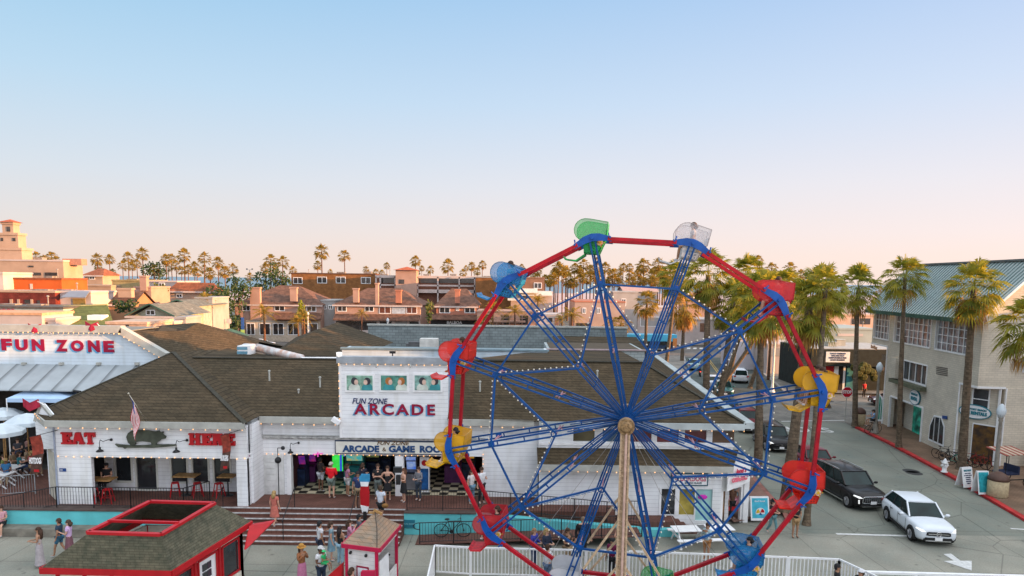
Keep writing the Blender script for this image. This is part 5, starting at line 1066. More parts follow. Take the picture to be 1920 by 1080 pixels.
g.bar(V(a.x,a.y,z1)+fn*0.04,V(b.x,b.y,z1)+fn*0.04,0.07,0.14); build('casing',g,WHITEP,br_)
# octagonal-headed windows
def pent(pix,m,nm):
    pts=[onf(x,y) for x,y in pix]; c=sum(pts,V(0,0,0))/len(pts); g=MB(); g.prism([p+fn*0.01 for p in pts],fn*0.03); w_=build(nm,g,WHITEP,br_)
    g=MB(); g.prism([c+(p-c)*0.87+fn*0.045 for p in pts],fn*0.01); build('pane',g,m,w_)
    g=MB(); a=(pts[0]+pts[-1])/2; 
    for k in (0.36,0.66): 
        lo=pts[0]*(1-k)+pts[-1]*k; g.bar(lo+fn*0.07,V(lo.x,lo.y,max(p.z for p in pts)-0.15)+fn*0.07,0.06,0.02,fd)
    build('muntins',g,WHITEP,w_)
pent([(1741,825),(1744,797),(1752,778),(1766,781),(1772,800),(1770,838)],GLASS,'window')
pent([(1642,790),(1643,742),(1650,738),(1656,748),(1656,790)],mat('green shop poster',(0.03,0.32,0.22),0.4,s=2,amt=0.3),'window')
g=MB(); g.bar(FU+fn*.03+V(0,0,6.8),FA+fn*.03+V(0,0,6.8),.08,.14); g.bar(FA+fn*.03+V(0,0,0),FA+fn*.03+V(0,0,6.8),.1,.07,fd); build('overhang_trim',g,WHITEP,br_)
# vents, signs
g=MB()
for k in range(5): fpoly(g,[(1756,687+k*3.2),(1777,690+k*3.4),(1777,691.8+k*3.4),(1756,688.6+k*3.2)],0.005,0.03)
for k in range(5): fpoly(g,[(1654,664+k*2.4),(1662,665.3+k*2.4),(1662,666.4+k*2.4),(1654,665.1+k*2.4)],0.005,0.03)
build('louvre_vent',g,mat('vent shadow grey',(0.16,0.14,0.12),0.7),br_)
frz=math.atan2(-fn.x,fn.y)-0 ; frz=math.atan2(fd.y,fd.x)
def oval(cx,cy,rx,rz_,plane,m,m2,nm='oval_sign'):
    # plane: (origin point, direction, normal)
    c,dv,n3=plane; g=MB(); g.prism([c+dv*(rx*math.cos(t))+V(0,0,rz_*math.sin(t))+n3*0.03 for t in [2*PI*i/24 for i in range(24)]],n3*0.06); s_=build(nm,g,m2,br_)
    g=MB(); g.prism([c+dv*((rx-0.07)*math.cos(t))+V(0,0,(rz_-0.07)*math.sin(t))+n3*0.1 for t in [2*PI*i/24 for i in range(24)]],n3*0.01); build('sign_face',g,WHITEP,s_); return s_
TEALL=mat('teal lettering',(0.02,0.22,0.28),0.5)
c=onf(1717,745); s_=oval(0,0,0.85,0.62,(c,fd,fn),None,TEALL); text('sign_lettering','NEWPORT',0.22,TEALL,s_,c+fn*0.13+V(0,0,0.22),rz=frz,bold=0.008); text('sign_lettering','RENTAL',0.36,TEALL,s_,c+fn*0.13+V(0,0,-0.12),rz=frz,bold=0.02,sx=0.8)
cd_=(CH2-CH).normalized(); cn=V(cd_.y,-cd_.x,0); cn=cn if cn.y<0 else -cn
def onc(x,y,off=0.0):
    d=ray(x,y); o=V(0,0,H); t=((CH+cn*off-o).dot(cn))/d.dot(cn); return o+d*t
crz=math.atan2(cd_.y,cd_.x)
# chamfer bay: the trim, the sign, the opening
c=onc(1829,772); dirc=cd_
s_=oval(0,0,1.0,0.5,(c+cn*0.02,cd_,cn),None,TEALL); text('sign_lettering','NEWPORT BEACH',0.17,TEALL,s_,c+cn*0.15+V(0,0,0.17),rz=crz,bold=0.008); text('sign_lettering','BIKE RENTALS',0.3,TEALL,s_,c+cn*0.15+V(0,0,-0.09),rz=crz,bold=0.018,sx=0.78)
def crect(g,u0,u1,z0,z1,off,th): a=CH+cd_*u0+cn*off; b=CH+cd_*u1+cn*off; g.prism([V(a.x,a.y,z0),V(b.x,b.y,z0),V(b.x,b.y,z1),V(a.x,a.y,z1)],cn*th)
LC=(CH2-CH).length
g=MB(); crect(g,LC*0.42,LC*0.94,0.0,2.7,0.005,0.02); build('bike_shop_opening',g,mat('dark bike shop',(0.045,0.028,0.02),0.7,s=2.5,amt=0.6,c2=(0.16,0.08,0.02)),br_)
g=MB(); crect(g,LC*0.40,LC*0.42,0,2.78,0.0,0.06); crect(g,LC*0.42,LC*0.96,2.7,2.78,0.0,0.06); crect(g,-0.02,0.07,0,TC,0.0,0.08); crect(g,LC-0.12,LC,0,TC,0.0,0.1); build('bay_trim',g,WHITEP,br_)
g=MB(); a=V(FB.x-0.03,FB.y-0.04,TC+0.02); g.bar(CH+fn*0.05+V(0,0,TC),a,0.06,0.14); g.bar(a,V(CH2.x+0.2,CH2.y-0.05,TC+0.02),0.06,0.14); g.bar(V(CH2.x+0.25,CH2.y-0.04,0),V(CH2.x+0.25,CH2.y-0.04,TC),0.16,0.07,(1,0,0)); build('soffit_trim',g,WHITEP,br_)
g=MB(); crect(g,LC*0.36,LC*0.72,3.75,5.1,0.01,0.02); w_=build('window',g,GLASS,br_); g=MB(); 
for (u0,u1,z0,z1) in ((.33,.36,3.65,5.2),(.72,.75,3.65,5.2),(.36,.72,3.62,3.75),(.36,.72,4.4,4.46)): crect(g,LC*u0,LC*u1,z0,z1,0.0,0.08)
build('casing',g,WHITEP,w_)
g=MB(); crect(g,LC*0.1,LC*0.3,1.1,1.9,0.01,0.08); build('menu_board',g,mat('blue lit board',(0.04,0.10,0.22),0.4,s=5,amt=0.4,emit=0.1),br_)
g=MB(); fpoly(g,[(1768,779),(1777,780),(1777,786),(1768,785)],0.02,0.04); build('wall_plate',g,MATS['blue plate'],br_)
# parking letters and 309 on the left end
def fword(s,x0,y0,x1,size,m):
    c=onf((x0+x1)/2,y0); return text('wall_lettering',s,size,m,br_,c+fn*0.06,rz=frz,bold=0.012,ext=0.03)
OR_=mat('orange white lettering',(0.75,0.42,0.25),0.5); fword('Parking',1630,651,1650,0.42,OR_); fword('309',1652,692,1660,0.45,OR_)
g=MB(); fpoly(g,[(1651,688),(1656,688.6),(1656,698),(1651,697.4)],0.02,0.03) if False else None
# gable end window, chimney awning
g=MB(); p=P(1916,690,FB.y); g.box(p.x,p.x+1.2,FB.y-0.05,FB.y-0.003,p.z-0.3,P(1916,712,FB.y).z-0.2+1.5); build('window',g,WHITEP,br_); g=MB(); g.prism([V(p.x-0.15,FB.y-0.003,p.z+0.6),V(p.x+1.4,FB.y-0.003,p.z+0.6),V(p.x+1.4,FB.y-0.5,p.z+0.1),V(p.x-0.15,FB.y-0.5,p.z+0.1)],(0,0,0.05)); build('window_hood',g,GTR,br_)
# ---- added block right of the frame, unseen, shaped to throw evening shade over the promenade
nb=thing('shade_block','added unseen grey shingled block right of the frame, shading the promenade','building',(52,5,0))
g=MB(); g.box(43,66,-40,25,0,14.0); g.prism([(43,-40,14.0),(66,-40,14.0),(54.5,-40,17.0)],(0,65,0)); g.box(43,66,25,34,0,12.3); g.box(45,66,34.01,43.4,0,11.8); build1('wall',g,SHG,nb)
for k in range(9):
    g=MB(); y=-32+k*7; g.box(42.97,42.995,y,y+3.4,2.2,4.4); g.box(42.97,42.995,y,y+3.4,6.6,8.8); build('window',g,GLASS,nb)

# ---- cars
TY_=mat('tyre rubber',(0.015,0.015,0.015),0.85); RIM=mat('alloy rim',(0.45,0.45,0.47),0.3,metal=0.8); CHR=mat('chrome',(0.7,0.7,0.7),0.2,metal=0.9)
CGL=mat('car glass',(0.012,0.03,0.03),0.10,s=1,amt=0.3,spec=0.22); HLT=mat('headlight glass',(0.9,0.9,0.88),0.2,emit=0.3); TLT=mat('tail light red',(0.35,0.01,0.01),0.3); BPL=mat('black plastic',(0.02,0.02,0.02),0.6)
def make_car(label, L, W, Hh, paint, loc, rz, style='suv', plate=True, chrome=False, lights=True, star=False, name='car', group=None):
    t=thing(name,label,'car',loc,rz,group); w=W/2; hood=0.60*Hh if style=='suv' else 0.62*Hh; belt=0.63*Hh if style!='sedan' else 0.66*Hh
    rt=Hh-0.03; r=0.36 if style=='suv' else 0.33
    st=[(0.0,.74,.38,hood*.72),(0.012,.86,.28,hood*.84),(0.05,.94,.22,hood*.93),(0.12,.985,.21,hood*.975),(0.27,1,.21,belt-.02),(0.5,1,.21,belt),(0.78,1,.22,belt+.02),(0.92,.975,.24,belt+.01),(0.985,.93,.30,belt-.03),(1.0,.82,.40,belt-.12)]
    g=MB(); N=0; rings=[]
    for f,kw,zb,zt in st:
        x=L/2-f*L; ww=w*kw; h=[(0,zb),(ww*.85,zb),(ww*.97,zb+.10),(ww,zb+(zt-zb)*.45),(ww*.985,zt-.14),(ww*.90,zt-.035),(ww*.55,zt+.01),(0,zt+.025)]
        ring=[(x,y,z) for y,z in h]+[(x,-y,z) for y,z in h[-2:0:-1]]; rings.append(ring)
    n=len(rings[0]); vs=[p for rg in rings for p in rg]; fs=[]
    for i in range(len(rings)-1):
        for j in range(n): fs.append((i*n+j,i*n+(j+1)%n,(i+1)*n+(j+1)%n,(i+1)*n+j))
    fs.append(tuple(range(n-1,-1,-1))); fs.append(tuple((len(rings)-1)*n+j for j in range(n))); g.add(vs,fs)
    b=build('body',g,paint,t,True,world=False); md=b.modifiers.new('s','SUBSURF'); md.levels=1; md.render_levels=1
    fb0,ft0={'suv':(0.27,0.40),'hatch':(0.29,0.44),'sedan':(0.30,0.42)}[style]; rb0,rt0=(0.985,0.90) if style=='suv' else ((0.965,0.84) if style=='hatch' else (0.86,0.72))
    X=lambda f:L/2-f*L; wb,wt=w*.90,w*(.74 if style=='suv' else .70); zb=belt-.02; zr=rt-.05
    B=[V(X(fb0),-wb*.93,zb),V(X(fb0),wb*.93,zb),V(X(rb0),wb*.9,zb),V(X(rb0),-wb*.9,zb)]; Tt=[V(X(ft0),-wt,zr),V(X(ft0),wt,zr),V(X(rt0),wt*.95,zr-.03),V(X(rt0),-wt*.95,zr-.03)]
    g=MB(); g.quad(B[0],B[1],Tt[1],Tt[0]); build('windscreen',g,CGL,t,world=False)
    g=MB(); g.quad(B[2],B[3],Tt[3],Tt[2]); build('rear_window',g,CGL,t,world=False)
    for a,c_,d,e_ in ((B[1],B[2],Tt[2],Tt[1]),(B[3],B[0],Tt[0],Tt[3])):
        g=MB(); g.quad(a,c_,d,e_); sw=build('side_window',g,CGL,t,world=False)
        g=MB(); lo=a if a is B[1] else c_; 
        for q in (0.36,0.68): p0=a+(c_-a)*q; p1=e_+(d-e_)*q; g.bar(p0,p1,0.07,0.03,(0,1,0))
        build('pillar',g,BPL,sw,world=False)
    g=MB(); out=1.02
    for i in range(4): g.bar(B[i],Tt[i],0.09,0.06,(0,1,0))
    g.bar(Tt[0],Tt[1],0.08,0.05); build('pillars',g,paint,t,world=False)
    g=MB(); nx,ny=6,5; vs=[]
    for i in range(nx+1):
        for j in range(ny+1):
            u=i/nx; v=j/ny; p=(Tt[0]*(1-v)+Tt[1]*v)*(1-u)+(Tt[3]*(1-v)+Tt[2]*v)*u; vs.append((p.x,p.y,p.z+0.085*math.sin(PI*min(1,max(0,0.04+u*0.9)))*(1-(2*v-1)**2*0.75)+0.004))
    g.add(vs,[(i*(ny+1)+j,(i+1)*(ny+1)+j,(i+1)*(ny+1)+j+1,i*(ny+1)+j+1) for i in range(nx) for j in range(ny)]); build('roof',g,paint,t,True,world=False)
    if style=='suv':
        g=MB()
        for s_ in (-1,1): g.bar((X(ft0+.04),s_*wt*.97,zr+.07),(X(rt0-.04),s_*wt*.95,zr+.06),0.04,0.04)
        build('roof_rails',g,CHR if chrome else BPL,t,world=False)
    for fx_,nm in ((0.17,'wheel'),(0.785,'wheel')):
        for s_ in (-1,1):
            x=X(fx_); y=s_*(w-.10); g=MB(); g.tube((x,y-s_*.12,r),(x,y+s_*.115,r),r,n=24); wv=build('wheel',g,TY_,t,False,world=False)
            g=MB(); g.tube((x,y+s_*.10,r),(x,y+s_*.122,r),r*.68,r*.64,n=20)
            for k in range(5): a=2*PI*k/5; g.bar((x,y+s_*.13,r),(x+r*.62*math.cos(a),y+s_*.125,r+r*.62*math.sin(a)),0.02,0.07,(0,1,0))
            build('rim',g,RIM,wv,world=False)
            g=MB(); g.tube((x,s_*(w-.3),r+.02),(x,s_*(w+.004),r+.02),r+.075,n=28); g.v=[(v[0],v[1],max(v[2],0.2)) for v in g.v]; build('wheel_arch',g,BPL,t,world=False)
    # front
    g=MB(); zg=hood*.62; gw_=w*(.62 if chrome else .58); gh=.17 if chrome else .09
    prof=[(-gw_,zg-gh*.8),(-gw_*.8,zg-gh),(gw_*.8,zg-gh),(gw_,zg-gh*.8),(gw_*.96,zg+gh*.7),(gw_*.8,zg+gh),(-gw_*.8,zg+gh),(-gw_*.96,zg+gh*.7)]
    xf=L/2-.02; g.prism([(xf,y,z) for y,z in prof],(0.035,0,0)); gr=build('grille',g,BPL,t,world=False)
    g=MB()
    if chrome:
        for i in range(8): a=prof[i]; b_=prof[(i+1)%8]; g.tube((xf+.04,*a),(xf+.04,*b_),.025,n=6)
        for k in range(5): 
            for j in range(9): g.obox((xf+.04,-gw_*.75+j*gw_*.1875,zg-gh*.7+k*gh*.35),.01,.06,.02)
    elif star: 
        g.bar((xf+.045,-gw_*.85,zg),(xf+.045,gw_*.85,zg),.02,.03)
        for i in range(16): a=2*PI*i/16; b_=2*PI*(i+1)/16; g.tube((xf+.05,.10*math.cos(a),zg+.10*math.sin(a)),(xf+.05,.10*math.cos(b_),zg+.10*math.sin(b_)),.014,n=5)
        for k in range(3): a=PI/2+2*PI*k/3; g.tube((xf+.05,0,zg),(xf+.05,.09*math.cos(a),zg+.09*math.sin(a)),.01,.006,n=5)
    else: 
        for k in range(3): g.bar((xf+.038,-gw_*.8,zg-gh*.6+k*gh*.6),(xf+.038,gw_*.8,zg-gh*.6+k*gh*.6),.012,.012)
        g.tube((xf+.04,0,zg),(xf+.05,0,zg),.06,n=12)
    build('grille_trim',g,CHR,gr,world=False)
    g=MB(); g.prism([(xf-.02,-w*.72,.30),(xf-.02,w*.72,.30),(xf-.02,w*.62,.44),(xf-.02,-w*.62,.44)],(0.045,0,0)); build('lower_grille',g,BPL,t,world=False)
    g=MB(); g.bar((xf+.01,-w*.6,.29),(xf+.01,w*.6,.29),.05,.05); build('skid_plate',g,CHR,t,world=False)
    for s_ in (-1,1):
        g=MB(); zh=hood*.74; g.prism([(xf+.0,s_*w*.58,zh-.05),(xf-.02,s_*w*.80,zh-.045),(xf-.32,s_*w*.945,zh+.02),(xf-.30,s_*w*.93,zh+.08),(xf-.03,s_*w*.74,zh+.05)],(0.012,s_*.02,0.008)); build('headlight',g,HLT if lights else mat('clear lamp glass',(0.5,0.5,0.52),0.1),t,world=False)
        if chrome: g=MB(); g.bar((xf+.0,s_*w*.80,.46),(xf+.0,s_*w*.82,.66),.04,.06,(0,1,0)); build('running_light',g,HLT,t,world=False)
        g=MB(); g.prism([(X(.985)-.06,s_*w*.62,belt-.24),(X(.985)-.02,s_*w*.93,belt-.24),(X(.95),s_*w*.985,belt-.1),(X(.985)-.05,s_*w*.7,belt-.08)],(-0.03,s_*.01,0)); build('tail_light',g,TLT,t,world=False)
        g=MB(); g.ball((X(fb0+.045),s_*(w+.12),belt+.04),.07,.12,.075,n=10,m=6); g.bar((X(fb0+.045),s_*(w-.08),belt),(X(fb0+.045),s_*(w+.06),belt+.02),.05,.04); build('mirror',g,paint,t,True,world=False)
        g=MB(); g.bar((X(.24),s_*(w+.0),.27),(X(.72),s_*(w+.0),.27),.03,.07); build('sill',g,CHR if chrome else BPL,t,world=False)
        g=MB()
        for q in (.30,.5,.70): g.bar((X(q),s_*(w+.002),.36),(X(q),s_*(w*.985+.004),belt-.1),.008,.012,(0,1,0))
        for q in (.44,.64): g.bar((X(q),s_*(w+.012),belt-.16),(X(q)-.16,s_*(w+.012),belt-.16),.03,.03)
        build('door_seams',g,BPL,t,world=False)
    if plate:
        g=MB(); g.obox((xf+.06,0,.50 if chrome else .40),.02,.32,.15); build('number_plate',g,WHITEP,t,world=False)
        g=MB(); g.obox((-L/2-.01,0,.75),.03,.32,.15); build('number_plate',g,WHITEP,t,world=False)
    return t
def lane(pf,pr,W,side):                 # wheel contacts of the visible side -> centre and heading
    a=G(*pf); b=G(*pr); d=(a-b).normalized(); left=V(-d.y,d.x,0); c=(a+b)/2+left*(W/2-.1)*side
    return c,math.atan2(d.y,d.x),(a-b).length
PW=mat('white car paint',(0.66,0.70,0.74),0.35,s=1,amt=0.03,coat=0.3); PB=mat('black car paint',(0.010,0.009,0.010),0.3,s=1,amt=0.05,coat=0.22,spec=.2); PM=mat('maroon car paint',(0.14,0.008,0.016),0.35,s=1,amt=0.05,coat=0.25,spec=.2); PD=mat('dark blue car paint',(0.015,0.03,0.045),0.35,s=1,amt=0.05,coat=0.25,spec=.2); PS=mat('silver car paint',(0.42,0.42,0.42),0.3,s=1,amt=0.03,coat=0.6)
c,h,l=lane((1707,1011),(1664,975),1.83,1); 
c1=make_car('white crossover leading the queue, nose towards the painted arrow',4.42,1.83,1.61,PW,c,h,'hatch',star=True)
c,h,l=lane((1585,948),(1547,926),1.95,1); c=c-V(math.cos(h),math.sin(h),0)*.35
make_car('large black SUV with chrome grille just behind the white crossover',4.95,1.95,1.75,PB,c,h,'suv',chrome=True)
def at(x,y,z,L_,off=0): return G(x,y,z)
H0=math.radians(-97)
make_car('maroon sedan between the black SUV and the smaller dark SUV',4.7,1.84,1.46,PM,(19.75,43.6,0),math.radians(-93),'sedan')
make_car('dark SUV queueing behind the maroon sedan',4.6,1.86,1.64,PB,(19.45,49.9,0),math.radians(-94),'suv',name='car')
make_car('red brown SUV fourth from the end of the queue, behind a palm trunk',4.6,1.86,1.66,PM,(19.6,56.0,0),math.radians(-96),'suv')
make_car('dark blue car at the stop end of the queue, in the crossing',4.6,1.84,1.50,PD,(20.0,62.3,0),math.radians(-98),'sedan')
make_car('teal dark car seen beyond the crossing behind the wheel spokes',4.6,1.84,1.5,mat('teal car paint',(0.02,0.13,0.15),0.3,coat=0.6),(23.0,73.5,0),math.radians(-100),'hatch')
make_car('white SUV driving away up the side street',4.6,1.85,1.68,PW,(28.0,83.5,0),math.radians(79),'suv',lights=False)
make_car('pale car driving away farther up the side street',4.4,1.8,1.5,mat('pale teal car paint',(0.35,0.5,0.5),0.3,coat=0.5),(25.4,95.0,0),math.radians(80),'sedan',lights=False)
make_car('white car parked on the left kerb of the side street',4.4,1.8,1.45,PW,(23.4,78.5,0),math.radians(80),'sedan',lights=False)
make_car('dark red car parked by the dark pub behind the stop sign',4.6,1.85,1.5,mat('dark red car paint',(0.10,0.01,0.015),0.25,coat=0.7),(38.5,67.8,0),math.radians(175),'hatch')
make_car('white car passing on the boulevard between the two brown roofs',4.6,1.85,1.45,PW,P(490,640,118).xy.to_3d(),math.radians(4),'sedan',lights=False)
c=thing('scooter','small dark scooter with a red tail light riding up the side street','scooter',(24.3,87.5,0),math.radians(80)); g=MB(); g.tube((0.6,-0.05,.28),(0.6,0.05,.28),.27,n=14); g.tube((-0.6,-0.06,.28),(-0.6,0.06,.28),.27,n=14); build('wheels',g,TY_,c,world=False); g=MB(); g.bar((-.7,0,.75),(.1,0,.65),.3,.25); g.bar((.1,0,.35),(.5,0,.35),.28,.1); g.bar((.45,0,.35),(.4,0,1.0),.35,.08,(0,1,0)); build('body',g,BPL,c,world=False); g=MB(); g.obox((-.78,0,.7),.06,.16,.08); build('tail_light',g,mat('lit tail light',(0.8,0.05,0.03),0.3,emit=1.5),c,world=False)

# ---- bus
bs=thing('bus','long light blue bus crossing at the end of the side street','bus',(24.8,121,0)); g=MB(); 
bL=P(1163,640,120).x; bR=P(1267,640,120).x; g.box(bL,bR,119.2,121.8,1.75,2.9); build('roof_body',g,mat('light blue bus paint',(0.08,0.42,0.62),0.4,s=0.5,amt=0.05),bs); g=MB(); g.box(bL+.05,bR-.05,119.25,121.75,.45,1.75); build('lower_body',g,mat('bus navy paint',(0.03,0.06,0.12),0.4),bs)
for k in range(3): g=MB(); x=bL+1.5+k*(bR-bL-3)/2; g.tube((x,119.1,.5),(x,119.6,.5),.5,n=18); build('wheel',g,TY_,bs)
g=MB(); g.box(bL+.4,bR-.4,119.17,119.2,1.1,1.7); build('window_band',g,GLASS,bs); g=MB(); g.box(bR-.7,bR+.02,119.15,121.85,.5,2.3); build('front_end',g,mat('orange bus end',(0.6,0.22,0.06),0.5),bs)

# ---- street furniture
def lamp(loc,h,label,post=None):
    t=thing('street_lamp',label,'street lamp',loc,group='acorn street lamps'); post=post or mat('stone grey post',(0.28,0.25,0.21),0.7,s=4,amt=0.15)
    g=MB(); g.lathe((0,0,0),[(.34,0),(.32,.12),(.24,.2),(.22,.5),(.16,.62),(.13,1.0),(.085,h-.3),(.12,h-.2),(.1,h-.1),(.16,h)],12); build('post',g,post,t,True,world=False)
    g=MB(); g.lathe((0,0,h),[(.15,0),(.23,.2),(.25,.42),(.14,.66),(.03,.78)],12); build('globe',g,mat('lamp glass',(0.62,0.68,0.72),0.3),t,True,world=False)
lp=G(1860,925); lamp((lp.x+.1,lp.y,0.13),4.4,'beige street lamp with a pale globe beside the round planter at the red kerb')
lp=G(1640,815); lamp((lp.x,lp.y,0.13),5.0,'beige street lamp by the bicycle and the green shop window',)
for x,y,Y,lb in ((577,588,122,'small white globe lamp in front of the left pink townhouse'),(949,590,122,'small globe lamp in front of the white awning house'),(293,585,90,'globe lamp in front of the grey cottages'),(360,583,95,'second globe lamp beside the grey cottages'),(727,600,120,'thin lamp post in front of the middle townhouse'),(1455,600,75,'grey lamp post at the far corner left of the pub')):
    p=P(x,y,Y); lamp((p.x,Y,0),max(2.5,p.z-.4),lb,WHITEP)
st=G(1584,793); t=thing('stop_sign','red octagonal STOP sign on a thin post at the crossing kerb','sign',(st.x,st.y,0.13)); g=MB(); g.tube((0,0,0),(0,0,2.6),.03,n=6); build('post',g,GREYTRIM,t,world=False)
sz=P(1587,735,st.y).z-.13; 
def octa(r,y,th): return [(r*math.cos(PI/8+i*PI/4),y,sz+r*math.sin(PI/8+i*PI/4)) for i in range(8)]
g=MB(); g.prism(octa(.50,-.04,0),(0,-.015,0)); pl=build('sign_plate',g,WHITEP,t,world=False); g=MB(); g.prism(octa(.455,-.056,0),(0,-.008,0)); build('sign_face',g,mat('stop red',(0.60,0.01,0.03),0.4),pl,world=False); text('sign_lettering','STOP',.36,WHITEP,pl,(0,-.07,sz),bold=.015,sx=.88,world=False)
def can(loc,label,r=.42,h=.95,lid=True):
    t=thing('planter' if not lid else 'trash_can',label,'trash can' if lid else 'planter',loc); g=MB(); g.lathe((0,0,0),[(r*.95,0),(r,.05),(r,h*.75)],18); build('drum',g,mat('tan aggregate',(0.46,0.36,0.22),0.8,s=9,amt=.12),t,True,world=False); g=MB(); g.lathe((0,0,0),[(r*1.02,h*.75),(r*1.03,h*.85),(r*.8,h),(r*.3,h*1.12)],18); build('lid',g,mat('brown lid',(0.11,0.06,0.045),0.6),t,True,world=False)
p=G(1869,934); can((p.x,p.y,.13),'wide tan concrete bin with brown top at the near red kerb',.52,1.25); p=G(1614,801); can((p.x,p.y+.3,.13),'tan concrete bin with dark rim beside the stop sign palm',.46,1.35)
p=G(1770,889); t=thing('fire_hydrant','white fire hydrant on the brick sidewalk beside the red kerb','hydrant',(p.x,p.y,.13)); g=MB(); g.lathe((0,0,0),[(.2,0),(.2,.05),(.13,.07),(.13,.55),(.19,.58),(.19,.62),(.13,.66),(.12,.74),(.06,.84),(.03,.9)],12); build('barrel',g,WHITEP,t,True,world=False); g=MB(); g.tube((-.22,0,.45),(.22,0,.45),.07,n=8); g.tube((0,-.2,.42),(0,0,.42),.08,n=8); g.tube((-.28,0,.72),(.28,0,.72),.03,n=6); build('nozzles',g,WHITEP,t,world=False)
p=G(1643,792+5); g=MB(); g.lathe((0,0,0),[(.22,0),(.2,.05),(.05,.6)],10); o=build('traffic_cone',g,mat('cone orange',(0.65,0.10,0.03),0.6),None,True,world=False); o.location=(G(1565+27,792).x,58.0,.13); tag(o,'small orange cone between the stop sign and the palm trunk','cone')
def aframe(x,y,label,face,lines,w_=.75,h_=1.15,rz=0.25):
    p=G(x,y,.13); t=thing('a_frame_sign',label,'sign',(p.x,p.y,.13),rz); g=MB(); 
    for s_ in (-1,1): g.prism([(-w_/2,s_*.28,0),(w_/2,s_*.28,0),(w_/2,s_*.03,h_),(-w_/2,s_*.03,h_)],(0,.03*s_,0))
    fr=build('frame',g,WHITEP if face is not None else WOOD,t,world=False); g=MB(); sl=.25/h_
    f=lambda u,z,o=.035:V(u*w_,-.28+sl*z-o,z)
    g.prism([f(-.43,.12),f(.43,.12),f(.43,h_-.06),f(-.43,h_-.06)],(0,-.006,0)); build('panel',g,face,t,world=False)
    if lines=='dark':
        text('sign_lettering','BIKE SHOP',.15,TEALL,t,f(0,h_*.84,.05),bold=.006,world=False,sx=.75)
        for k in range(6): text('sign_lettering',['RENT HERE','BY THE HOUR','CRUISERS','SURREYS','TANDEMS','E BIKES'][k],.095,NAVY,t,f(0,h_*.7-.115*k,.05),world=False,sx=.9)
    elif lines=='ball':
        text('sign_lettering','Beach Rentals',.12,WHITEP,t,f(0,h_*.82,.05),world=False,sx=.8)
        g=MB(); g.tube(f(0,.4,.045),f(0,.4,.06),.24,n=20); build('disc',g,WHITEP,t,world=False)
        for q,m in ((0,REDP),(1,mat('ball yellow',(0.7,0.45,0.03),.5)),(2,BLUE)):
            g=MB(); c=f(0,.4,.065); g.prism([c]+[c+V(.21*math.cos(a),0,.21*math.sin(a)) for a in [q*2.1+.25*i for i in range(6)]],(0,-.004,0)); build('ball_segment',g,m,t,world=False)
    return t
aframe(1808,911,'white A-frame sign with dark lettering next to the hydrant',WHITEP,'dark'); aframe(1838,924,'teal A-frame sign behind the tan bin',mat('teal board',(0.03,0.38,0.45),.5,s=6,amt=.2),None,.7,1.3,.1)
aframe(1421,972,'blue A-frame sign with a beach ball picture beside the corndog corner',mat('cyan board',(0.06,0.45,0.60),.5),'ball',.95,1.15,0.05)
# striped cart
p=G(1885,908,.13); t=thing('surrey_cart','four wheeled surrey cart with red and cream striped canopy','cart',(p.x,p.y,.13),.2); g=MB(); N=9
for i in range(N): g.cur=i%2; g.prism([(-.9+1.8*i/N,-.7,1.95),(-.9+1.8*(i+1)/N,-.7,1.95),(-.9+1.8*(i+1)/N,.7,2.15),(-.9+1.8*i/N,.7,2.15)],(0,0,.04))
build('canopy',g,[mat('canopy rust',(0.33,0.08,0.06),.7),mat('canopy cream',(0.6,0.5,0.38),.7)],t,world=False)
g=MB(); 
for sx in (-.75,.75):
    for sy in (-.6,.6): g.tube((sx,sy,.4),(sx,sy,2.0),.025,n=6)
g.bar((-.8,-.6,.45),(.8,-.6,.45),.05,.05); g.bar((-.8,.6,.45),(.8,.6,.45),.05,.05); build('frame',g,BLACKM,t,world=False)
for sx in (-.8,.8):
    for sy in (-.68,.68):
        g=MB(); 
        for i in range(16): a=2*PI*i/16; b=2*PI*(i+1)/16; g.tube((sx+.3*math.cos(a),sy,.32+.3*math.sin(a)),(sx+.3*math.cos(b),sy,.32+.3*math.sin(b)),.025,n=4,cap=False)
        for i in range(6): a=PI*i/6; g.tube((sx-.3*math.cos(a),sy,.32-.3*math.sin(a)),(sx+.3*math.cos(a),sy,.32+.3*math.sin(a)),.006,n=3)
        build('wheel',g,TY_,t,world=False)
g=MB(); g.box(-.5,.4,-.5,.5,.7,.8); g.box(.3,.4,-.5,.5,.8,1.2); build('bench',g,mat('navy cushion',(0.03,0.04,0.09),.7),t,world=False)
p=G(1900,880,.13); g=MB(); g.box(p.x+1.0,p.x+1.5,p.y-.2,p.y+.2,.13,1.7); g.box(p.x+.95,p.x+1.55,p.y-.25,p.y+.25,1.7,1.8); one('kiosk_cabinet',g,mat('orange cabinet',(0.55,0.25,0.05),.5),'narrow orange cabinet at the right edge beside the striped cart','cabinet')
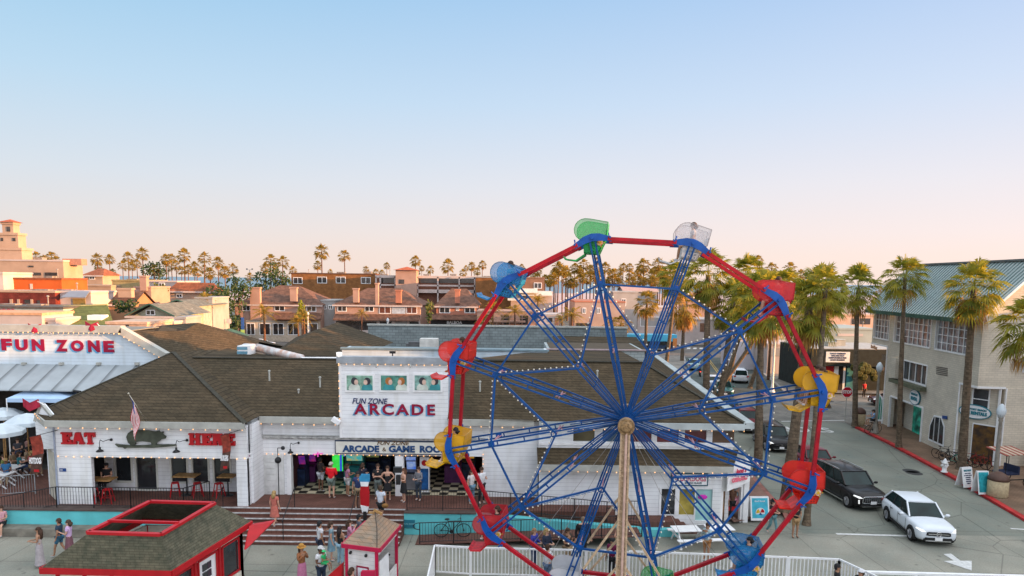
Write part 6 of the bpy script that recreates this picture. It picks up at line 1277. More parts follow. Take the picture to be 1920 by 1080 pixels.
def bicycle(loc,rz,label,m,lean=.12,group=None):
    t=thing('bicycle',label,'bicycle',loc,rz,group); t.rotation_euler=(lean,0,rz)
    for x in (-.52,.52):
        g=MB()
        for i in range(18): a=2*PI*i/18; b=2*PI*(i+1)/18; g.tube((x+.33*math.cos(a),0,.34+.33*math.sin(a)),(x+.33*math.cos(b),0,.34+.33*math.sin(b)),.02,n=5,cap=False)
        for i in range(9): a=PI*i/9; g.tube((x-.32*math.cos(a),0,.34-.32*math.sin(a)),(x+.32*math.cos(a),0,.34+.32*math.sin(a)),.003,n=3,cap=False)
        g.tube((x,-.04,.34),(x,.04,.34),.03,n=6); build('wheel',g,TY_,t,world=False)
    g=MB(); bb=(-.05,0,.30); sc=(-.2,0,.80); hd=(.40,0,.82)
    for a,b in ((bb,sc),(bb,hd),(sc,hd),(sc,(-.52,0,.34)),(bb,(-.52,0,.34)),(hd,(.52,0,.34)),((.40,0,.82),(.37,0,1.0))): g.tube(a,b,.018,n=5)
    build('frame',g,m,t,world=False); g=MB(); g.path([(.25,-.3,1.05),(.4,-.2,1.04),(.38,0,1.0),(.4,.2,1.04),(.25,.3,1.05)],.014,n=5); build('handlebar',g,BLACKM,t,world=False)
    g=MB(); g.ball((-.24,0,.90),.13,.08,.04,n=8,m=4); g.tube((-.2,0,.78),(-.23,0,.9),.013,n=5); build('saddle',g,BLACKM,t,True,world=False)
    g=MB(); g.tube((-.05,-.05,.30),(-.05,-.03,.30),.09,n=12); g.tube((-.05,-.1,.30),(.08,-.12,.22),.012,n=4); g.tube((-.05,.1,.30),(-.18,.12,.38),.012,n=4); build('pedals',g,BLACKM,t,world=False); return t
GRNB=mat('mint bike paint',(0.05,0.30,0.22),.4); REDB=mat('red bike paint',(0.35,0.03,0.03),.4)
p=P(848,1000,30.5); bicycle((p.x,30.6,0.12),0.05,'black cruiser bicycle leaning on the teal ramp wall behind the railing',BLACKM)
for x,y,rz,m,lb in ((1636,812,.3,BLACKM,'bicycle ridden by the person in a pale blue shirt beside the street lamp'),(1768,862,-1.2,BLACKM,'black bicycle left of the two parked under the octagonal window'),(1783,868,-1.1,BLACKM,'black bicycle right of the two parked under the octagonal window'),(1797,875,-1.0,GRNB,'mint green bicycle leaning by the palm trunk'),(1816,872,-.9,REDB,'red rental bicycle nearest the palm trunk at the shop door'),(1830,877,-.9,REDB,'second red rental bicycle in front of the shop door'),(1842,880,-.9,REDB,'third red rental bicycle, closest to the street lamp')):
    p=G(x,y,.13); bicycle((p.x,p.y,.13),rz,lb,m,.08,'bicycles outside the rental shop' if x>1700 else None)
for x,y,lb in ((1505,752,'first dark post by the crossing'),): pass
# pub with marquee
pb=thing('pub','low dark grey pub with a white marquee sign and a red and teal front','building',(38,82,0)); PY=76.0
pz=P(1560,655,PY).z; xl=P(1519,700,PY).x; xr=P(1700,700,PY).x
g=MB(); g.box(xl,xr,PY,PY+9,2.9,pz); g.box(xl,xr,PY+.6,PY+9,0,2.9); build('wall',g,mat('charcoal boards',(0.025,0.033,0.03),.8,s=2,amt=.2),pb)
for x0,x1,m,nm in ((1534,1562,REDP,'red_wall'),(1563,1571,WHITEP,'door_post'),(1571,1580,DARK,'doorway'),(1580,1584,WHITEP,'door_leaf'),(1587,1604,mat('teal mural wall',(0.05,0.28,0.34),.6,s=1,amt=.3,c2=(0.03,0.12,0.16)),'mural_wall')):
    g=MB(); g.box(P(x0,710,PY+.5).x,P(x1,710,PY+.5).x,PY+.45,PY+.59,0.1,2.85); build(nm,g,m,pb)
g=MB(); a=P(1548,679,PY-.1); b=P(1594,660,PY-.1); g.box(a.x,b.x,PY-.12,PY-.004,a.z,b.z); mq=build('marquee',g,WHITEP,pb)
for k,s_ in enumerate(('TACO TUESDAY','WE ARE NOT','RESPONSIBLE FOR','LOST BOARDS')): text('marquee_lettering',s_,.24,NAVY,mq,((a.x+b.x)/2,PY-.14,b.z-.2-.24*k),bold=.008)
g=MB(); g.box(xl+.3,xr-.3,PY+.3,PY+8.7,pz,pz+.06); build('roof',g,mat('pale flat roof',(0.42,0.40,0.37),.8),pb)
for k,(x,y,lb) in enumerate(((1561,648,'left vent box on the flat pub roof'),(1577,650,'low vent box in the middle of the flat pub roof'),(1530,652,'small grey vent box at the left end of the pub roof'))):
    p=P(x,y,PY+3+k); g=MB(); g.box(p.x-.5,p.x+.5,PY+3+k,PY+4+k,pz+.06,pz+.5+.2*(k%2)); g.box(p.x-.55,p.x+.55,PY+2.95+k,PY+4.05+k,pz+.5+.2*(k%2),pz+.58+.2*(k%2)); one('roof_vent',g,GREYTRIM,lb,'roof vent')
g=MB(); 
for k in range(14): random.seed(k); g.ball((P(1615,715,PY-.5).x+random.uniform(-1.2,1.6),PY-.6+random.uniform(-.3,.3),random.uniform(1.6,3.2)),.5,.4,.45,n=6,m=4)
HEDG=mat('olive hedge',(0.10,0.10,0.025),.9,s=6,amt=.35,bump=.5); one('hanging_shrub',g,HEDG,'olive green shrub hanging beside the pub parking bay','shrub')
# white picnic tables
def picnic(x,y,rz,label):
    p=G(x,y); t=thing('picnic_table',label,'picnic table',(p.x,p.y,0),rz,'white picnic tables'); g=MB()
    for k in range(5): g.box(-.8,.8,-.38+.155*k,-.24+.155*k,.72,.76)
    build('table_top',g,WHITEP,t,world=False)
    for s_ in (-1,1): g=MB(); g.box(-.8,.8,s_*.72-.13,s_*.72+.13,.42,.46); build('bench',g,WHITEP,t,world=False)
    for sx in (-.6,.6):
        for s_ in (-1,1): g=MB(); g.bar((sx,s_*.15,.74),(sx,s_*.7,0),.08,.05,(1,0,0)); build('leg',g,WHITEP,t,world=False)
        g=MB(); g.bar((sx,-.78,.4),(sx,.78,.4),.05,.08); build('brace',g,WHITEP,t,world=False)
picnic(1292,1020,0.1,'white picnic table on the left, behind the man in the pale blue shirt'); picnic(1340,1018,0.1,'white picnic table on the right, below the aqua shop window'); 
# stub railing / table bottom right
g=MB(); a=G(1530,1078,1.0); picnic(1560,1140,0.05,'white picnic table at the bottom right where two men sit'); 
t=thing('promenade_rail','long white wooden rail along the bottom right edge','railing',(20,25,0)); g=MB(); a=G(1625,1073,1.0); b=G(1990,1083,1.0); g.bar(a,b,.14,.09); g.bar(a-V(0,0,.5),b-V(0,0,.5),.06,.12); build('rail',g,WHITEP,t)
for k in range(5): g=MB(); p=a+(b-a)*k/4; g.box(p.x-.07,p.x+.07,p.y-.07,p.y+.07,0,.95); build('post',g,WHITEP,t)
# cotton candy cart
p=G(1378,978); t=thing('candy_stand','red stand with bags of pink cotton candy under the corndog sign','stand',(p.x,p.y+.3,0)); g=MB(); g.box(-.5,.5,-.25,.25,.55,.75); g.tube((-.3,0,0),(-.3,0,.6),.04,n=6); g.tube((.3,0,0),(.3,0,.6),.04,n=6); build('tray',g,REDP,t,world=False); 
for k in range(5): g=MB(); g.ball((-.45+.22*k,-.1,1.0+.03*(k%2)),.14,.13,.24,n=10,m=6); build('candy_bag',g,mat('pink candy bag',(0.72,0.30,0.40),.4,s=3,amt=.1),t,True,world=False)
g=MB(); g.tube((0,0,.75),(0,0,1.9),.025,n=6); g.ball((0,0,1.75),.2,.2,.18); g.ball((.1,0,1.35),.12); build('pole',g,mat('pale blue bag',(0.35,0.5,0.55),.4),t,True,world=False)
# ================================================================ ARCADE INTERIOR, PATIO
def cabinet(x,yb,Y,w_,h_,label,body,screen,cat='arcade machine',lean=0.2):
    p=P(x,yb,Y); t=thing('arcade_machine',label,cat,(p.x,Y,DZ)); g=MB()
    g.prism([(-w_/2,-.4,0),(-w_/2,.4,0),(-w_/2,.4,h_),(-w_/2,-.25,h_),(-w_/2,-.2,h_*.85),(-w_/2,0.0,h_*.55),(-w_/2,-.4,h_*.45)],(w_,0,0)); build('cabinet',g,body,t,world=False)
    g=MB(); g.prism([(-w_*.42,-.035,h_*.57),(w_*.42,-.035,h_*.57),(w_*.42,-.21,h_*.83),(-w_*.42,-.21,h_*.83)],(0,-.02,0)); build('screen',g,screen,t,world=False)
    g=MB(); g.box(-w_*.46,w_*.46,-.29,-.255,h_*.88,h_*.98); build('marquee',g,screen,t,world=False)
    g=MB(); g.obox((0,-.28,h_*.5),w_*.8,.2,.03); g.tube((-.1,-.3,h_*.5),(-.1,-.3,h_*.58),.015,n=5); build('controls',g,BLACKM,t,world=False); return t
def scr(nm,c,c2,e=.8): return mat(nm,c,.3,s=4,amt=.2,c2=c2,emit=e*.4)
NVC=mat('navy cabinet',(0.02,0.04,0.10),.4,s=3,amt=.3); TLC=mat('teal cabinet',(0.02,0.20,0.20),.4); GRC=mat('grey cabinet',(0.22,0.22,0.24),.4); PPC=mat('purple cabinet',(0.10,0.02,0.10),.4)
S1=scr('magenta screen',(0.35,0.03,0.15),(0.08,0.02,0.25),.5); S2=scr('yellow teal screen',(0.55,0.42,0.05),(0.05,0.4,0.42),.6); S3=scr('blue screen',(0.05,0.15,0.6),(0.3,0.4,0.6),.6); S4=scr('olive screen',(0.35,0.30,0.08),(0.05,0.12,0.05),.4)
cabinet(563,925,35.4,.8,1.9,'dark teal racing machine at the left end of the arcade opening',NVC,S1); cabinet(582,918,36.2,.8,1.8,'purple arcade machine beside the racing machine',PPC,S1); cabinet(572,905,37.6,1.2,2.1,'magenta lit machine at the back left of the arcade',PPC,S1)
cabinet(666,922,35.6,1.0,2.2,'wide machine with yellow and teal screen in the middle of the arcade',TLC,S2); cabinet(700,915,36.8,.8,2.0,'dark machine behind the couple in black',NVC,S4); cabinet(642,915,36.9,.8,2.0,'blue machine under the green neon panel',NVC,S3); cabinet(722,915,37.4,.8,2.0,'olive lit machine in the right corner of the left opening',NVC,S4)
cabinet(772,926,35.0,.55,1.75,'grey cash machine right of the white column',GRC,S3,'cash machine'); cabinet(850,918,36.3,.9,2.0,'amber lit machine behind the yellow seat',PPC,scr('amber screen',(0.6,0.3,0.05),(0.2,0.1,0.02),.6)); cabinet(876,918,36.8,.9,2.0,'machine at the right end of the arcade opening',NVC,scr('orange screen',(0.6,0.2,0.03),(0.3,0.25,0.02),.6))
p=P(797,930,34.4); t=thing('coin_machine','tall blue and white coin machine with a round red emblem','coin machine',(p.x,34.4,DZ)); g=MB(); g.box(-.24,.24,-.2,.2,0,1.85); build('cabinet',g,WHITEP,t,world=False); g=MB(); g.box(-.2,.2,-.215,-.203,.1,1.25); build('panel',g,mat('blue panel',(0.02,0.12,0.35),.4,s=3,amt=.3),t,world=False); g=MB(); g.tube((0,-.205,1.55),(0,-.225,1.55),.15,n=16); build('emblem',g,REDP,t,world=False)
p=P(631,866,36.0); g=MB(); g.box(p.x-.22,p.x+.35,35.97,36.0,p.z-.5,p.z+.5); one('neon_sign',g,mat('green neon',(0.04,0.60,0.06),.4,emit=0.45,s=2,amt=.2),'bright green neon panel hanging behind the man in the red shirt','neon light')
p=P(639,866,35.9); g=MB(); g.box(p.x-.05,p.x+.06,35.87,35.9,p.z-.5,p.z+.5); one('neon_sign',g,mat('blue neon',(0.04,0.10,0.8),.4,emit=0.25),'narrow blue neon strip beside the green panel','neon light')
for x,y,lb,c in ((596,852,'small pink neon sign at the top left of the arcade opening',(0.8,0.1,0.5)),(466,852,'magenta light on the corner between restaurant and arcade',(0.8,0.03,0.4))):
    p=P(x,y,33.5); g=MB(); g.bar((p.x-.25,33.5,p.z),(p.x+.25,33.5,p.z+.05),.03,.05); g.bar((p.x,33.5,p.z-.12),(p.x,33.5,p.z+.14),.05,.03,(0,1,0)); one('neon_sign',g,mat('pink neon %d'%x,c,.4,emit=0.18),lb,'neon light')
g=MB(); p=P(692,905,31.9); 
t=thing('board_figure','red and white upright board with a blue top on a dark post by the steps','board',(p.x,30.9,0)); g=MB(); g.tube((0,0,0),(0,0,1.2),.09,n=8); build('post',g,BLACKM,t,world=False)
def bpoly(pts,m,nm,dy=0): g=MB(); g.prism([(x,dy,z) for x,z in pts],(0,.08,0)); build(nm,g,m,t,world=False)
bpoly([(-.12,1.15),(.12,1.15),(.2,1.5),(.22,2.1),(.18,2.4),(-.18,2.4),(-.22,2.1),(-.2,1.5)],REDP,'board'); bpoly([(-.12,1.15),(.12,1.15),(.19,1.42),(-.19,1.5)],WHITEP,'white_tip',-.03); bpoly([(-.16,2.4),(.16,2.4),(.2,2.62),(-.2,2.62)],WHITEP,'white_band',-.02); bpoly([(-.22,2.62),(.24,2.62),(.24,2.98),(-.15,2.98),(-.26,2.8)],mat('sky blue board',(0.04,0.30,0.55),.5),'blue_top',-.02)
# patio left: umbrellas, tent, tables
UMB=mat('white canvas',(0.55,0.62,0.66),.8,s=2,amt=.06)
def umbrella(x,y,Y,r,label):
    p=P(x,y,Y); t=thing('umbrella',label,'umbrella',(p.x,Y,DZ),0,'white umbrellas on the left patio'); z=p.z-DZ; g=MB(); n=8; vs=[(0,0,z+.35*r)]+[(r*.55*math.cos(2*PI*i/n),r*.55*math.sin(2*PI*i/n),z+.22*r) for i in range(n)]+[(r*math.cos(2*PI*i/n),r*math.sin(2*PI*i/n),z-.05) for i in range(n)]+[(r*1.01*math.cos(2*PI*i/n),r*1.01*math.sin(2*PI*i/n),z-.25) for i in range(n)]
    g.add(vs,[(0,1+i,1+(i+1)%n) for i in range(n)]+[(1+i,9+i,9+(i+1)%n,1+(i+1)%n) for i in range(n)]+[(9+i,17+i,17+(i+1)%n,9+(i+1)%n) for i in range(n)]); build('canopy',g,UMB,t,world=False)
    g=MB(); g.tube((0,0,0),(0,0,z+.3*r),.03,n=6); build('pole',g,WOOD,t,world=False)
umbrella(6,775,38.5,1.0,'white patio umbrella at the left edge, the farthest one'); umbrella(50,787,36.3,1.05,'white patio umbrella right beside the corner of the restaurant'); umbrella(5,806,34.6,1.0,'white patio umbrella at the left edge, the nearest and lowest one')
p0=P(12,748,39.5); t=thing('canopy_tent','pale blue pop up tent on the patio below the grey awning','tent',(P(70,750,39.5).x,39.5,DZ)); a=P(12,747,38.2); b=P(140,747,38.2); ap_=P(72,722,39.7)
g=MB(); A4=[V(a.x,38.2,a.z),V(b.x,38.2,a.z),V(b.x,41-.05,a.z),V(a.x,40.9,a.z)]; g.add(A4+[ap_]+[v-V(0,0,.22) for v in A4],[(0,1,4),(1,2,4),(2,3,4),(3,0,4),(5,6,1,0),(6,7,2,1),(7,8,3,2),(8,5,0,3)]); build('canopy',g,mat('pale blue canvas',(0.42,0.58,0.78),.8,s=2,amt=.05),t); g=MB()
for v in A4: g.tube(v,V(v.x,v.y,DZ),.03,n=5)
build('poles',g,WHITEP,t)
for k,(x,y,Y) in enumerate(((18,842,35.5),(40,825,37.0),(0,860,34.2))):
    p=P(x,y,Y); t=thing('patio_table',['white patio table between the umbrellas','white patio table farther back by the tent','white patio table at the left edge nearest the railing'][k],'table',(p.x,Y,DZ),0,'tables on the left patio'); g=MB(); g.box(-.5,.5,-.4,.4,.70,.74); build('table_top',g,WHITEP,t,world=False)
    for s_ in (-1,1): g=MB(); g.bar((-.45,s_*.3,0),(.45,s_*.3,.7),.05,.05); g.bar((.45,s_*.3,0),(-.45,s_*.3,.7),.05,.05); build('leg',g,WHITEP,t,world=False)
railing([(-27.5,33.0,DZ-.3),(-23.8,33.2,DZ)],'grey railing sloping up beside the patio diners at the left edge',hgt=1.0,m=mat('grey railing',(0.30,0.32,0.33),.5))
# ================================================================ PEOPLE
SK={'l':mat('skin light',(0.58,0.33,0.23),.6,s=8,amt=.06),'m':mat('skin tan',(0.38,0.20,0.12),.6,s=8,amt=.06),'d':mat('skin brown',(0.16,0.075,0.045),.6,s=8,amt=.06)}
CM={}
def cm(c):
    if c not in CM:
        CM[c]=mat('cloth %d'%len(CM),c,.85,s=9,amt=.10)
    return CM[c]
def skinmesh(name, verts, edges, rad, m, parent, root=0, lv=1):
    me=bpy.data.meshes.new(name); me.from_pydata(verts,edges,[]); me.materials.append(m); o=bpy.data.objects.new(name,me); col.objects.link(o); o.parent=parent; ORG[o.name]=Vector()
    md=o.modifiers.new('skin','SKIN'); md.use_smooth_shade=True; me.skin_vertices or None
    if not me.skin_vertices: me.attributes
    ms=o.modifiers.new('sub','SUBSURF'); ms.levels=lv; ms.render_levels=lv
    return o,rad,root
PEND=[]
def person(label, pos, h=1.7, rz=0.0, top=(.6,.6,.6), bot=(.05,.05,.06), botk='pants', sk='l', hair=(.04,.03,.02), hairlen=0, hat=None, arms='down', legs='stand', sleeve='short', shoes=(.5,.5,.5), wide=1.0, held=None, turn=0.0, name='person', group=None, tilt=None):
    t=thing(name,label,'person',pos,rz,group); 
    if tilt is not None: t.rotation_euler=(0,0,rz)
    k=h/1.72; t.scale=(k*wide if False else k,k,k)
    J={}; sit=legs=='sit'; zb=-0.73 if sit else 0.0
    J['pel']=(0,0,.95+zb); J['spi']=(0,0.0,1.12+zb); J['che']=(0,0,1.31+zb); J['nec']=(0,0.0,1.48+zb); J['hb']=(0,-.012,1.555+zb); J['hm']=(0,-.02,1.625+zb); J['ht']=(0,-.005,1.70+zb)
    for s_,n_ in ((-1,'L'),(1,'R')):
        J['sh'+n_]=(s_*.165*wide,0,1.415+zb)
        a={'down':((s_*.225*wide,.02,1.14),(s_*.24*wide,-.05,.90)),'front':((s_*.21*wide,-.02,1.15),(s_*.10,-.27,1.17)),'up':((s_*.22*wide,-.08,1.18),(s_*.08,-.22,1.38)),'cross':((s_*.22*wide,-.03,1.15),(-s_*.06,-.20,1.17)),'hip':((s_*.34*wide,.05,1.18),(s_*.17,-.04,1.02)),'reach':((s_*.20*wide,-.20,1.22),(s_*.16,-.46,1.22)),'mix':(((s_*.225*wide,.02,1.14),(s_*.24*wide,-.05,.90)) if s_<0 else ((s_*.21*wide,-.05,1.16),(s_*.12,-.28,1.24)))}[arms]
        J['el'+n_]=(a[0][0],a[0][1],a[0][2]+zb); J['wr'+n_]=(a[1][0],a[1][1],a[1][2]+zb)
        d=(Vector(J['wr'+n_])-Vector(J['el'+n_])).normalized(); pm=Vector(J['wr'+n_])+d*.07; J['pa'+n_]=tuple(pm)
        sd=d.cross(V(0,1,0)).normalized() if abs(d.y)<.9 else V(1,0,0)
        if sd.length<.1: sd=V(1,0,0)
        for q in range(4):
            off=sd*(q-1.5)*.019; ln=(.062,.075,.070,.055)[q]; curl=V(0,-.012,0) if abs(d.z)>.5 else V(0,0,-.012)
            J['f%d%s'%(q,n_)]=tuple(pm+d*.03+off); J['g%d%s'%(q,n_)]=tuple(pm+d*(.03+ln*.55)+off*1.05+curl); J['h%d%s'%(q,n_)]=tuple(pm+d*(.03+ln*.9)+off*1.05+curl*2.6)
        J['t0'+n_]=tuple(pm-sd*.036-d*.02); J['t1'+n_]=tuple(pm-sd*.058+d*.015+V(0,-.01,0))
        if legs=='stand': L_=((s_*.095,0,.90),(s_*.10,-.015,.50),(s_*.105,.02,.085),(s_*.115,-.13,.04))
        elif legs=='walk': L_=((s_*.095,0,.90),(s_*.09,-.16 if s_>0 else .02,.51),(s_*.09,-.22 if s_>0 else .26,.10 if s_>0 else .14),(s_*.095,-.37 if s_>0 else .14,.06 if s_>0 else .05))
        else: L_=((s_*.10,-.02,.18),(s_*.12,-.44,.19),(s_*.12,-.50,-.24),(s_*.12,-.64,-.28))
        J['hi'+n_],J['kn'+n_],J['an'+n_],J['to'+n_]=L_
    R={'pel':(.135,.10),'spi':(.12,.09),'che':(.15,.105),'nec':(.055,.055),'hb':(.062,.075),'hm':(.078,.098),'ht':(.055,.065),'sh':(.062,.062),'el':(.040,.040),'wr':(.026,.026),'pa':(.036,.018),'f':(.0095,.0095),'g':(.009,.009),'h':(.007,.007),'t0':(.012,.012),'t1':(.009,.009),'hi':(.088,.09),'kn':(.056,.056),'an':(.036,.036),'to':(.036,.026)}
    def rad(n,ex=0):
        key=n[:2] if n[:2] in ('t0','t1') else (n if n in R else (n[:-1] if n[:-1] in R else n[0])); r=R[key]; w_=wide if key in('pel','spi','che','hi','sh') else 1; return (r[0]*w_+ex,r[1]*w_+ex)
    def mk(nm,chain,m,ex=0,lv=1,over={}):
        names=[]; ed=[]
        for ch in chain:
            for i,n in enumerate(ch):
                if n not in names: names.append(n)
                if i: ed.append((names.index(ch[i-1]),names.index(n)))
        vs=[over[n][:3] if n in over else J[n] for n in names]
        o,_,_=skinmesh(nm,vs,ed,None,m,t,lv=lv); PEND.append((o,[over[n][3] if (n in over and len(over[n])>3) else rad(n,ex) for n in names])); return o
    ch=[['pel','spi','che','nec','hb','hm','ht']]
    for n_ in 'LR':
        ch+=[['che','sh'+n_,'el'+n_,'wr'+n_,'pa'+n_],['pel','hi'+n_,'kn'+n_,'an'+n_,'to'+n_],['pa'+n_,'t0'+n_,'t1'+n_]]+[['pa'+n_,'f%d%s'%(q,n_),'g%d%s'%(q,n_),'h%d%s'%(q,n_)] for q in range(4)]
    mk('body',ch,SK[sk])
    # top
    ov={}
    for n_ in 'LR':
        s=Vector(J['sh'+n_]); e=Vector(J['el'+n_]); 
        if sleeve=='short': c=s+(e-s)*.55; ov['el'+n_]=(*c,(.062,.062))
        ov['_h'+n_]=None
    ov={k_:v for k_,v in ov.items() if v}
    J['cn']=(0,0,J['nec'][2]-.045); R['cn']=(.095,.075); chs=[['pel','spi','che']]+([['che','cn']] if sleeve!='none' else []); 
    if sleeve=='none': pass
    for n_ in 'LR':
        if sleeve=='short': chs.append(['che','sh'+n_,'el'+n_])
        elif sleeve=='long': chs.append(['che','sh'+n_,'el'+n_,'wr'+n_])
    ov['pel']=(0,0,J['pel'][2]-.09,(rad('pel',.034)))
    ov['che']=(0,0,J['che'][2]+.02,(rad('che',.02)))
    mk('shirt',chs,cm(top),.018,over=ov)
    if botk in('pants','shorts'):
        ov={'pel':(0,0,J['pel'][2]-.01,rad('pel',.012))}; cc_=[['pel','hi'+n_,'kn'+n_]+(['an'+n_] if botk=='pants' else []) for n_ in 'LR']
        if botk=='shorts':
            for n_ in 'LR': a=Vector(J['hi'+n_]); b=Vector(J['kn'+n_]); c=a+(b-a)*.85; ov['kn'+n_]=(*c,(.078,.078))
        else:
            for n_ in 'LR': ov['an'+n_]=(*J['an'+n_],(.052,.052))
        mk('trousers' if botk=='pants' else 'shorts',cc_,cm(bot),.014,over=ov)
    else:
        z1=J['pel'][2]+.08; z0={'skirt':.50,'dress':.48,'long':.12}[botk]+(0 if not sit else zb+.3); g=MB(); n=16; vs=[]; prof=[(.145,z1),(.185,z1-.16),(.20,(z1+z0)/2-.05),(.24 if botk!='long' else .27,z0)]
        for r,z in prof:
            for i in range(n): a=2*PI*i/n; rr=r*(1+.05*math.sin(5*a)*(1 if z<z1-.2 else 0)); vs.append((rr*math.cos(a)*wide,rr*.72*math.sin(a),z))
        g.add(vs,[(j*n+i,j*n+(i+1)%n,(j+1)*n+(i+1)%n,(j+1)*n+i) for j in range(3) for i in range(n)]); build('skirt',g,cm(bot),t,True,world=False)
    mk('shoe',[['anL','toL']],cm(shoes),.012,over={'anL':(J['anL'][0],J['anL'][1],J['anL'][2]-.03,(.045,.045)),'toL':(*J['toL'],(.045,.034))}); mk('shoe',[['anR','toR']],cm(shoes),.012,over={'anR':(J['anR'][0],J['anR'][1],J['anR'][2]-.03,(.045,.045)),'toR':(*J['toR'],(.045,.034))})
    zc=J['hm'][2]; g=MB(); g.ball((0,.012,zc+.03),.098,.112,.108,n=12,m=8,z0=-.25); g.ball((0,.05,zc-.02),.09,.075,.10,n=10,m=6)
    if hairlen>0: g.add([],[]); g.lathe((0,.075,zc-.08-hairlen),[(.02,0),(.085,.08),(.10,hairlen*.6+.05),(.09,hairlen+.08)],10)
    if hair: build('hair',g,mat('hair %02x%02x%02x'%tuple(int(v*255) for v in hair),hair,.7,s=20,amt=.25),t,True,world=False)
    g=MB()
    for s_ in (-1,1): g.ball((s_*.030,-.105,zc+.012),.011,.008,.008,n=6,m=4); g.tube((s_*.022,-.108,zc+.033),(s_*.045,-.100,zc+.033),.004,n=4)
    g.tube((-.02,-.106,zc-.052),(.02,-.106,zc-.052),.005,n=4); build('face_features',g,mat('eye dark',(0.03,0.02,0.02),.4),t,world=False)
    g=MB(); g.tube((0,-.10,zc+.015),(0,-.132,zc-.018),.009,.014,n=6)
    for s_ in (-1,1): g.ball((s_*.082,.0,zc),.012,.02,.03,n=6,m=4)
    build('nose_and_ears',g,SK[sk],t,True,world=False)
    if hat:
        kd,c=hat; g=MB()
        if kd=='cap': g.ball((0,.005,zc+.045),.108,.118,.095,n=12,m=7,z0=-.05); g.prism([(-.07,-.09,zc+.05),(.07,-.09,zc+.05),(.06,-.19,zc+.035),(-.06,-.19,zc+.035)],(0,0,.015))
        elif kd=='bcap': g.ball((0,.005,zc+.045),.108,.118,.095,n=12,m=7,z0=-.05); g.prism([(-.07,.09,zc+.05),(.07,.09,zc+.05),(.06,.18,zc+.03),(-.06,.18,zc+.03)],(0,0,.015))
        else: g.lathe((0,0,zc+.05),[(.19,0),(.185,.012),(.11,.015),(.105,.10),(.07,.13),(.01,.13)],16)
        build('hat',g,cm(c),t,kd!='brim',world=False)
    return t
WHT=(.72,.72,.74);BLK=(.02,.02,.022);KH=(.33,.24,.14);JN=(.10,.20,.30);NVY=(.03,.06,.14);GRN=(.14,.18,.15)
def gp(x,y,z=0.0): v=G(x,y,z); return (v.x,v.y,z)
BRN=(.07,.035,.02);BLO=(.45,.30,.12)
person('woman in a strapless top and patterned long skirt with long dark hair walking left',gp(76,1062),1.66,-1.2,(.45,.38,.36),(.40,.36,.37),'long','m',BRN,.38,arms='front',sleeve='none')
person('boy in a dark blue shirt and denim shorts walking beside the lilac shirt',gp(114,1043),1.66,-1.4,(.03,.06,.10),(.05,.16,.26),'shorts','m',BRN,arms='down',legs='walk')
person('woman in a lilac shirt with a shoulder strap and brown ponytail',gp(132,1048),1.70,-1.3,(.62,.42,.66),(.18,.08,.10),'skirt','l',(.08,.05,.03),.12,arms='mix')
person('person in a pink shirt and black shorts sitting on the ledge at the left edge',(P(2,1000,30.5).x,30.6,.36),1.7,.3,(.6,.32,.36),BLK,'shorts','l',BRN,legs='sit',arms='front')
person('woman in a rust jacket and mustard hat with a pink patterned skirt',gp(567,1100),1.66,.9,(.30,.12,.05),(.50,.18,.30),'long','m',BRN,.2,hat=('brim',(.48,.24,.05)),arms='up',sleeve='long')
person('man in white tee and dark trousers with white cap, carrying a child',gp(603,1108),1.78,.9,WHT,(.03,.05,.09),'pants','d',BLK,hat=('cap',(.6,.6,.6)),arms='front')
person('small child in a bright green shirt and cap carried in the man\'s arms',(G(606,1106).x+.12,G(606,1106).y-.28,1.12),1.0,1.3,(.03,.50,.16),(.03,.45,.15),'shorts','m',BRN,hat=('cap',(.05,.6,.2)),legs='sit',arms='front')
person('man in a loose white shirt and dark shorts waiting left of the queue',gp(601,1052),1.75,2.2,WHT,(.04,.05,.09),'shorts','m',BLK,arms='mix',wide=1.05)
person('woman in a grey blue dress with dark tied hair in the queue',gp(622,1051),1.70,1.8,(.22,.33,.38),(.20,.34,.42),'dress','l',BRN,.1,arms='down')
person('woman in a black tank top and light blue jeans with long dark hair',gp(639,1060),1.70,2.6,BLK,(.28,.45,.55),'pants','m',(.03,.02,.02),.32,sleeve='none')
person('woman in a pink blouse with long brown hair behind the ticket booth',gp(656,1046),1.68,1.9,(.55,.25,.35),(.2,.2,.3),'pants','l',BRN,.25,sleeve='long',arms='up')
person('dark haired person mostly hidden behind the booth roof',gp(674,1036),1.72,2.0,(.1,.1,.12),NVY,'pants','m',BLK)
person('dark haired person right in front of the ticket booth notice',gp(661,1150),1.70,2.2,(.25,.06,.08),NVY,'pants','l',BRN,.1)
ps=P(203,905,32.9); person('man in black with a black cap seated at the yellow table',(ps.x-.12,33.0,DZ+.62),1.8,.1,BLK,BLK,'pants','l',BRN,hat=('cap',BLK),legs='sit',arms='front',wide=1.15)
def dp(x,y): return gp(x,y,DZ)
person('man in a dark tee and white shorts standing inside the arcade',dp(602,921),1.78,2.6,(.04,.03,.03),(.5,.52,.55),'shorts','d',BLK,arms='front')
person('man in a bright red shirt and grey green shorts with a white cap',dp(622,934),1.82,3.0,(.75,.01,.02),(.15,.20,.17),'shorts','l',(.3,.2,.1),hat=('bcap',(.5,.45,.38)),arms='front',sleeve='long',wide=1.2,shoes=(.7,.65,.6))
person('woman in a dark top and hot pink shorts seen from behind',dp(681,932),1.74,2.8,(.03,.03,.05),(.62,.04,.30),'shorts','l',BRN,.1,arms='front')
person('small child in a grey checked outfit beside the hot pink shorts',dp(668,932),1.15,2.5,(.3,.28,.26),(.3,.28,.26),'shorts','l',BRN)
person('man in a black tee with grey trousers and a crossbody strap',dp(709,936),1.78,.1,BLK,(.13,.16,.15),'pants','l',BRN,arms='cross',wide=1.05)
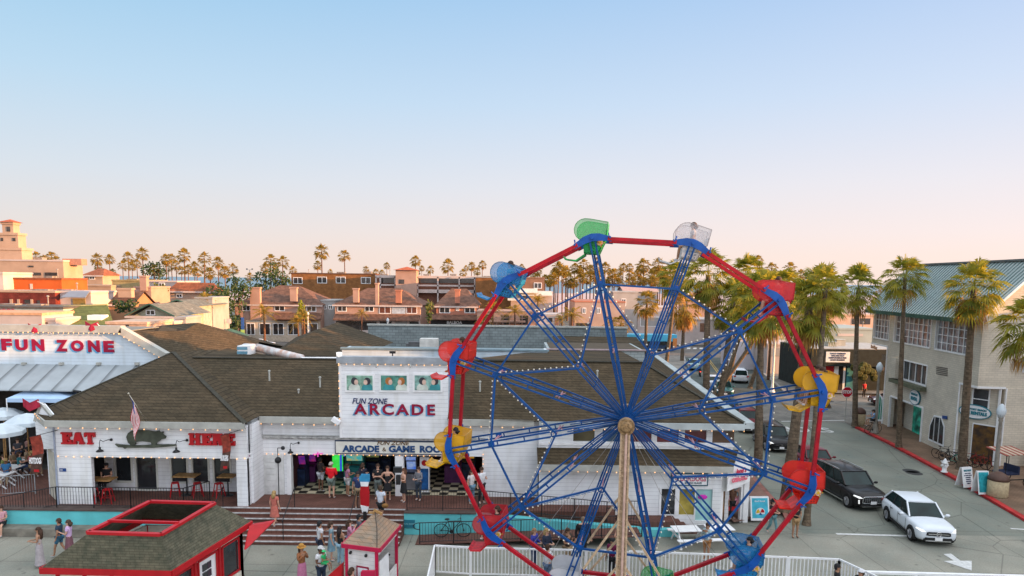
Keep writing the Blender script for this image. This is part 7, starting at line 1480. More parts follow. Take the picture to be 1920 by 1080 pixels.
person('woman in a black dress holding a white jacket next to the man in black',dp(727,937),1.70,.1,BLK,BLK,'dress','l',BRN,.15,arms='hip',sleeve='none')
person('woman in brown top and black skirt with long auburn hair by the column',dp(757,941),1.68,-1.0,(.28,.13,.06),BLK,'skirt','l',(.14,.06,.03),.3,sleeve='none',arms='front')
person('man in a white tee walking up the steps, seen from behind',(P(716,978,31.0).x,30.75,.70),1.78,2.9,(.65,.70,.78),BLK,'shorts','m',(.09,.05,.03),legs='walk',arms='mix')
p=P(722,948,30.5); g=MB(); g.ball((p.x,p.y,p.z),.16,.10,.11,n=12,m=8); one('football',g,mat('brown leather',(0.25,0.12,0.03),.6),'brown ball held by the man walking up the steps','ball',smooth=True)
person('man in a white tee and black trousers at the right end of the arcade',dp(903,943),1.78,.5,WHT,BLK,'pants','l',BRN,arms='mix',shoes=(.7,.7,.7))
person('woman in a white top and blue jeans with brown hair beside the man in white',dp(884,944),1.68,.7,(.68,.62,.60),(.16,.28,.38),'pants','l',BRN,.28,arms='mix')
person('woman in a blue cardigan and pink top with sunglasses behind the fence',gp(1001,1063),1.66,.9,(.05,.06,.35),NVY,'pants','l',(.35,.2,.1),.06,arms='front',sleeve='long')
person('blonde woman in a black cardigan over a grey top behind the fence',gp(1024,1066),1.72,.7,(.03,.04,.07),(.04,.05,.09),'pants','l',BLO,.2,arms='front',sleeve='long')
person('man in a dark camouflage shirt and khaki trousers behind the fence',gp(1063,1066),1.74,.8,(.05,.035,.025),KH,'pants','m',BRN,arms='cross',wide=1.12)
person('tall heavy man in a black hoodie standing on the ramp edge',gp(1092,1048),1.86,.3,(.015,.015,.017),(.03,.03,.03),'pants','l',(.22,.15,.1),sleeve='long',arms='down',wide=1.35)
person('wheel attendant in a white tee and jeans inside the enclosure',gp(1026,1100),1.72,2.4,WHT,(.12,.18,.28),'pants','l',BRN,arms='front')
person('person in a maroon top standing inside the fence by the tower',gp(1146,1085),1.68,-.6,(.15,.01,.05),BLK,'pants','m',BLK)
person('bald man in a tan shirt half hidden behind the wheel tower',gp(1163,1052),1.78,-.8,(.42,.32,.22),KH,'pants','l',(.30,.2,.14),arms='front',wide=1.15)
person('boy in a pale blue shirt and tan shorts carrying a drink by the picnic tables',gp(1324,1052),1.70,-.9,(.40,.52,.55),(.42,.20,.08),'shorts','m',BRN,arms='up',sleeve='long')
person('woman in a black vest and jeans with a dark hat walking by the palm',gp(1447,1001),1.68,.4,BLK,(.12,.25,.27),'pants','l',BRN,.1,hat=('brim',BLK),legs='walk',arms='front')
person('man in a black graphic tee and khaki shorts walking towards the wheel',gp(1490,1008),1.72,.1,BLK,(.40,.25,.12),'shorts','m',BRN,arms='front',wide=1.12,shoes=(.08,.06,.05))
person('man in a black tee and white backward cap seated at the bottom right',(G(1610,1140).x,G(1610,1140).y,.46),1.78,-1.3,BLK,NVY,'pants','m',BLK,hat=('bcap',WHT),legs='sit',arms='reach',wide=1.1)
person('dark haired man seated facing away near the white fence corner',(G(1566,1128).x,G(1566,1128).y,.46),1.76,1.2,BLK,NVY,'pants','m',BLK,legs='sit',arms='front')
q=G(1636,812,.13); person('cyclist in a pale blue shirt and dark helmet',(q.x-.05,q.y,.13+.92),1.7,-1.5,(.22,.38,.60),BLK,'shorts','m',BRN,legs='sit',arms='reach',hat=('cap',BLK))
q=P(1622,735,72); person('person in a red shirt standing by the parked car at the pub',(q.x,72.2,0),1.75,.2,(.5,.02,.03),BLK,'pants','m',BRN)
person('shop worker in a dark shirt inside the corndog stall doorway',(P(1385,930,33).x-.1,33.6,0.1),1.7,.3,(.12,.06,.04),BLK,'pants','m',BRN)
PD_=[(4,822,35.2,'diner in an olive shirt under the nearest umbrella',(.16,.20,.06)),(22,812,36.2,'diner in a brown jacket under the middle umbrella',(.28,.2,.12)),(10,858,34.4,'diner in a blue shirt at the left edge nearest the railing',(.03,.14,.30)),(34,835,35.8,'diner in a dark teal shirt beside the hotdogs banner',(.02,.14,.16)),(48,815,36.8,'diner in a tan shirt close to the restaurant corner',(.4,.3,.2)),(58,826,36.0,'diner in a red shirt close to the restaurant corner',(.35,.05,.05)),(30,790,38.8,'diner in a dark shirt at the back table under the tent',(.05,.05,.06)),(46,768,39.4,'diner in a pinkish shirt far back under the tent',(.45,.25,.22))]
for k,(x,y,Y,lb,c) in enumerate(PD_): q=P(x,y,Y); person(lb,(q.x,Y,DZ+.45),1.72,(-1.3,1.2,.4,2.4)[k%4],c,(NVY,BLK,KH)[k%3],'pants','lmd'[k%3],(BRN,BLK,BLO)[k%3],(.0,.15)[k%2],legs='sit',arms='front')
person('woman in a floral top and white shorts between the machines in the arcade',dp(652,930),1.66,2.2,(.45,.2,.3),(.6,.6,.6),'shorts','m',BRN,.2,arms='front')
person('teen in a grey hoodie near the coin machine',dp(785,938),1.68,-.5,(.2,.2,.22),(.05,.07,.1),'pants','l',BRN,arms='front',sleeve='long')
person('man in a navy polo waiting at the top of the brick steps',dp(672,952),1.76,.4,(.03,.05,.14),KH,'shorts','m',BLK,arms='mix',wide=1.08)
person('woman in a coral dress climbing the left part of the steps',(P(520,985,30.9).x,30.6,.55),1.66,2.9,(.55,.16,.12),(.55,.16,.12),'dress','l',BLO,.2,legs='walk')
# riders
def rider(k,lb,top,bot,dy=0,botk='shorts',sk='l',hr=BRN,sh=(.6,.6,.62)):
    q=SM[k]@V(.10,dy,-.22); person(lb,tuple(q),1.62,-PI/2+WROT,top,bot,botk,sk,hr,.05,legs='sit',arms='front',shoes=sh)
rider(0,'rider in grey with bare legs inside the clear topmost right seat',(.45,.42,.42),(.3,.15,.12),sk='m'); rider(1,'rider with pink shoes inside the upper right red seat',(.3,.1,.12),(.4,.1,.15),sh=(.75,.45,.5)); rider(2,'bare legged rider on the near side of the right yellow seat',(.3,.2,.1),(.25,.15,.08),-.25); rider(2,'bare legged rider on the far side of the right yellow seat',(.5,.4,.3),(.3,.2,.1),.25,sk='m')
rider(4,'dark haired rider in the low blue seat at the right',(.05,.05,.08),(.1,.1,.14),sk='l',hr=BLK); rider(8,'dark haired rider with white shoes in the left yellow seat',(.08,.06,.06),(.05,.04,.04),-.2,hr=BLK,sh=(.75,.72,.74)); rider(10,'rider with teal shoes in the upper left blue seat',(.1,.3,.4),(.08,.08,.1),sk='l',sh=(.1,.5,.55)); rider(9,'rider in orange inside the left orange red seat',(.5,.12,.05),(.5,.4,.35),sk='m',sh=(.5,.15,.05)); rider(7,'rider in black inside the lower left red seat',BLK,BLK,botk='pants')
for o,rd in PEND:
    sv=o.data.skin_vertices
    if not len(sv): 
        bpy.context.view_layer.objects.active=o
    if len(o.data.skin_vertices):
        for i,r in enumerate(rd): o.data.skin_vertices[0].data[i].radius=r
        o.data.skin_vertices[0].data[0].use_root=True

# ================================================================ PALMS
def leafmat(name,c,c2,tr=.35):
    m=mat(name,c,.6,s=1.3,c2=c2); n=m.node_tree; bs=n.nodes['Principled BSDF']; out=[x for x in n.nodes if x.type=='OUTPUT_MATERIAL'][0]
    t=n.nodes.new('ShaderNodeBsdfTranslucent'); mxs=n.nodes.new('ShaderNodeMixShader'); mxs.inputs[0].default_value=tr
    src=[l.from_socket for l in n.links if l.to_socket==bs.inputs['Base Color']][0]; n.links.new(src,t.inputs[0]); n.links.new(bs.outputs[0],mxs.inputs[1]); n.links.new(t.outputs[0],mxs.inputs[2]); n.links.new(mxs.outputs[0],out.inputs[0]); return m
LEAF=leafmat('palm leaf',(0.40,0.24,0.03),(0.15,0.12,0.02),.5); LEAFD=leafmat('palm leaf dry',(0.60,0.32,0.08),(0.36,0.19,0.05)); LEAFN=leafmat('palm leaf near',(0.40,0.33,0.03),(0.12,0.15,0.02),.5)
BARK=mat('palm bark',(0.20,0.145,0.10),.9,kind='shingle',a=.22,b=.16,s=5,amt=.2,bump=.8); BARKP=mat('far palm bark',(0.15,0.075,0.045),.9,s=4,amt=.2)
def fancrown(seed, R, nl, nb, hang=0.0):
    rnd=random.Random(seed); g=MB(); d_=MB()
    for i in range(nl):
        u=(i+.5)/nl; el=math.radians(85-u*(118+hang*20)+rnd.uniform(-9,9)); az=i*2.399+rnd.uniform(-.3,.3)
        g_=g; pl=R*rnd.uniform(.46,.66); fl=R*rnd.uniform(.38,.52)
        rad=V(math.cos(az),math.sin(az),0); dr=rad*math.cos(el)+V(0,0,math.sin(el)); side=V(-math.sin(az),math.cos(az),0)
        p0=V(0,0,0)+V(0,0,-.15*R*u); sag=V(0,0,-1)*R*.10*(.4+abs(math.cos(el))); p1=p0+dr*pl+sag*.5
        nrm=dr.cross(side).normalized(); d2=(dr+V(0,0,-.5-.3*u)).normalized()
        w_=.012*R; g_.quad(p0-side*w_,p0+side*w_,p1+side*w_*.7,p1-side*w_*.7)
        for b in range(nb):
            a=math.radians(-105+210*(b+.5)/nb); L=fl*(1-.28*(abs(a)/1.83)**2)*rnd.uniform(.85,1.08)
            dd=(d2*math.cos(a)+side*math.sin(a)).normalized(); wv=dd.cross(nrm).normalized()*fl*2.4/nb*.42
            m1=p1+dd*L*.55+nrm*rnd.uniform(-.03,.03)*R; e=p1+dd*L+V(0,0,-1)*L*rnd.uniform(.16,.42)
            g_.quad(p1,m1-wv,e,m1+wv)
    return g
def skirt(seed,R,n,ln):
    rnd=random.Random(seed+50); g=MB()
    for i in range(n):
        az=rnd.uniform(0,2*PI); z=-rnd.uniform(.05,1)*ln*.35; r0=.10*R; out=rnd.uniform(.10,.34)*R
        p0=V(r0*math.cos(az),r0*math.sin(az),z); p1=V(out*math.cos(az),out*math.sin(az),z-.15*R); L=rnd.uniform(.5,.9)*ln*.5
        sd=V(-math.sin(az),math.cos(az),0)
        g.quad(p0-sd*.01,p0+sd*.01,p1+sd*.01,p1-sd*.01)
        for b in range(7):
            o=(b-3)*.055*R; e=p1+sd*o*1.6+V(out*.15*math.cos(az),out*.15*math.sin(az),-L*rnd.uniform(.8,1.1)); m_=(p1+e)/2+sd*o*.5
            g.quad(p1,m_-sd*.022*R,e,m_+sd*.022*R)
    return g
def feather(seed,R,nl,nb=16):
    rnd=random.Random(seed+99); g=MB()
    for i in range(nl):
        u=(i+.5)/nl; el=math.radians(80-u*85+rnd.uniform(-8,8)); az=i*2.399; rad=V(math.cos(az),math.sin(az),0); side=V(-math.sin(az),math.cos(az),0); L=R*rnd.uniform(1.0,1.25); pts=[]
        for k in range(nb+1):
            s=k/nb; pts.append(rad*(math.cos(el)*L*s+.1*s*s*R)+V(0,0,math.sin(el)*L*s-R*.85*s*s*(.45+.55*math.cos(el))))
        for k in range(1,nb+1):
            p=pts[k]; t_=(pts[k]-pts[k-1]).normalized(); ll=R*.33*math.sin(PI*min(.97,max(.12,k/nb*.92+.08)))
            for s_ in (-1,1):
                dd=(side*s_*.8+t_*.55+V(0,0,-.35-.3*rnd.random())).normalized(); e=p+dd*ll; w_=t_*R*.022; g.quad(p-w_,p+w_,e)
            g.quad(pts[k-1]-side*.008*R,pts[k-1]+side*.008*R,p+side*.008*R,p-side*.008*R)
    return g
def trunk(p0,p1,r0,r1,seg=10,n=9):
    g=MB(); p0=Vector(p0); p1=Vector(p1); rnd=random.Random(int(p1.z*100)); prev=None
    mid=(p0+p1)/2+V((p1.x-p0.x)*.12,0,0)
    def pt(s): return p0*(1-s)*(1-s)+mid*2*s*(1-s)+p1*s*s
    vs=[];fs=[]
    for k in range(seg+1):
        s=k/seg; c=pt(s); r=(r0*(1.35 if k==0 else 1)*(1-s)+r1*s)*(1+.05*rnd.uniform(-1,1))
        for i in range(n): a=2*PI*i/n; vs.append((c.x+r*math.cos(a),c.y+r*math.sin(a),c.z))
    for k in range(seg):
        for i in range(n): fs.append((k*n+i,k*n+(i+1)%n,(k+1)*n+(i+1)%n,(k+1)*n+i))
    return g.add(vs,fs)
PSP='tall fan palm'
def nearpalm(label,base,ctr,R,r0,seed,hang=.3,dead=0,lm=None,nl=44,nb=18):
    t=thing('palm_tree',label,'palm tree',base); base=Vector(base); ctr=Vector(ctr)
    build('trunk',trunk(base,ctr,r0,r0*.62,24,12),BARK,t,True)
    g=fancrown(seed,R,nl,nb,hang); g.v=[tuple(Vector(v)+ctr) for v in g.v]; build('crown',g,lm or LEAFN,t)
    if dead: g=skirt(seed,R,dead,R*1.6); g.v=[tuple(Vector(v)+ctr) for v in g.v]; build('dead_fronds',g,LEAFD,t)
    return t
b=G(1685,838,.13); nearpalm('slender street palm in the middle of the three by the grey shingled building',(b.x,b.y,.13),P(1697,520,b.y-.3),1.95,.19,3,.2,4)
b=G(1803,880,.13); nearpalm('shaggy street palm in front of the bike rental sign',(b.x,b.y,.13),P(1826,540,b.y),2.15,.27,4,.6,26)
b=G(1603,799,.13); nearpalm('street palm right beside the stop sign',(b.x,b.y,.13),P(1609,540,b.y-.5),2.25,.23,5,.3,5)
b=G(1470,962); nearpalm('thick leaning palm behind the right rim beams of the wheel',(b.x,b.y,.13),P(1517,575,b.y),1.95,.30,6,.5,30)
b=G(1512,984); nearpalm('palm whose foot stands behind the man in khaki shorts',(b.x,b.y,.0),P(1548,540,b.y+.6),1.35,.17,7,.3,6,nl=36)
b=G(1421,890); nearpalm('thick bearded palm at the sidewalk right of the corndog corner',(b.x,b.y,.13),P(1428,560,b.y+1),2.5,.27,8,.6,34)
nearpalm('bearded palm rising behind the roof, right of the clear seat',(17.4,57,.13),P(1375,565,57),2.5,.30,9,.6,30); nearpalm('tall palm with shaggy head just right of the clear topmost seat',(16.3,56.2,.13),P(1328,515,56.2),2.5,.33,10,.5,26)
nearpalm('palm at the right edge of the picture, only its fronds in view',(30.6,38.6,.13),P(1935,610,38.6),2.3,.26,11,.3,8)
nearpalm('lower green palm between the two bearded palms',(20,66,.13),P(1400,585,66),2.2,.24,12,.3,8); nearpalm('green palm behind the upper right red seat',(21.5,72,0),P(1468,545,72),3.0,.28,13,.3,12)
nearpalm('broad green palm behind the right rim beams, over the pub',(31,66,0),P(1535,545,64),2.9,.27,14,.4,14); nearpalm('palm crown between the clear seat and the upper right red seat',(23.5,74,0),P(1402,520,74),3.0,.25,15,.4,10); nearpalm('palm crown low behind the red seat at the upper right',(27.5,78,0),P(1445,590,78),2.8,.25,16,.4,10); nearpalm('palm crown left of the clear topmost right seat',(17.5,78,0),P(1268,520,78),2.6,.25,2,.4,10)
# orange lit shaggy palm and other mid distance fan palms
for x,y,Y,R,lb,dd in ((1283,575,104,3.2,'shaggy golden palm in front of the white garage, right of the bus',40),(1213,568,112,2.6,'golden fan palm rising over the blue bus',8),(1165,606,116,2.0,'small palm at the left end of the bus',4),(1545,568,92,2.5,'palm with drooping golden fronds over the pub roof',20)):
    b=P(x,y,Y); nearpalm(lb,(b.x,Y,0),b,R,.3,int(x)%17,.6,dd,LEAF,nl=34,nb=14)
# far palms: a few crown forms copied
protos=[]
for k in range(5):
    R=2.0; t=thing('palm_tree','x','palm tree',(0,-200,0)); hgt=13+k*.4
    build('trunk',trunk((0,0,0),(.25*(k-2),0,hgt),.20,.12,4,6),BARKP,t,True,world=False); g=fancrown(20+k,R,26+2*k,9,.1*k); 
    g.v=[(v[0]+.25*(k-2),v[1],v[2]+hgt) for v in g.v]; build('crown',g,LEAF,t,world=False)
    if k%2: g=skirt(30+k,R,10,2.6); g.v=[(v[0]+.25*(k-2),v[1],v[2]+hgt) for v in g.v]; build('dead_fronds',g,LEAFD,t,world=False)
    protos.append((t,hgt))
fprot=[]
for k in range(3):
    t=thing('palm_tree','x','palm tree',(0,-200,0)); build('trunk',trunk((0,0,0),(.1*k,0,6.0),.22,.13,5,7),BARKP,t,True,world=False); g=feather(k,2.4,15+k); g.v=[(v[0]+.1*k,v[1],v[2]+6.0) for v in g.v]; build('crown',g,LEAF,t,world=False); fprot.append((t,6.0))
USED=set(); FIRST={}
def far(x,y,r,Y,label,group,pr=None,k=None):
    pr=pr or protos; k=(int(x*7+y*3)%len(pr)) if k is None else k; pt_,hh=pr[k]; c=P(x,y,Y); base=2.0 if pr is protos else 2.6
    s=(r*Y/1280.0)/base; sz=c.z/hh; key=pt_.name
    if key not in USED: USED.add(key); o=pt_; o.location=(c.x,Y,0); o.scale=(s,s,sz); o['label']=label; o['group']=group; FIRST[key]=1
    else: o=dup(pt_,(c.x,Y,0),(x*1.7)%6.28,label,group,(s,s,sz))
    # keep the crown round: counter the stretch of the trunk on the crown alone
    for ch in kids(o) if False else []: pass
    return o
# the crown must not be stretched by the trunk height, so each height gets its own trunk scale on the child
def far2(x,y,r,Y,label,group,pr=None,k=None):
    pr=pr or protos; k=(int(x*7+y*3)%len(pr)) if k is None else k; pt_,hh=pr[k]; c=P(x,y,Y); base=2.0 if pr is protos else 1.9; s=(r*Y/1280.0)/base
    if pt_.name not in USED: USED.add(pt_.name); o=pt_; o['label']=label; o['group']=group; ch=PK[pt_.name]; rz=0
    else:
        o=pt_.copy(); col.objects.link(o); o['label']=label; o['group']=group; ch=[]
        for q in PK[pt_.name]: d=q.copy(); col.objects.link(d); d.parent=o; ch.append(d)
    o.location=(c.x,Y,0); o.rotation_euler=(0,0,(x*1.7)%6.28); o.scale=(s,s,s)
    for d in ch:
        if d.name.startswith('trunk'): d.scale=(min(1.0,.8/s+.3),min(1.0,.8/s+.3),(c.z/s)/hh); d.location=(0,0,0)
        else: d.location=(0,0,c.z/s-hh)
    return o
PK={t.name:kids(t) for t,_ in protos+fprot}
CL=[('fan palms behind the cream tower building','fan palm standing behind the cream tower building at the far left',150,[(67,481,10),(82,486,9),(95,482,12),(104,488,9)]),
('fan palms between the tower building and the grey blue house','tall fan palm on the skyline between the cream tower and the grey blue house',175,[(182,486,12),(203,486,10),(184,500,8),(240,484,12),(228,498,10),(256,494,9),(267,476,13),(247,500,8),(212,510,7),(286,506,11)]),
('fan palm grove behind the orange tiled house','fan palm in the dense skyline grove behind the orange tiled house',180,[(310,486,11),(322,484,10),(345,479,14),(330,497,10),(362,500,11),(379,484,13),(368,510,9),(352,505,10),(395,512,12),(410,492,12),(423,509,12),(338,508,9),(385,505,9),(318,503,8)]),
('fan palms beside the brown brick building','fan palm left of the brown brick building on the skyline',165,[(440,505,12),(505,490,14),(527,492,13),(548,508,9),(495,503,11),(515,510,10),(470,520,9)]),
('skyline palms over the brick and balcony buildings','single fan palm standing above the roofline of the brick and balcony buildings',215,[(603,472,15),(596,497,9),(647,479,12),(686,505,7),(704,511,8),(716,512,7),(725,498,7),(620,510,6),(776,489,11),(790,503,6),(807,506,8),(840,499,14),(784,511,5)]),
('skyline palms behind the upper left blue seat','fan palm on the skyline near the upper left blue seat of the wheel',210,[(868,512,8),(883,499,9),(904,496,9),(895,509,8),(960,505,8),(985,508,7),(1010,508,11),(1000,516,8),(978,500,6),(873,503,6)]),
('dense palm rows behind the top of the wheel','fan palm in the tall dense rows seen through the top of the wheel',190,[(1045,503,14),(1030,526,12),(1065,524,14),(1075,503,11),(1092,497,12),(1100,521,12),(1120,489,8),(1135,503,13),(1150,513,10),(1168,501,9),(1181,502,9),(1160,521,9),(1195,512,10),(1210,498,15),(1236,497,15),(1225,518,15),(1083,528,10),(1118,519,10),(1142,528,10),(1055,512,9),(1128,512,8),(1245,512,12),(1178,519,8),(1200,527,9),(1090,512,9),(1108,505,10),(1260,505,14),(1250,527,11),(1038,514,8),(1272,520,12)]),
('skyline palms at the right of the wheel','fan palm on the skyline between the wheel rim and the pub',180,[(1421,488,11),(1450,503,12),(1480,505,14),(1500,516,12),(1560,530,12),(1440,515,11),(1345,530,10),(1465,518,11),(1400,512,10),(1390,525,10),(1526,520,11),(1585,540,9),(1650,545,9)])]
for grp,lb,Y,lst in CL:
    for i,(x,y,r) in enumerate(lst): far2(x,y,r*1.15,Y+(i*37)%41-14,lb,grp)
rnd_=random.Random(5)
for i in range(42): far2(1022+i*6.3+rnd_.uniform(-5,5),rnd_.uniform(503,532),rnd_.uniform(8,14),190+rnd_.uniform(-25,40),'fan palm in the tall dense rows seen through the top of the wheel','dense palm rows behind the top of the wheel')
for x,y,r,Y,lb in ((495,588,22,112,'feather palm in front of the chimney of the left pink townhouse'),(570,594,20,112,'wide feather palm in front of the right half of the left townhouse'),(560,603,17,110,'low feather palm beside the wide one at the left townhouse'),(678,588,12,115,'small feather palm before the middle townhouse'),(384,562,18,105,'feather palm left of the dark green trees'),(925,580,20,112,'feather palm behind the left red rim beams'),(965,585,20,114,'feather palm right of the left red rim beams'),(905,600,15,112,'low feather palm behind the left red rim beams'),(1010,565,18,118,'feather palm before the white awning house'),(1072,592,24,104,'golden feather palm in front of the tan building behind the wheel'),(1050,600,14,106,'low feather palm beside the golden one behind the wheel'),(1145,606,17,112,'feather palm left of the blue bus')):
    far2(x,y,r,Y,lb,'feather palms along the boulevard',fprot)
# leafy trees
def bushy(name,label,cx,cy,Y,rx,rz_,m,cat='tree',seed=1,n=420,sz=.30,tr=True,group=None):
    c=P(cx,cy,Y); t=thing(name,label,cat,(c.x,Y,0),group=group); rnd=random.Random(seed); g=MB(); bl=[(rnd.uniform(-.6,.6),rnd.uniform(-.6,.6),rnd.uniform(-.6,.6),rnd.uniform(.3,.6)) for _ in range(9)]
    for i in range(n):
        b=rnd.choice(bl); u=V(rnd.gauss(0,1),rnd.gauss(0,1),rnd.gauss(0,1)).normalized()*b[3]*rnd.uniform(.7,1.05); p=V(c.x+(b[0]+u.x)*rx,Y+(b[1]+u.y)*rx,c.z+(b[2]+u.z)*rz_); a=V(rnd.gauss(0,1),rnd.gauss(0,1),rnd.gauss(0,1)).normalized()*sz; q=a.orthogonal().normalized()*sz*.6
        g.quad(p-a,p+q,p+a,p-q)
    build('crown',g,m,t)
    if tr: g=MB(); g.tube((c.x,Y,0),(c.x,Y,c.z),.2,.1,n=7); g.tube((c.x,Y,c.z*.6),(c.x+rx*.4,Y,c.z+rz_*.2),.08,.04,n=5); g.tube((c.x,Y,c.z*.6),(c.x-rx*.4,Y,c.z+rz_*.2),.08,.04,n=5); build('trunk',g,BARKP,t)
DG=leafmat('dark green leaves',(0.035,0.07,0.02),(0.015,0.035,0.01),.2); OG=leafmat('olive leaves',(0.12,0.14,0.03),(0.05,0.07,0.015),.25)
for a in (('dark green tree left of the first pink townhouse',425,565,122,3.2,3.8,DG,1),('dark green tree beside the orange tiled house',408,560,118,2.6,3.4,DG,2),('tall dark tree at the left end of the first townhouse',448,548,126,2.4,3.4,DG,3),('low dark green tree before the first townhouse',432,610,112,2.2,2.4,DG,4),('olive bush between the grey house and orange tiled house',298,553,115,1.6,1.8,OG,5),('dark round tree behind the grey blue house palm',290,510,165,3.0,3.2,DG,6),('dark tree on the skyline right of the grove',498,525,150,3.2,3.4,DG,7),('dark tree beside the brown brick building',528,520,150,2.8,3.4,DG,8),('low tree in the gap right of the wheel rim',1448,575,85,1.8,2.2,OG,9)): bushy('tree',a[0],a[1],a[2],a[3],a[4],a[5],a[6],seed=a[7])
for a in (('slim cypress between the middle and right townhouses',805,582,118,.8,2.3,OG,11),('bright yellow green cypress behind the left feather palms',566,580,118,.7,2.2,leafmat('lime leaves',(0.30,0.33,0.03),(0.16,0.18,0.02),.3),12)): bushy('cypress',a[0],a[1],a[2],a[3],a[4],a[5],a[6],seed=a[7],n=260,sz=.22)
bushy('hedge','dark hedge right behind the brown roofed tan house',237,575,92,1.8,1.0,DG,'hedge',seed=14,n=260,sz=.22,tr=False)
# ================================================================ TOWN BEHIND
def wm(n,c,**k): return mat('stucco '+n,c,.9,s=k.pop('s',.7),amt=.07,**k)
PINK=wm('pink',(0.42,0.26,0.20)); CREAM=wm('cream',(0.42,0.29,0.21)); WARMW=wm('warm white',(0.50,0.42,0.39)); TANW=wm('tan',(0.32,0.18,0.10)); RDB=mat('dark red brick',(0.22,0.04,0.03),.9,kind='brick',a=.5,b=.2,s=1,amt=.2); BRB=mat('ochre brown brick',(0.30,0.13,0.045),.9,kind='brick',a=.5,b=.18,s=1,amt=.15); GBL=wm('grey blue',(0.20,0.23,0.28)); SAL=wm('salmon',(0.42,0.17,0.11)); ORW=wm('orange',(0.50,0.10,0.02)); GREYW=wm('pale grey',(0.32,0.31,0.30))
TILE=mat('terracotta tile roof',(0.30,0.10,0.05),.85,kind='shingle',a=.5,b=.28,s=1.5,amt=.15); BRT=mat('brown tile roof',(0.20,0.10,0.07),.9,kind='shingle',a=.5,b=.25,s=1.5,amt=.2); GRT=mat('grey cottage roof',(0.20,0.20,0.18),.9,kind='shingle',a=.5,b=.2,s=2,amt=.15); GRNR=mat('olive green roof',(0.17,0.18,0.045),.9,kind='shingle',a=.4,b=.2,s=2,amt=.12); FLATR=mat('far flat roof',(0.35,0.30,0.27),.9)
BW=mat('far window glass',(0.05,0.045,0.045),.15,s=1,amt=.3,spec=.7)
def win(t,x0,x1,y0,y1,Y,frame=True,m=None,bars=1,nm='window'):
    a=P(x0,y1,Y); b=P(x1,y0,Y); g=MB(); g.box(a.x,b.x,Y-.06,Y-.005,a.z,b.z); w_=build(nm,g,WHITEP if frame else (m or BW),t)
    if frame:
        f=.12; g=MB(); n=bars+1; w0=(b.x-a.x-f)/n
        for k in range(n): g.box(a.x+f+k*w0,a.x+k*w0+w0,Y-.075,Y-.062,a.z+f,b.z-f)
        build('pane',g,m or BW,w_)
def house(label,x0,x1,yt,Y,dep,wallm,roof=None,wins=(),name='house',cat='house',zb=0,rz_=None,over=.4,cap=None,group=None,xs=None,chim=(),side=None):
    a=P(x0,yt,Y); b=P(x1,yt,Y); z=(a.z+b.z)/2
    if xs: dep=max(1.5,(x1-960)*Y/(xs-960)-Y)
    t=thing(name,label,cat,((a.x+b.x)/2,Y+dep/2,zb),group=group); g=MB(); g.box(a.x,b.x,Y,Y+dep,zb,z); build('wall',g,wallm,t)
    if roof:
        kind,yr,m,ix=roof; r=P((x0+x1)/2,yr,Y+dep/2).z; g=MB(); A=[V(a.x-over,Y-over,z),V(b.x+over,Y-over,z),V(b.x+over,Y+dep+over,z),V(a.x-over,Y+dep+over,z)]
        L=(b.x-a.x); rx0,rx1=a.x+ix*L,b.x-ix*L
        if kind=='hip': g.add(A+[V(rx0,Y+dep/2,r),V(rx1,Y+dep/2,r)],[(0,1,5,4),(1,2,5),(2,3,4,5),(3,0,4)])
        elif kind=='gable': mx_=(a.x+b.x)/2; g.add([A[0],A[1],A[2],A[3],V(mx_,Y-over,r),V(mx_,Y+dep+over,r)],[(0,3,5,4),(1,4,5,2)]); 
        elif kind=='side': g.add(A+[V(a.x-over,Y+dep/2,r),V(b.x+over,Y+dep/2,r)],[(0,1,5,4),(2,3,4,5)])
        build('roof',g,m,t)
        if kind=='gable': g=MB(); g.prism([(a.x,Y,z),(b.x,Y,z),(mx_,Y,r-.15)],(0,.2,0)); build('gable_wall',g,wallm,t); g=MB(); g.bar(A[0]-V(0,.03,0),V(mx_,Y-over-.03,r),.1,.16); g.bar(A[1]-V(0,.03,0),V(mx_,Y-over-.03,r),.1,.16); build('barge_board',g,GTR,t)
        elif kind=='side': 
            for xx in (a.x,b.x-.15): g=MB(); g.prism([(xx,Y,z),(xx,Y+dep,z),(xx,Y+dep/2,r-.1)],(.15,0,0)); build('gable_wall',g,wallm,t)
        g=MB(); g.box(A[0].x,A[1].x,Y-over-.06,Y-over,z-.28,z+.0); build('eave_board',g,WARMW,t)
    elif cap is not False:
        g=MB(); g.box(a.x-.1,b.x+.1,Y-.1,Y+dep+.1,z,z+.25); build('parapet',g,cap or wallm,t)
    for w_ in wins: win(t,*w_[:4],Y,**(w_[4] if len(w_)>4 else {}))
    for (cx0,cx1,cy0,cy1,cm_) in chim:
        p=P(cx0,cy1,Y-.3); q=P(cx1,cy0,Y-.3); g=MB(); g.box(p.x,q.x,Y-.35,Y+.5,p.z,q.z); g.box(p.x-.1,q.x+.1,Y-.45,Y+.6,q.z,q.z+.25); build('chimney',g,cm_,t)
    return t,a.x,b.x,z
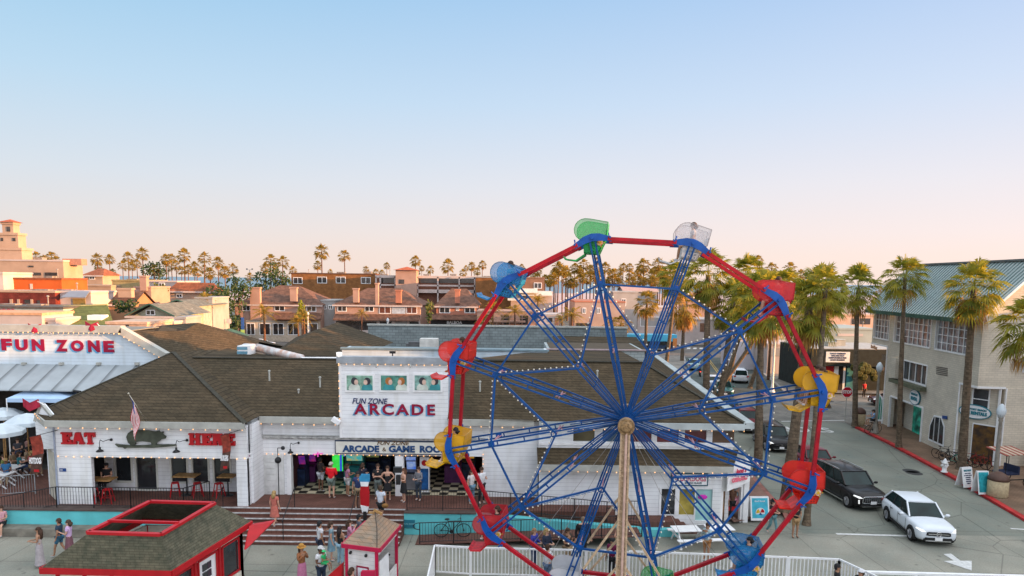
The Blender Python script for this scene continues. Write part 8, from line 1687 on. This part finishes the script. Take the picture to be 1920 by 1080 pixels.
# left: tower building
t,*_=house('cream building with a three tiered tower and red capped top at the far left',-120,118,489,108,8,CREAM,wins=[(54,63,498,501,dict(frame=False)),(42,77,511,516,dict(frame=False)),(85,107,511,521,dict(frame=False))],name='tower_building',cat='building',xs=154,cap=WARMW)
tb_=t
for x0,x1,xs,y0,y1,Yt in ((-30,40,60,466,492,110),(-30,33,48,438,467,110.7),(5,24,36,418,440,111.4)):
    a=P(x0,y1,Yt); b=P(x1,y0,Yt); dp_=(x1-960)*Yt/(xs-960)-Yt; g=MB(); g.box(a.x,b.x,Yt,Yt+dp_,a.z,b.z); g.box(a.x-.15,b.x+.15,Yt-.15,Yt+dp_+.15,b.z-.25,b.z+.12); build('tower_tier',g,CREAM,tb_); last=(a.x,b.x,Yt,Yt+dp_,b.z)
a0,b0_,y0_,y1_,z_=last; g=MB(); mx0=(a0+b0_)/2; my=(y0_+y1_)/2; g.add([(a0-.4,y0_-.4,z_+.12),(b0_+.4,y0_-.4,z_+.12),(b0_+.4,y1_+.4,z_+.12),(a0-.4,y1_+.4,z_+.12),(mx0,my,P(18,411,my).z)],[(0,1,4),(1,2,4),(2,3,4),(3,0,4),(3,2,1,0)]); build('tower_roof',g,mat('red tile cap',(0.42,0.10,0.04),.8),tb_)
win(tb_,13,19,425,434,111.4,frame=False,nm='tower_window'); win(tb_,2,6,446,452,110.7,frame=False,nm='tower_window'); win(tb_,24,29,446,452,110.7,frame=False,nm='tower_window')
g=MB(); p=P(125,492,109); g.box(p.x-1,p.x+2,109.5,111,p.z-.4,p.z+.6); g.tube((p.x-1.5,110,p.z-.4),(p.x-1.5,110,p.z+.4),.3); one('rooftop_unit',g,mat('orange lit duct',(0.45,0.22,0.15),.6),'small ducts on the roof right of the three tiered tower','rooftop unit')
house('low building with bright orange parapet wall below the tower building',6,115,524,99,6,ORW,name='shop_building',cat='building',wins=[(57,61,532,542,dict(frame=False,m=WARMW))],cap=TILE)
house('pale wall slice at the left edge beside the orange parapet',-60,5,513,97,6,WARMW,name='shop_building',cat='building')
house('long dark red brick parapet building with small cream pilasters',-80,103,548,92,7,RDB,name='shop_building',cat='building',wins=[(19,24,561,571,dict(frame=False,m=CREAM)),(33,37,561,571,dict(frame=False,m=CREAM)),(58,62,561,571,dict(frame=False,m=CREAM)),(47,56,562,569,dict(frame=False)),(71,75,563,571,dict(frame=False))],cap=CREAM)
t,*_=house('white stucco block with a grey hood between the red brick and the tan house',104,170,549,93,6,WARMW,name='shop_building',cat='building',wins=[(137,160,560,571,dict(frame=False,m=mat('ochre window',(0.35,0.25,0.08),.4)))])
g=MB(); a=P(132,556,92.9); b=P(168,546,92.9); g.prism([(a.x,92.9,b.z),(b.x,92.9,b.z),(b.x+.2,91.6,a.z),(a.x-.4,91.6,a.z)],(0,0,-.1)); build('hood',g,GBL,t)
t,*_=house('pale blue boarded building with HARBOR lettering at the left edge',-120,118,578,77,6,mat('pale blue boards',(0.36,0.45,0.46),.7,kind='siding',a=.4,s=1),name='harbor_building',cat='building',cap=mat('dark cornice',(0.10,0.09,0.08),.7))
text('wall_lettering','HARBOR',.75,mat('mauve lettering',(0.35,0.08,0.12),.6),t,P(4,584,76.9),bold=.03)
house('cream stucco building with a peach parapet behind the FUN ZONE gable',-120,78,590,70,5,WARMW,name='shop_building',cat='building',cap=mat('peach coping',(0.62,0.35,0.2),.8)); house('small white stucco annex with a round vent next to the peach parapet',79,104,601,70.5,4,WARMW,name='shop_building',cat='building',wins=[(86,90,604,607,dict(frame=False))])
t=thing('green_roof_building','building with a steep olive green roof and a white rooftop box','building',(P(160,600,74).x,76,0)); q=[P(111,575,80),P(202,572,80),P(215,613,72),P(122,613,72)]; g=MB(); g.add(q+[V(p.x,p.y,0) for p in q],[(3,2,1,0)]); build('roof',g,GRNR,t); g=MB(); g.add([v-V(0,0,.05) for v in q]+[V(p.x,p.y,0) for p in q],[(0,4,7,3),(3,7,6,2),(2,6,5,1),(1,5,4,0)]); build('wall',g,mat('pinkish boards',(0.5,0.42,0.38),.8,kind='siding',a=.4),t)
g=MB(); g.bar(q[0]+V(0,0,.06),q[1]+V(0,0,.06),.3,.14); build('ridge_cap',g,mat('yellowish cap',(0.5,0.45,0.2),.7),t)
p=P(184,600,75); g=MB(); g.box(p.x-.75,p.x+.8,74.3,75.6,p.z-.6,P(184,590.5,75).z); one('rooftop_unit',g,WHITEP,'white box standing on the olive green roof','rooftop unit')
house('long low peach parapet to the left of the brown hip roofs',200,275,608,66,5,mat('peach wall',(0.62,0.42,0.30),.8),name='low_building',cat='building',wins=[(236,242,609,612,dict(frame=False))])
house('tan house with wide brown roof and a boxy dormer at the left',172,250,570,97,11,TANW,roof=('side',546,BRT,0),wins=[(176,190,563,572)],chim=[(222,246,543.5,557.5,CREAM)],xs=287,over=.3)
house('small house with an orange tiled roof beside the first skyline palms',158,192,516,140,6,CREAM,roof=('hip',503,TILE,.35),wins=[(168,178,517,524)]); house('long tan parapet building below the skyline palms',132,208,537,125,8,CREAM,name='shop_building',cat='building'); house('olive tan flat roofed building left of the grey blue house',210,268,527,128,9,mat('olive stucco',(0.34,0.27,0.13),.9,s=1),name='shop_building',cat='building')
house('pale pink stucco house corner with a thick chimney',252,283,540,110,6,PINK,chim=[(263,274,520,545,PINK)])
house('grey blue two storey house with white framed windows',275,332,529,125,9,GBL,wins=[(298,309,530,537),(286,296,550,557)],cap=WARMW)
house('cream house with a long orange tiled roof in front of the palm grove',318,408,546,120,10,CREAM,roof=('hip',530,TILE,.12),wins=[(331,342,551,558),(366,374,566,580)],xs=412)
house('grey gabled cottage, the left and lower of the two',252,322,592,88,9,mat('cottage wall pale olive',(0.38,0.38,0.28),.8),roof=('gable',567,GRT,0),wins=[(274,291,581,591)],over=.8); house('grey gabled cottage with blue trimmed window, the right one',312,362,574,98,10,mat('cottage wall grey',(0.36,0.37,0.32),.8),roof=('gable',560,GRT,0),wins=[(323,352,571,580,dict(bars=2,m=mat('blue trim glass',(0.05,0.22,0.28),.3)))],over=.7)
house('low white walled shop below the cottages',255,326,606,80,4,WARMW,name='low_building',cat='building',wins=[(260,280,607,612,dict(frame=False))]); house('narrow white shopfront to the right of the cottages',328,348,598,82,4,GREYW,name='low_building',cat='building')
house('pale house wall behind the feather palm right of the cottages',366,398,560,104,6,GREYW,wins=[(368,374,570,583),(384,388,575,598)])
# townhouses
HY=129
t,*_=house('left pink townhouse with brown tiled roof and two pink chimneys',442,602,571,HY,13,PINK,roof=('hip',535,BRT,.38),wins=[(455,469,572,583),(515,534,572,583),(575,593,572,584)],chim=[(470,487,541,600,PINK),(544,556,541,565,PINK)])
g=MB(); a=P(515,588,HY); b=P(605,600,HY); g.prism([(a.x,HY-.005,P(550,586,HY).z),(b.x,HY-.005,P(550,586,HY).z),(b.x,HY-1.6,P(550,597,HY).z),(a.x,HY-1.6,P(550,597,HY).z)],(0,0,-.15)); build('canopy_roof',g,BRT,t)
g=MB(); a=P(463,648,HY); g.box(a.x,P(602,648,HY).x,HY-.3,HY-.01,0,P(500,601,HY).z); build('shopfront',g,mat('shopfront cream',(0.50,0.42,0.33),.8),t)
for x0,x1 in ((463,478),(487,507),(512,532),(540,560),(566,596)): win(t,x0,x1,606,628,HY-.3,frame=True)
house('grey flat gap building between the left and middle townhouses',602,627,565,131,8,GREYW,wins=[(605,612,572,580),(616,624,572,580)])
t,*_=house('middle double townhouse with brown tiled roofs and white shopfronts',628,788,572,HY-2,13,PINK,roof=('hip',540,BRT,.30),wins=[(633,650,573,584),(684,701,573,584),(711,733,575,588,dict(m=mat('brown pane far',(0.14,0.05,0.03),.3))),(762,782,575,588,dict(m=mat('brown pane far',(0.14,0.05,0.03),.3))),(735,760,575,588,dict(frame=False,m=mat('pale blue panel',(0.45,0.52,0.60),.7)))],chim=[(662,672,543,567,PINK),(704,709,533,572,PINK),(742,752,546,568,SAL)])
g=MB(); Y_=HY-2; a=P(628,590,Y_); b=P(788,590,Y_); g.prism([(a.x,Y_-.005,P(700,589,Y_).z),(b.x,Y_-.005,P(700,589,Y_).z),(b.x,Y_-1.6,P(700,599,Y_).z),(a.x,Y_-1.6,P(700,599,Y_).z)],(0,0,-.15)); build('canopy_roof',g,BRT,t)
g=MB(); g.box(a.x,b.x,Y_-.3,Y_-.01,0,P(700,601,Y_).z); build('shopfront',g,WARMW,t)
for x0,x1,m_ in ((630,706,BW),(712,734,BW),(741,763,GREYW),(768,785,BW)): win(t,x0,x1,603,618,Y_-.3,frame=False,m=m_,nm='shop_window')
t,*_=house('right salmon townhouse with white windows and dark BALBOA shopfront',818,893,574,HY-2,13,SAL,roof=('hip',541,BRT,.30),wins=[(824,844,575,587),(871,891,575,587),(855,861,577,583)],chim=[(853,862,545,568,SAL)])
g=MB(); a=P(808,590,Y_); b=P(905,590,Y_); g.prism([(a.x,Y_-.005,P(860,590,Y_).z),(b.x,Y_-.005,P(860,590,Y_).z),(b.x,Y_-1.6,P(860,598,Y_).z),(a.x,Y_-1.6,P(860,598,Y_).z)],(0,0,-.15)); build('canopy_roof',g,BRT,t)
g=MB(); g.box(a.x,b.x,Y_-.3,Y_-.01,0,P(860,599,Y_).z); sh_=build('shopfront',g,mat('black shopfront',(0.03,0.025,0.025),.6),t); text('shop_lettering','BALBOA',.75,WHITEP,t,P(852,605,Y_-.35),bold=.02); text('shop_lettering','BEACH SURF SHOP',.3,WHITEP,t,P(852,610.5,Y_-.35))
house('long ochre brown brick building with four framed windows',546,703,514,165,12,BRB,name='brick_building',cat='building',wins=[(550,567,520,532),(595,613,519,531),(630,648,519,531),(677,695,520,532)],cap=mat('dark brown cap',(0.12,0.06,0.04),.8))
t,*_=house('two storey building with white framed balconies and a pink stair tower',704,892,519,160,10,mat('balcony back wall',(0.20,0.09,0.06),.9),name='balcony_building',cat='building',cap=WARMW)
for x0,x1 in ((712,740),(783,820),(822,860),(862,888)):
    g=MB(); a=P(x0,545,160); b=P(x1,521,160); g.box(a.x,b.x,159.9,159.98,a.z+1.8,b.z); build('balcony_door',g,BW,t)
g=MB(); 
for y in (519,534,543): p=P(704,y,158.6); q=P(892,y,158.6); g.box(p.x,q.x,158.5,158.8,p.z-.18,p.z+.18)
for x in (705,713,741,783,821,861,890): p=P(x,530,158.6); g.box(p.x-.15,p.x+.15,158.5,158.8,0,P(x,519,158.6).z)
p=P(704,543,158.6); q=P(892,543,158.6); g.box(p.x,q.x,158.5,160,p.z-.6,p.z-.2); build('balcony_frame',g,WARMW,t)
g=MB(); a=P(744,547,158); b=P(782,507,158); g.box(a.x,b.x,156.5,160,0,b.z); st_=build('stair_tower',g,PINK,t); g=MB(); m_=(a.x+b.x)/2; g.add([(a.x-.5,156,b.z),(b.x+.5,156,b.z),(b.x+.5,160.5,b.z),(a.x-.5,160.5,b.z),(m_,158.2,P(763,500,158).z)],[(0,1,4),(1,2,4),(2,3,4),(3,0,4)]); build('tower_roof',g,mat('red tile cap',(0.42,0.10,0.04),.8),st_); win(t,748,758,524,532,156.5,frame=False,nm='tower_window')
house('brown block with an ochre chimney wall behind the upper left blue seat',892,968,521,150,10,BRB,name='brick_building',cat='building',xs=None,cap=GREYW)
house('brown boxy house with a tall framed window right of the upper left seat',968,1021,522,140,9,mat('brown boards',(0.26,0.14,0.09),.8,s=1),wins=[(1001,1016,530,541)])
t,*_=house('white terraced house with pale awnings, right of the blue seat',958,1036,549,126,9,WARMW,wins=[(1006,1014,552,562)])
for x0,x1,y in ((962,1008,548),(975,1035,553),(952,996,562)): g=MB(); a=P(x0,y,124.5); b=P(x1,y,124.5); g.prism([(a.x,125.9,a.z+.7),(b.x,125.9,a.z+.7),(b.x,123.6,a.z),(a.x,123.6,a.z)],(0,0,-.12)); build('awning',g,mat('cream awning',(0.62,0.55,0.45),.8),t)
t,*_=house('pale two storey house with a balcony at the end of the blue seat spokes',895,1030,586,118,8,PINK,wins=[(912,925,590,608,dict(frame=False)),(940,955,590,608,dict(frame=False)),(975,990,592,608,dict(frame=False)),(1003,1016,580,590)]) 
g=MB(); p=P(895,602,116.8); q=P(985,602,116.8); g.box(p.x,q.x,116.6,118,p.z-.15,p.z+.1); 
for x in range(895,990,12): pp=P(x,595,116.8); g.box(pp.x-.06,pp.x+.06,116.7,116.8,0,P(x,590,116.8).z)
g.box(p.x,q.x,116.7,116.8,P(900,596,116.8).z,P(900,595,116.8).z); build('balcony',g,PINK,t)
house('white shop with dark gable trim under the star braces of the wheel',1010,1052,592,110,6,WARMW,name='shop_building',cat='building',wins=[(1028,1036,596,604,dict(frame=False)),(1040,1048,596,610,dict(frame=False,m=SAL))]); house('broad pinkish tan building behind the golden feather palm',1078,1172,567,124,12,wm('pinkish tan',(0.40,0.29,0.24)),name='shop_building',cat='building',wins=[(1092,1099,577,588),(1119,1126,577,588),(1080,1108,606,622,dict(frame=False))],cap=SAL)
house('grey two storey house with pale window over the blue bus',1150,1196,549,134,9,wm('warm grey',(0.36,0.34,0.32)),wins=[(1165,1174,560,574)],name='house'); house('white building with a wide garage door behind the bus',1196,1268,578,136,10,WARMW,wins=[(1200,1238,594,612,dict(m=GREYW,bars=0))],name='shop_building',cat='building'); house('pink roofed pale house under the dense palm rows',1170,1232,545,160,8,GREYW,roof=('side',537,mat('pink roof',(0.5,0.3,0.26),.8),0))
house('long white two storey building right of the shaggy golden palm',1268,1402,601,132,9,WARMW,wins=[(1270,1282,605,618,dict(frame=False)),(1312,1326,606,622,dict(frame=False,m=mat('door brown',(0.2,0.1,0.06),.6))),(1340,1356,606,618,dict(frame=False))],name='shop_building',cat='building'); house('pale flat roofed house on the skyline right of the clear seat',1290,1345,551,150,8,PINK); house('salmon house half hidden by the bearded palms',1395,1500,565,120,9,WARMW,wins=[(1405,1420,572,584),(1440,1455,572,584)])
house('lavender white stucco block behind the bearded palm trunks',1382,1442,636,95,7,wm('lavender white',(0.58,0.54,0.58)),name='shop_building',cat='building',wins=[(1396,1405,650,664,dict(frame=False,m=OG))]); 
house('peach apartment building with dark windows, left of the green roof',1518,1640,592,112,9,wm('peach',(0.60,0.38,0.28)),name='apartment_building',cat='building',wins=[(1523,1541,597,603),(1597,1604,583+14,608,dict(frame=False)),(1612,1632,597,608,dict(frame=False))]); house('upper grey storey of a house above the peach apartments',1500,1600,567,125,8,GREYW,name='house',wins=[(1520,1532,572,578)])
house('long grey green flat roofed building behind the pub',1455,1640,618,98,9,wm('grey green',(0.34,0.38,0.35)),name='shop_building',cat='building',wins=[(1458,1518,624,634,dict(frame=False,m=WARMW)),(1570,1618,626,630,dict(frame=False,m=WARMW))])
house('white block with red sign behind the far sidewalk palms',1440,1512,648,90,6,WARMW,name='shop_building',cat='building',wins=[(1444,1462,653,668,dict(frame=False,m=GREYW))])
# light mast and little things far away
g=MB(); p=P(468,506,190); g.tube((p.x,190,0),(p.x,190,p.z),.09,n=6)
for s_ in (-1,1): g.bar((p.x,190,p.z),(p.x+s_*.7,190,p.z+.1),.06,.06); g.obox((p.x+s_*.75,190,p.z+.2),.35,.3,.4)
one('floodlight_mast',g,mat('mast grey',(0.2,0.2,0.2),.6),'slim floodlight mast on the skyline left of the brick building','mast')
def sign(x,y,Y,w_,h_,label,m,cat='sign',post=True):
    p=P(x,y,Y); t=thing('street_sign',label,cat,(p.x,Y,0)); g=MB(); g.box(p.x-w_/2,p.x+w_/2,Y-.05,Y,p.z-h_/2,p.z+h_/2); build('sign_plate',g,m,t); g=MB(); g.tube((p.x,Y+.03,0),(p.x,Y+.03,p.z+h_/2),.06,n=6); build('post',g,GREYTRIM,t)
sign(429,602,108,.75,.75,'small white and red prohibition sign on the boulevard left of the townhouse',mat('white red sign',(0.7,0.55,0.55),.5)); sign(455,608,110,.5,2.2,'tall blue pole banner in front of the left townhouse',mat('blue banner',(0.03,0.10,0.35),.6)); sign(455,625,109.5,.6,1.2,'light green pole banner below the blue one',mat('green banner',(0.35,0.55,0.15),.6))
t=thing('market_umbrella','dark green parasol on the boulevard left of the first townhouse','umbrella',(P(430,635,108).x,108,0)); g=MB(); p=P(430,618,108); g.lathe((p.x,108,p.z-1.0),[(3.0,0),(2.0,.5),(.1,1.2)],10); build('canopy',g,GTR,t); g=MB(); g.tube((p.x,108,0),(p.x,108,p.z),.05,n=5); build('pole',g,GREYTRIM,t)

rc=random.Random(3)
CLT=mat('rooftop metal',(0.30,0.27,0.25),.6,s=2,amt=.2)
for k,(x,y,Y) in enumerate(((20,489,112),(75,488,113),(60,524,102),(96,524,102),(30,548,95),(80,548,95),(125,548,96),(150,548,97),(20,578,80),(70,578,80),(230,527,132),(250,527,133),(570,513,170),(640,513,171),(690,513,170),(720,518,165),(800,518,166),(850,518,165),(915,520,156),(1100,566,130),(1140,566,131),(1210,577,141),(1290,600,137),(1350,600,138),(1385,600,137),(1480,617,104),(1540,617,104),(1600,617,104),(1560,591,118),(1600,591,117))):
    p=P(x,y,Y); g=MB(); s_=rc.uniform(.5,1.1); h_=rc.uniform(.4,1.0); g.box(p.x-s_,p.x+s_,Y-.5,Y+.6,p.z-.9,p.z+h_*.5); g.box(p.x-s_-.06,p.x+s_+.06,Y-.56,Y+.66,p.z+h_*.5,p.z+h_*.5+.08)
    if k%3==0: g.tube((p.x+s_+.5,Y,p.z-.9),(p.x+s_+.5,Y,p.z+h_+.5),.07,n=6); g.lathe((p.x+s_+.5,Y,p.z+h_+.5),[(.16,0),(.16,.12),(.02,.2)],8)
    q_=one('rooftop_unit',g,CLT,'small metal rooftop unit on one of the flat roofs of the far town','rooftop unit','rooftop units of the far town')
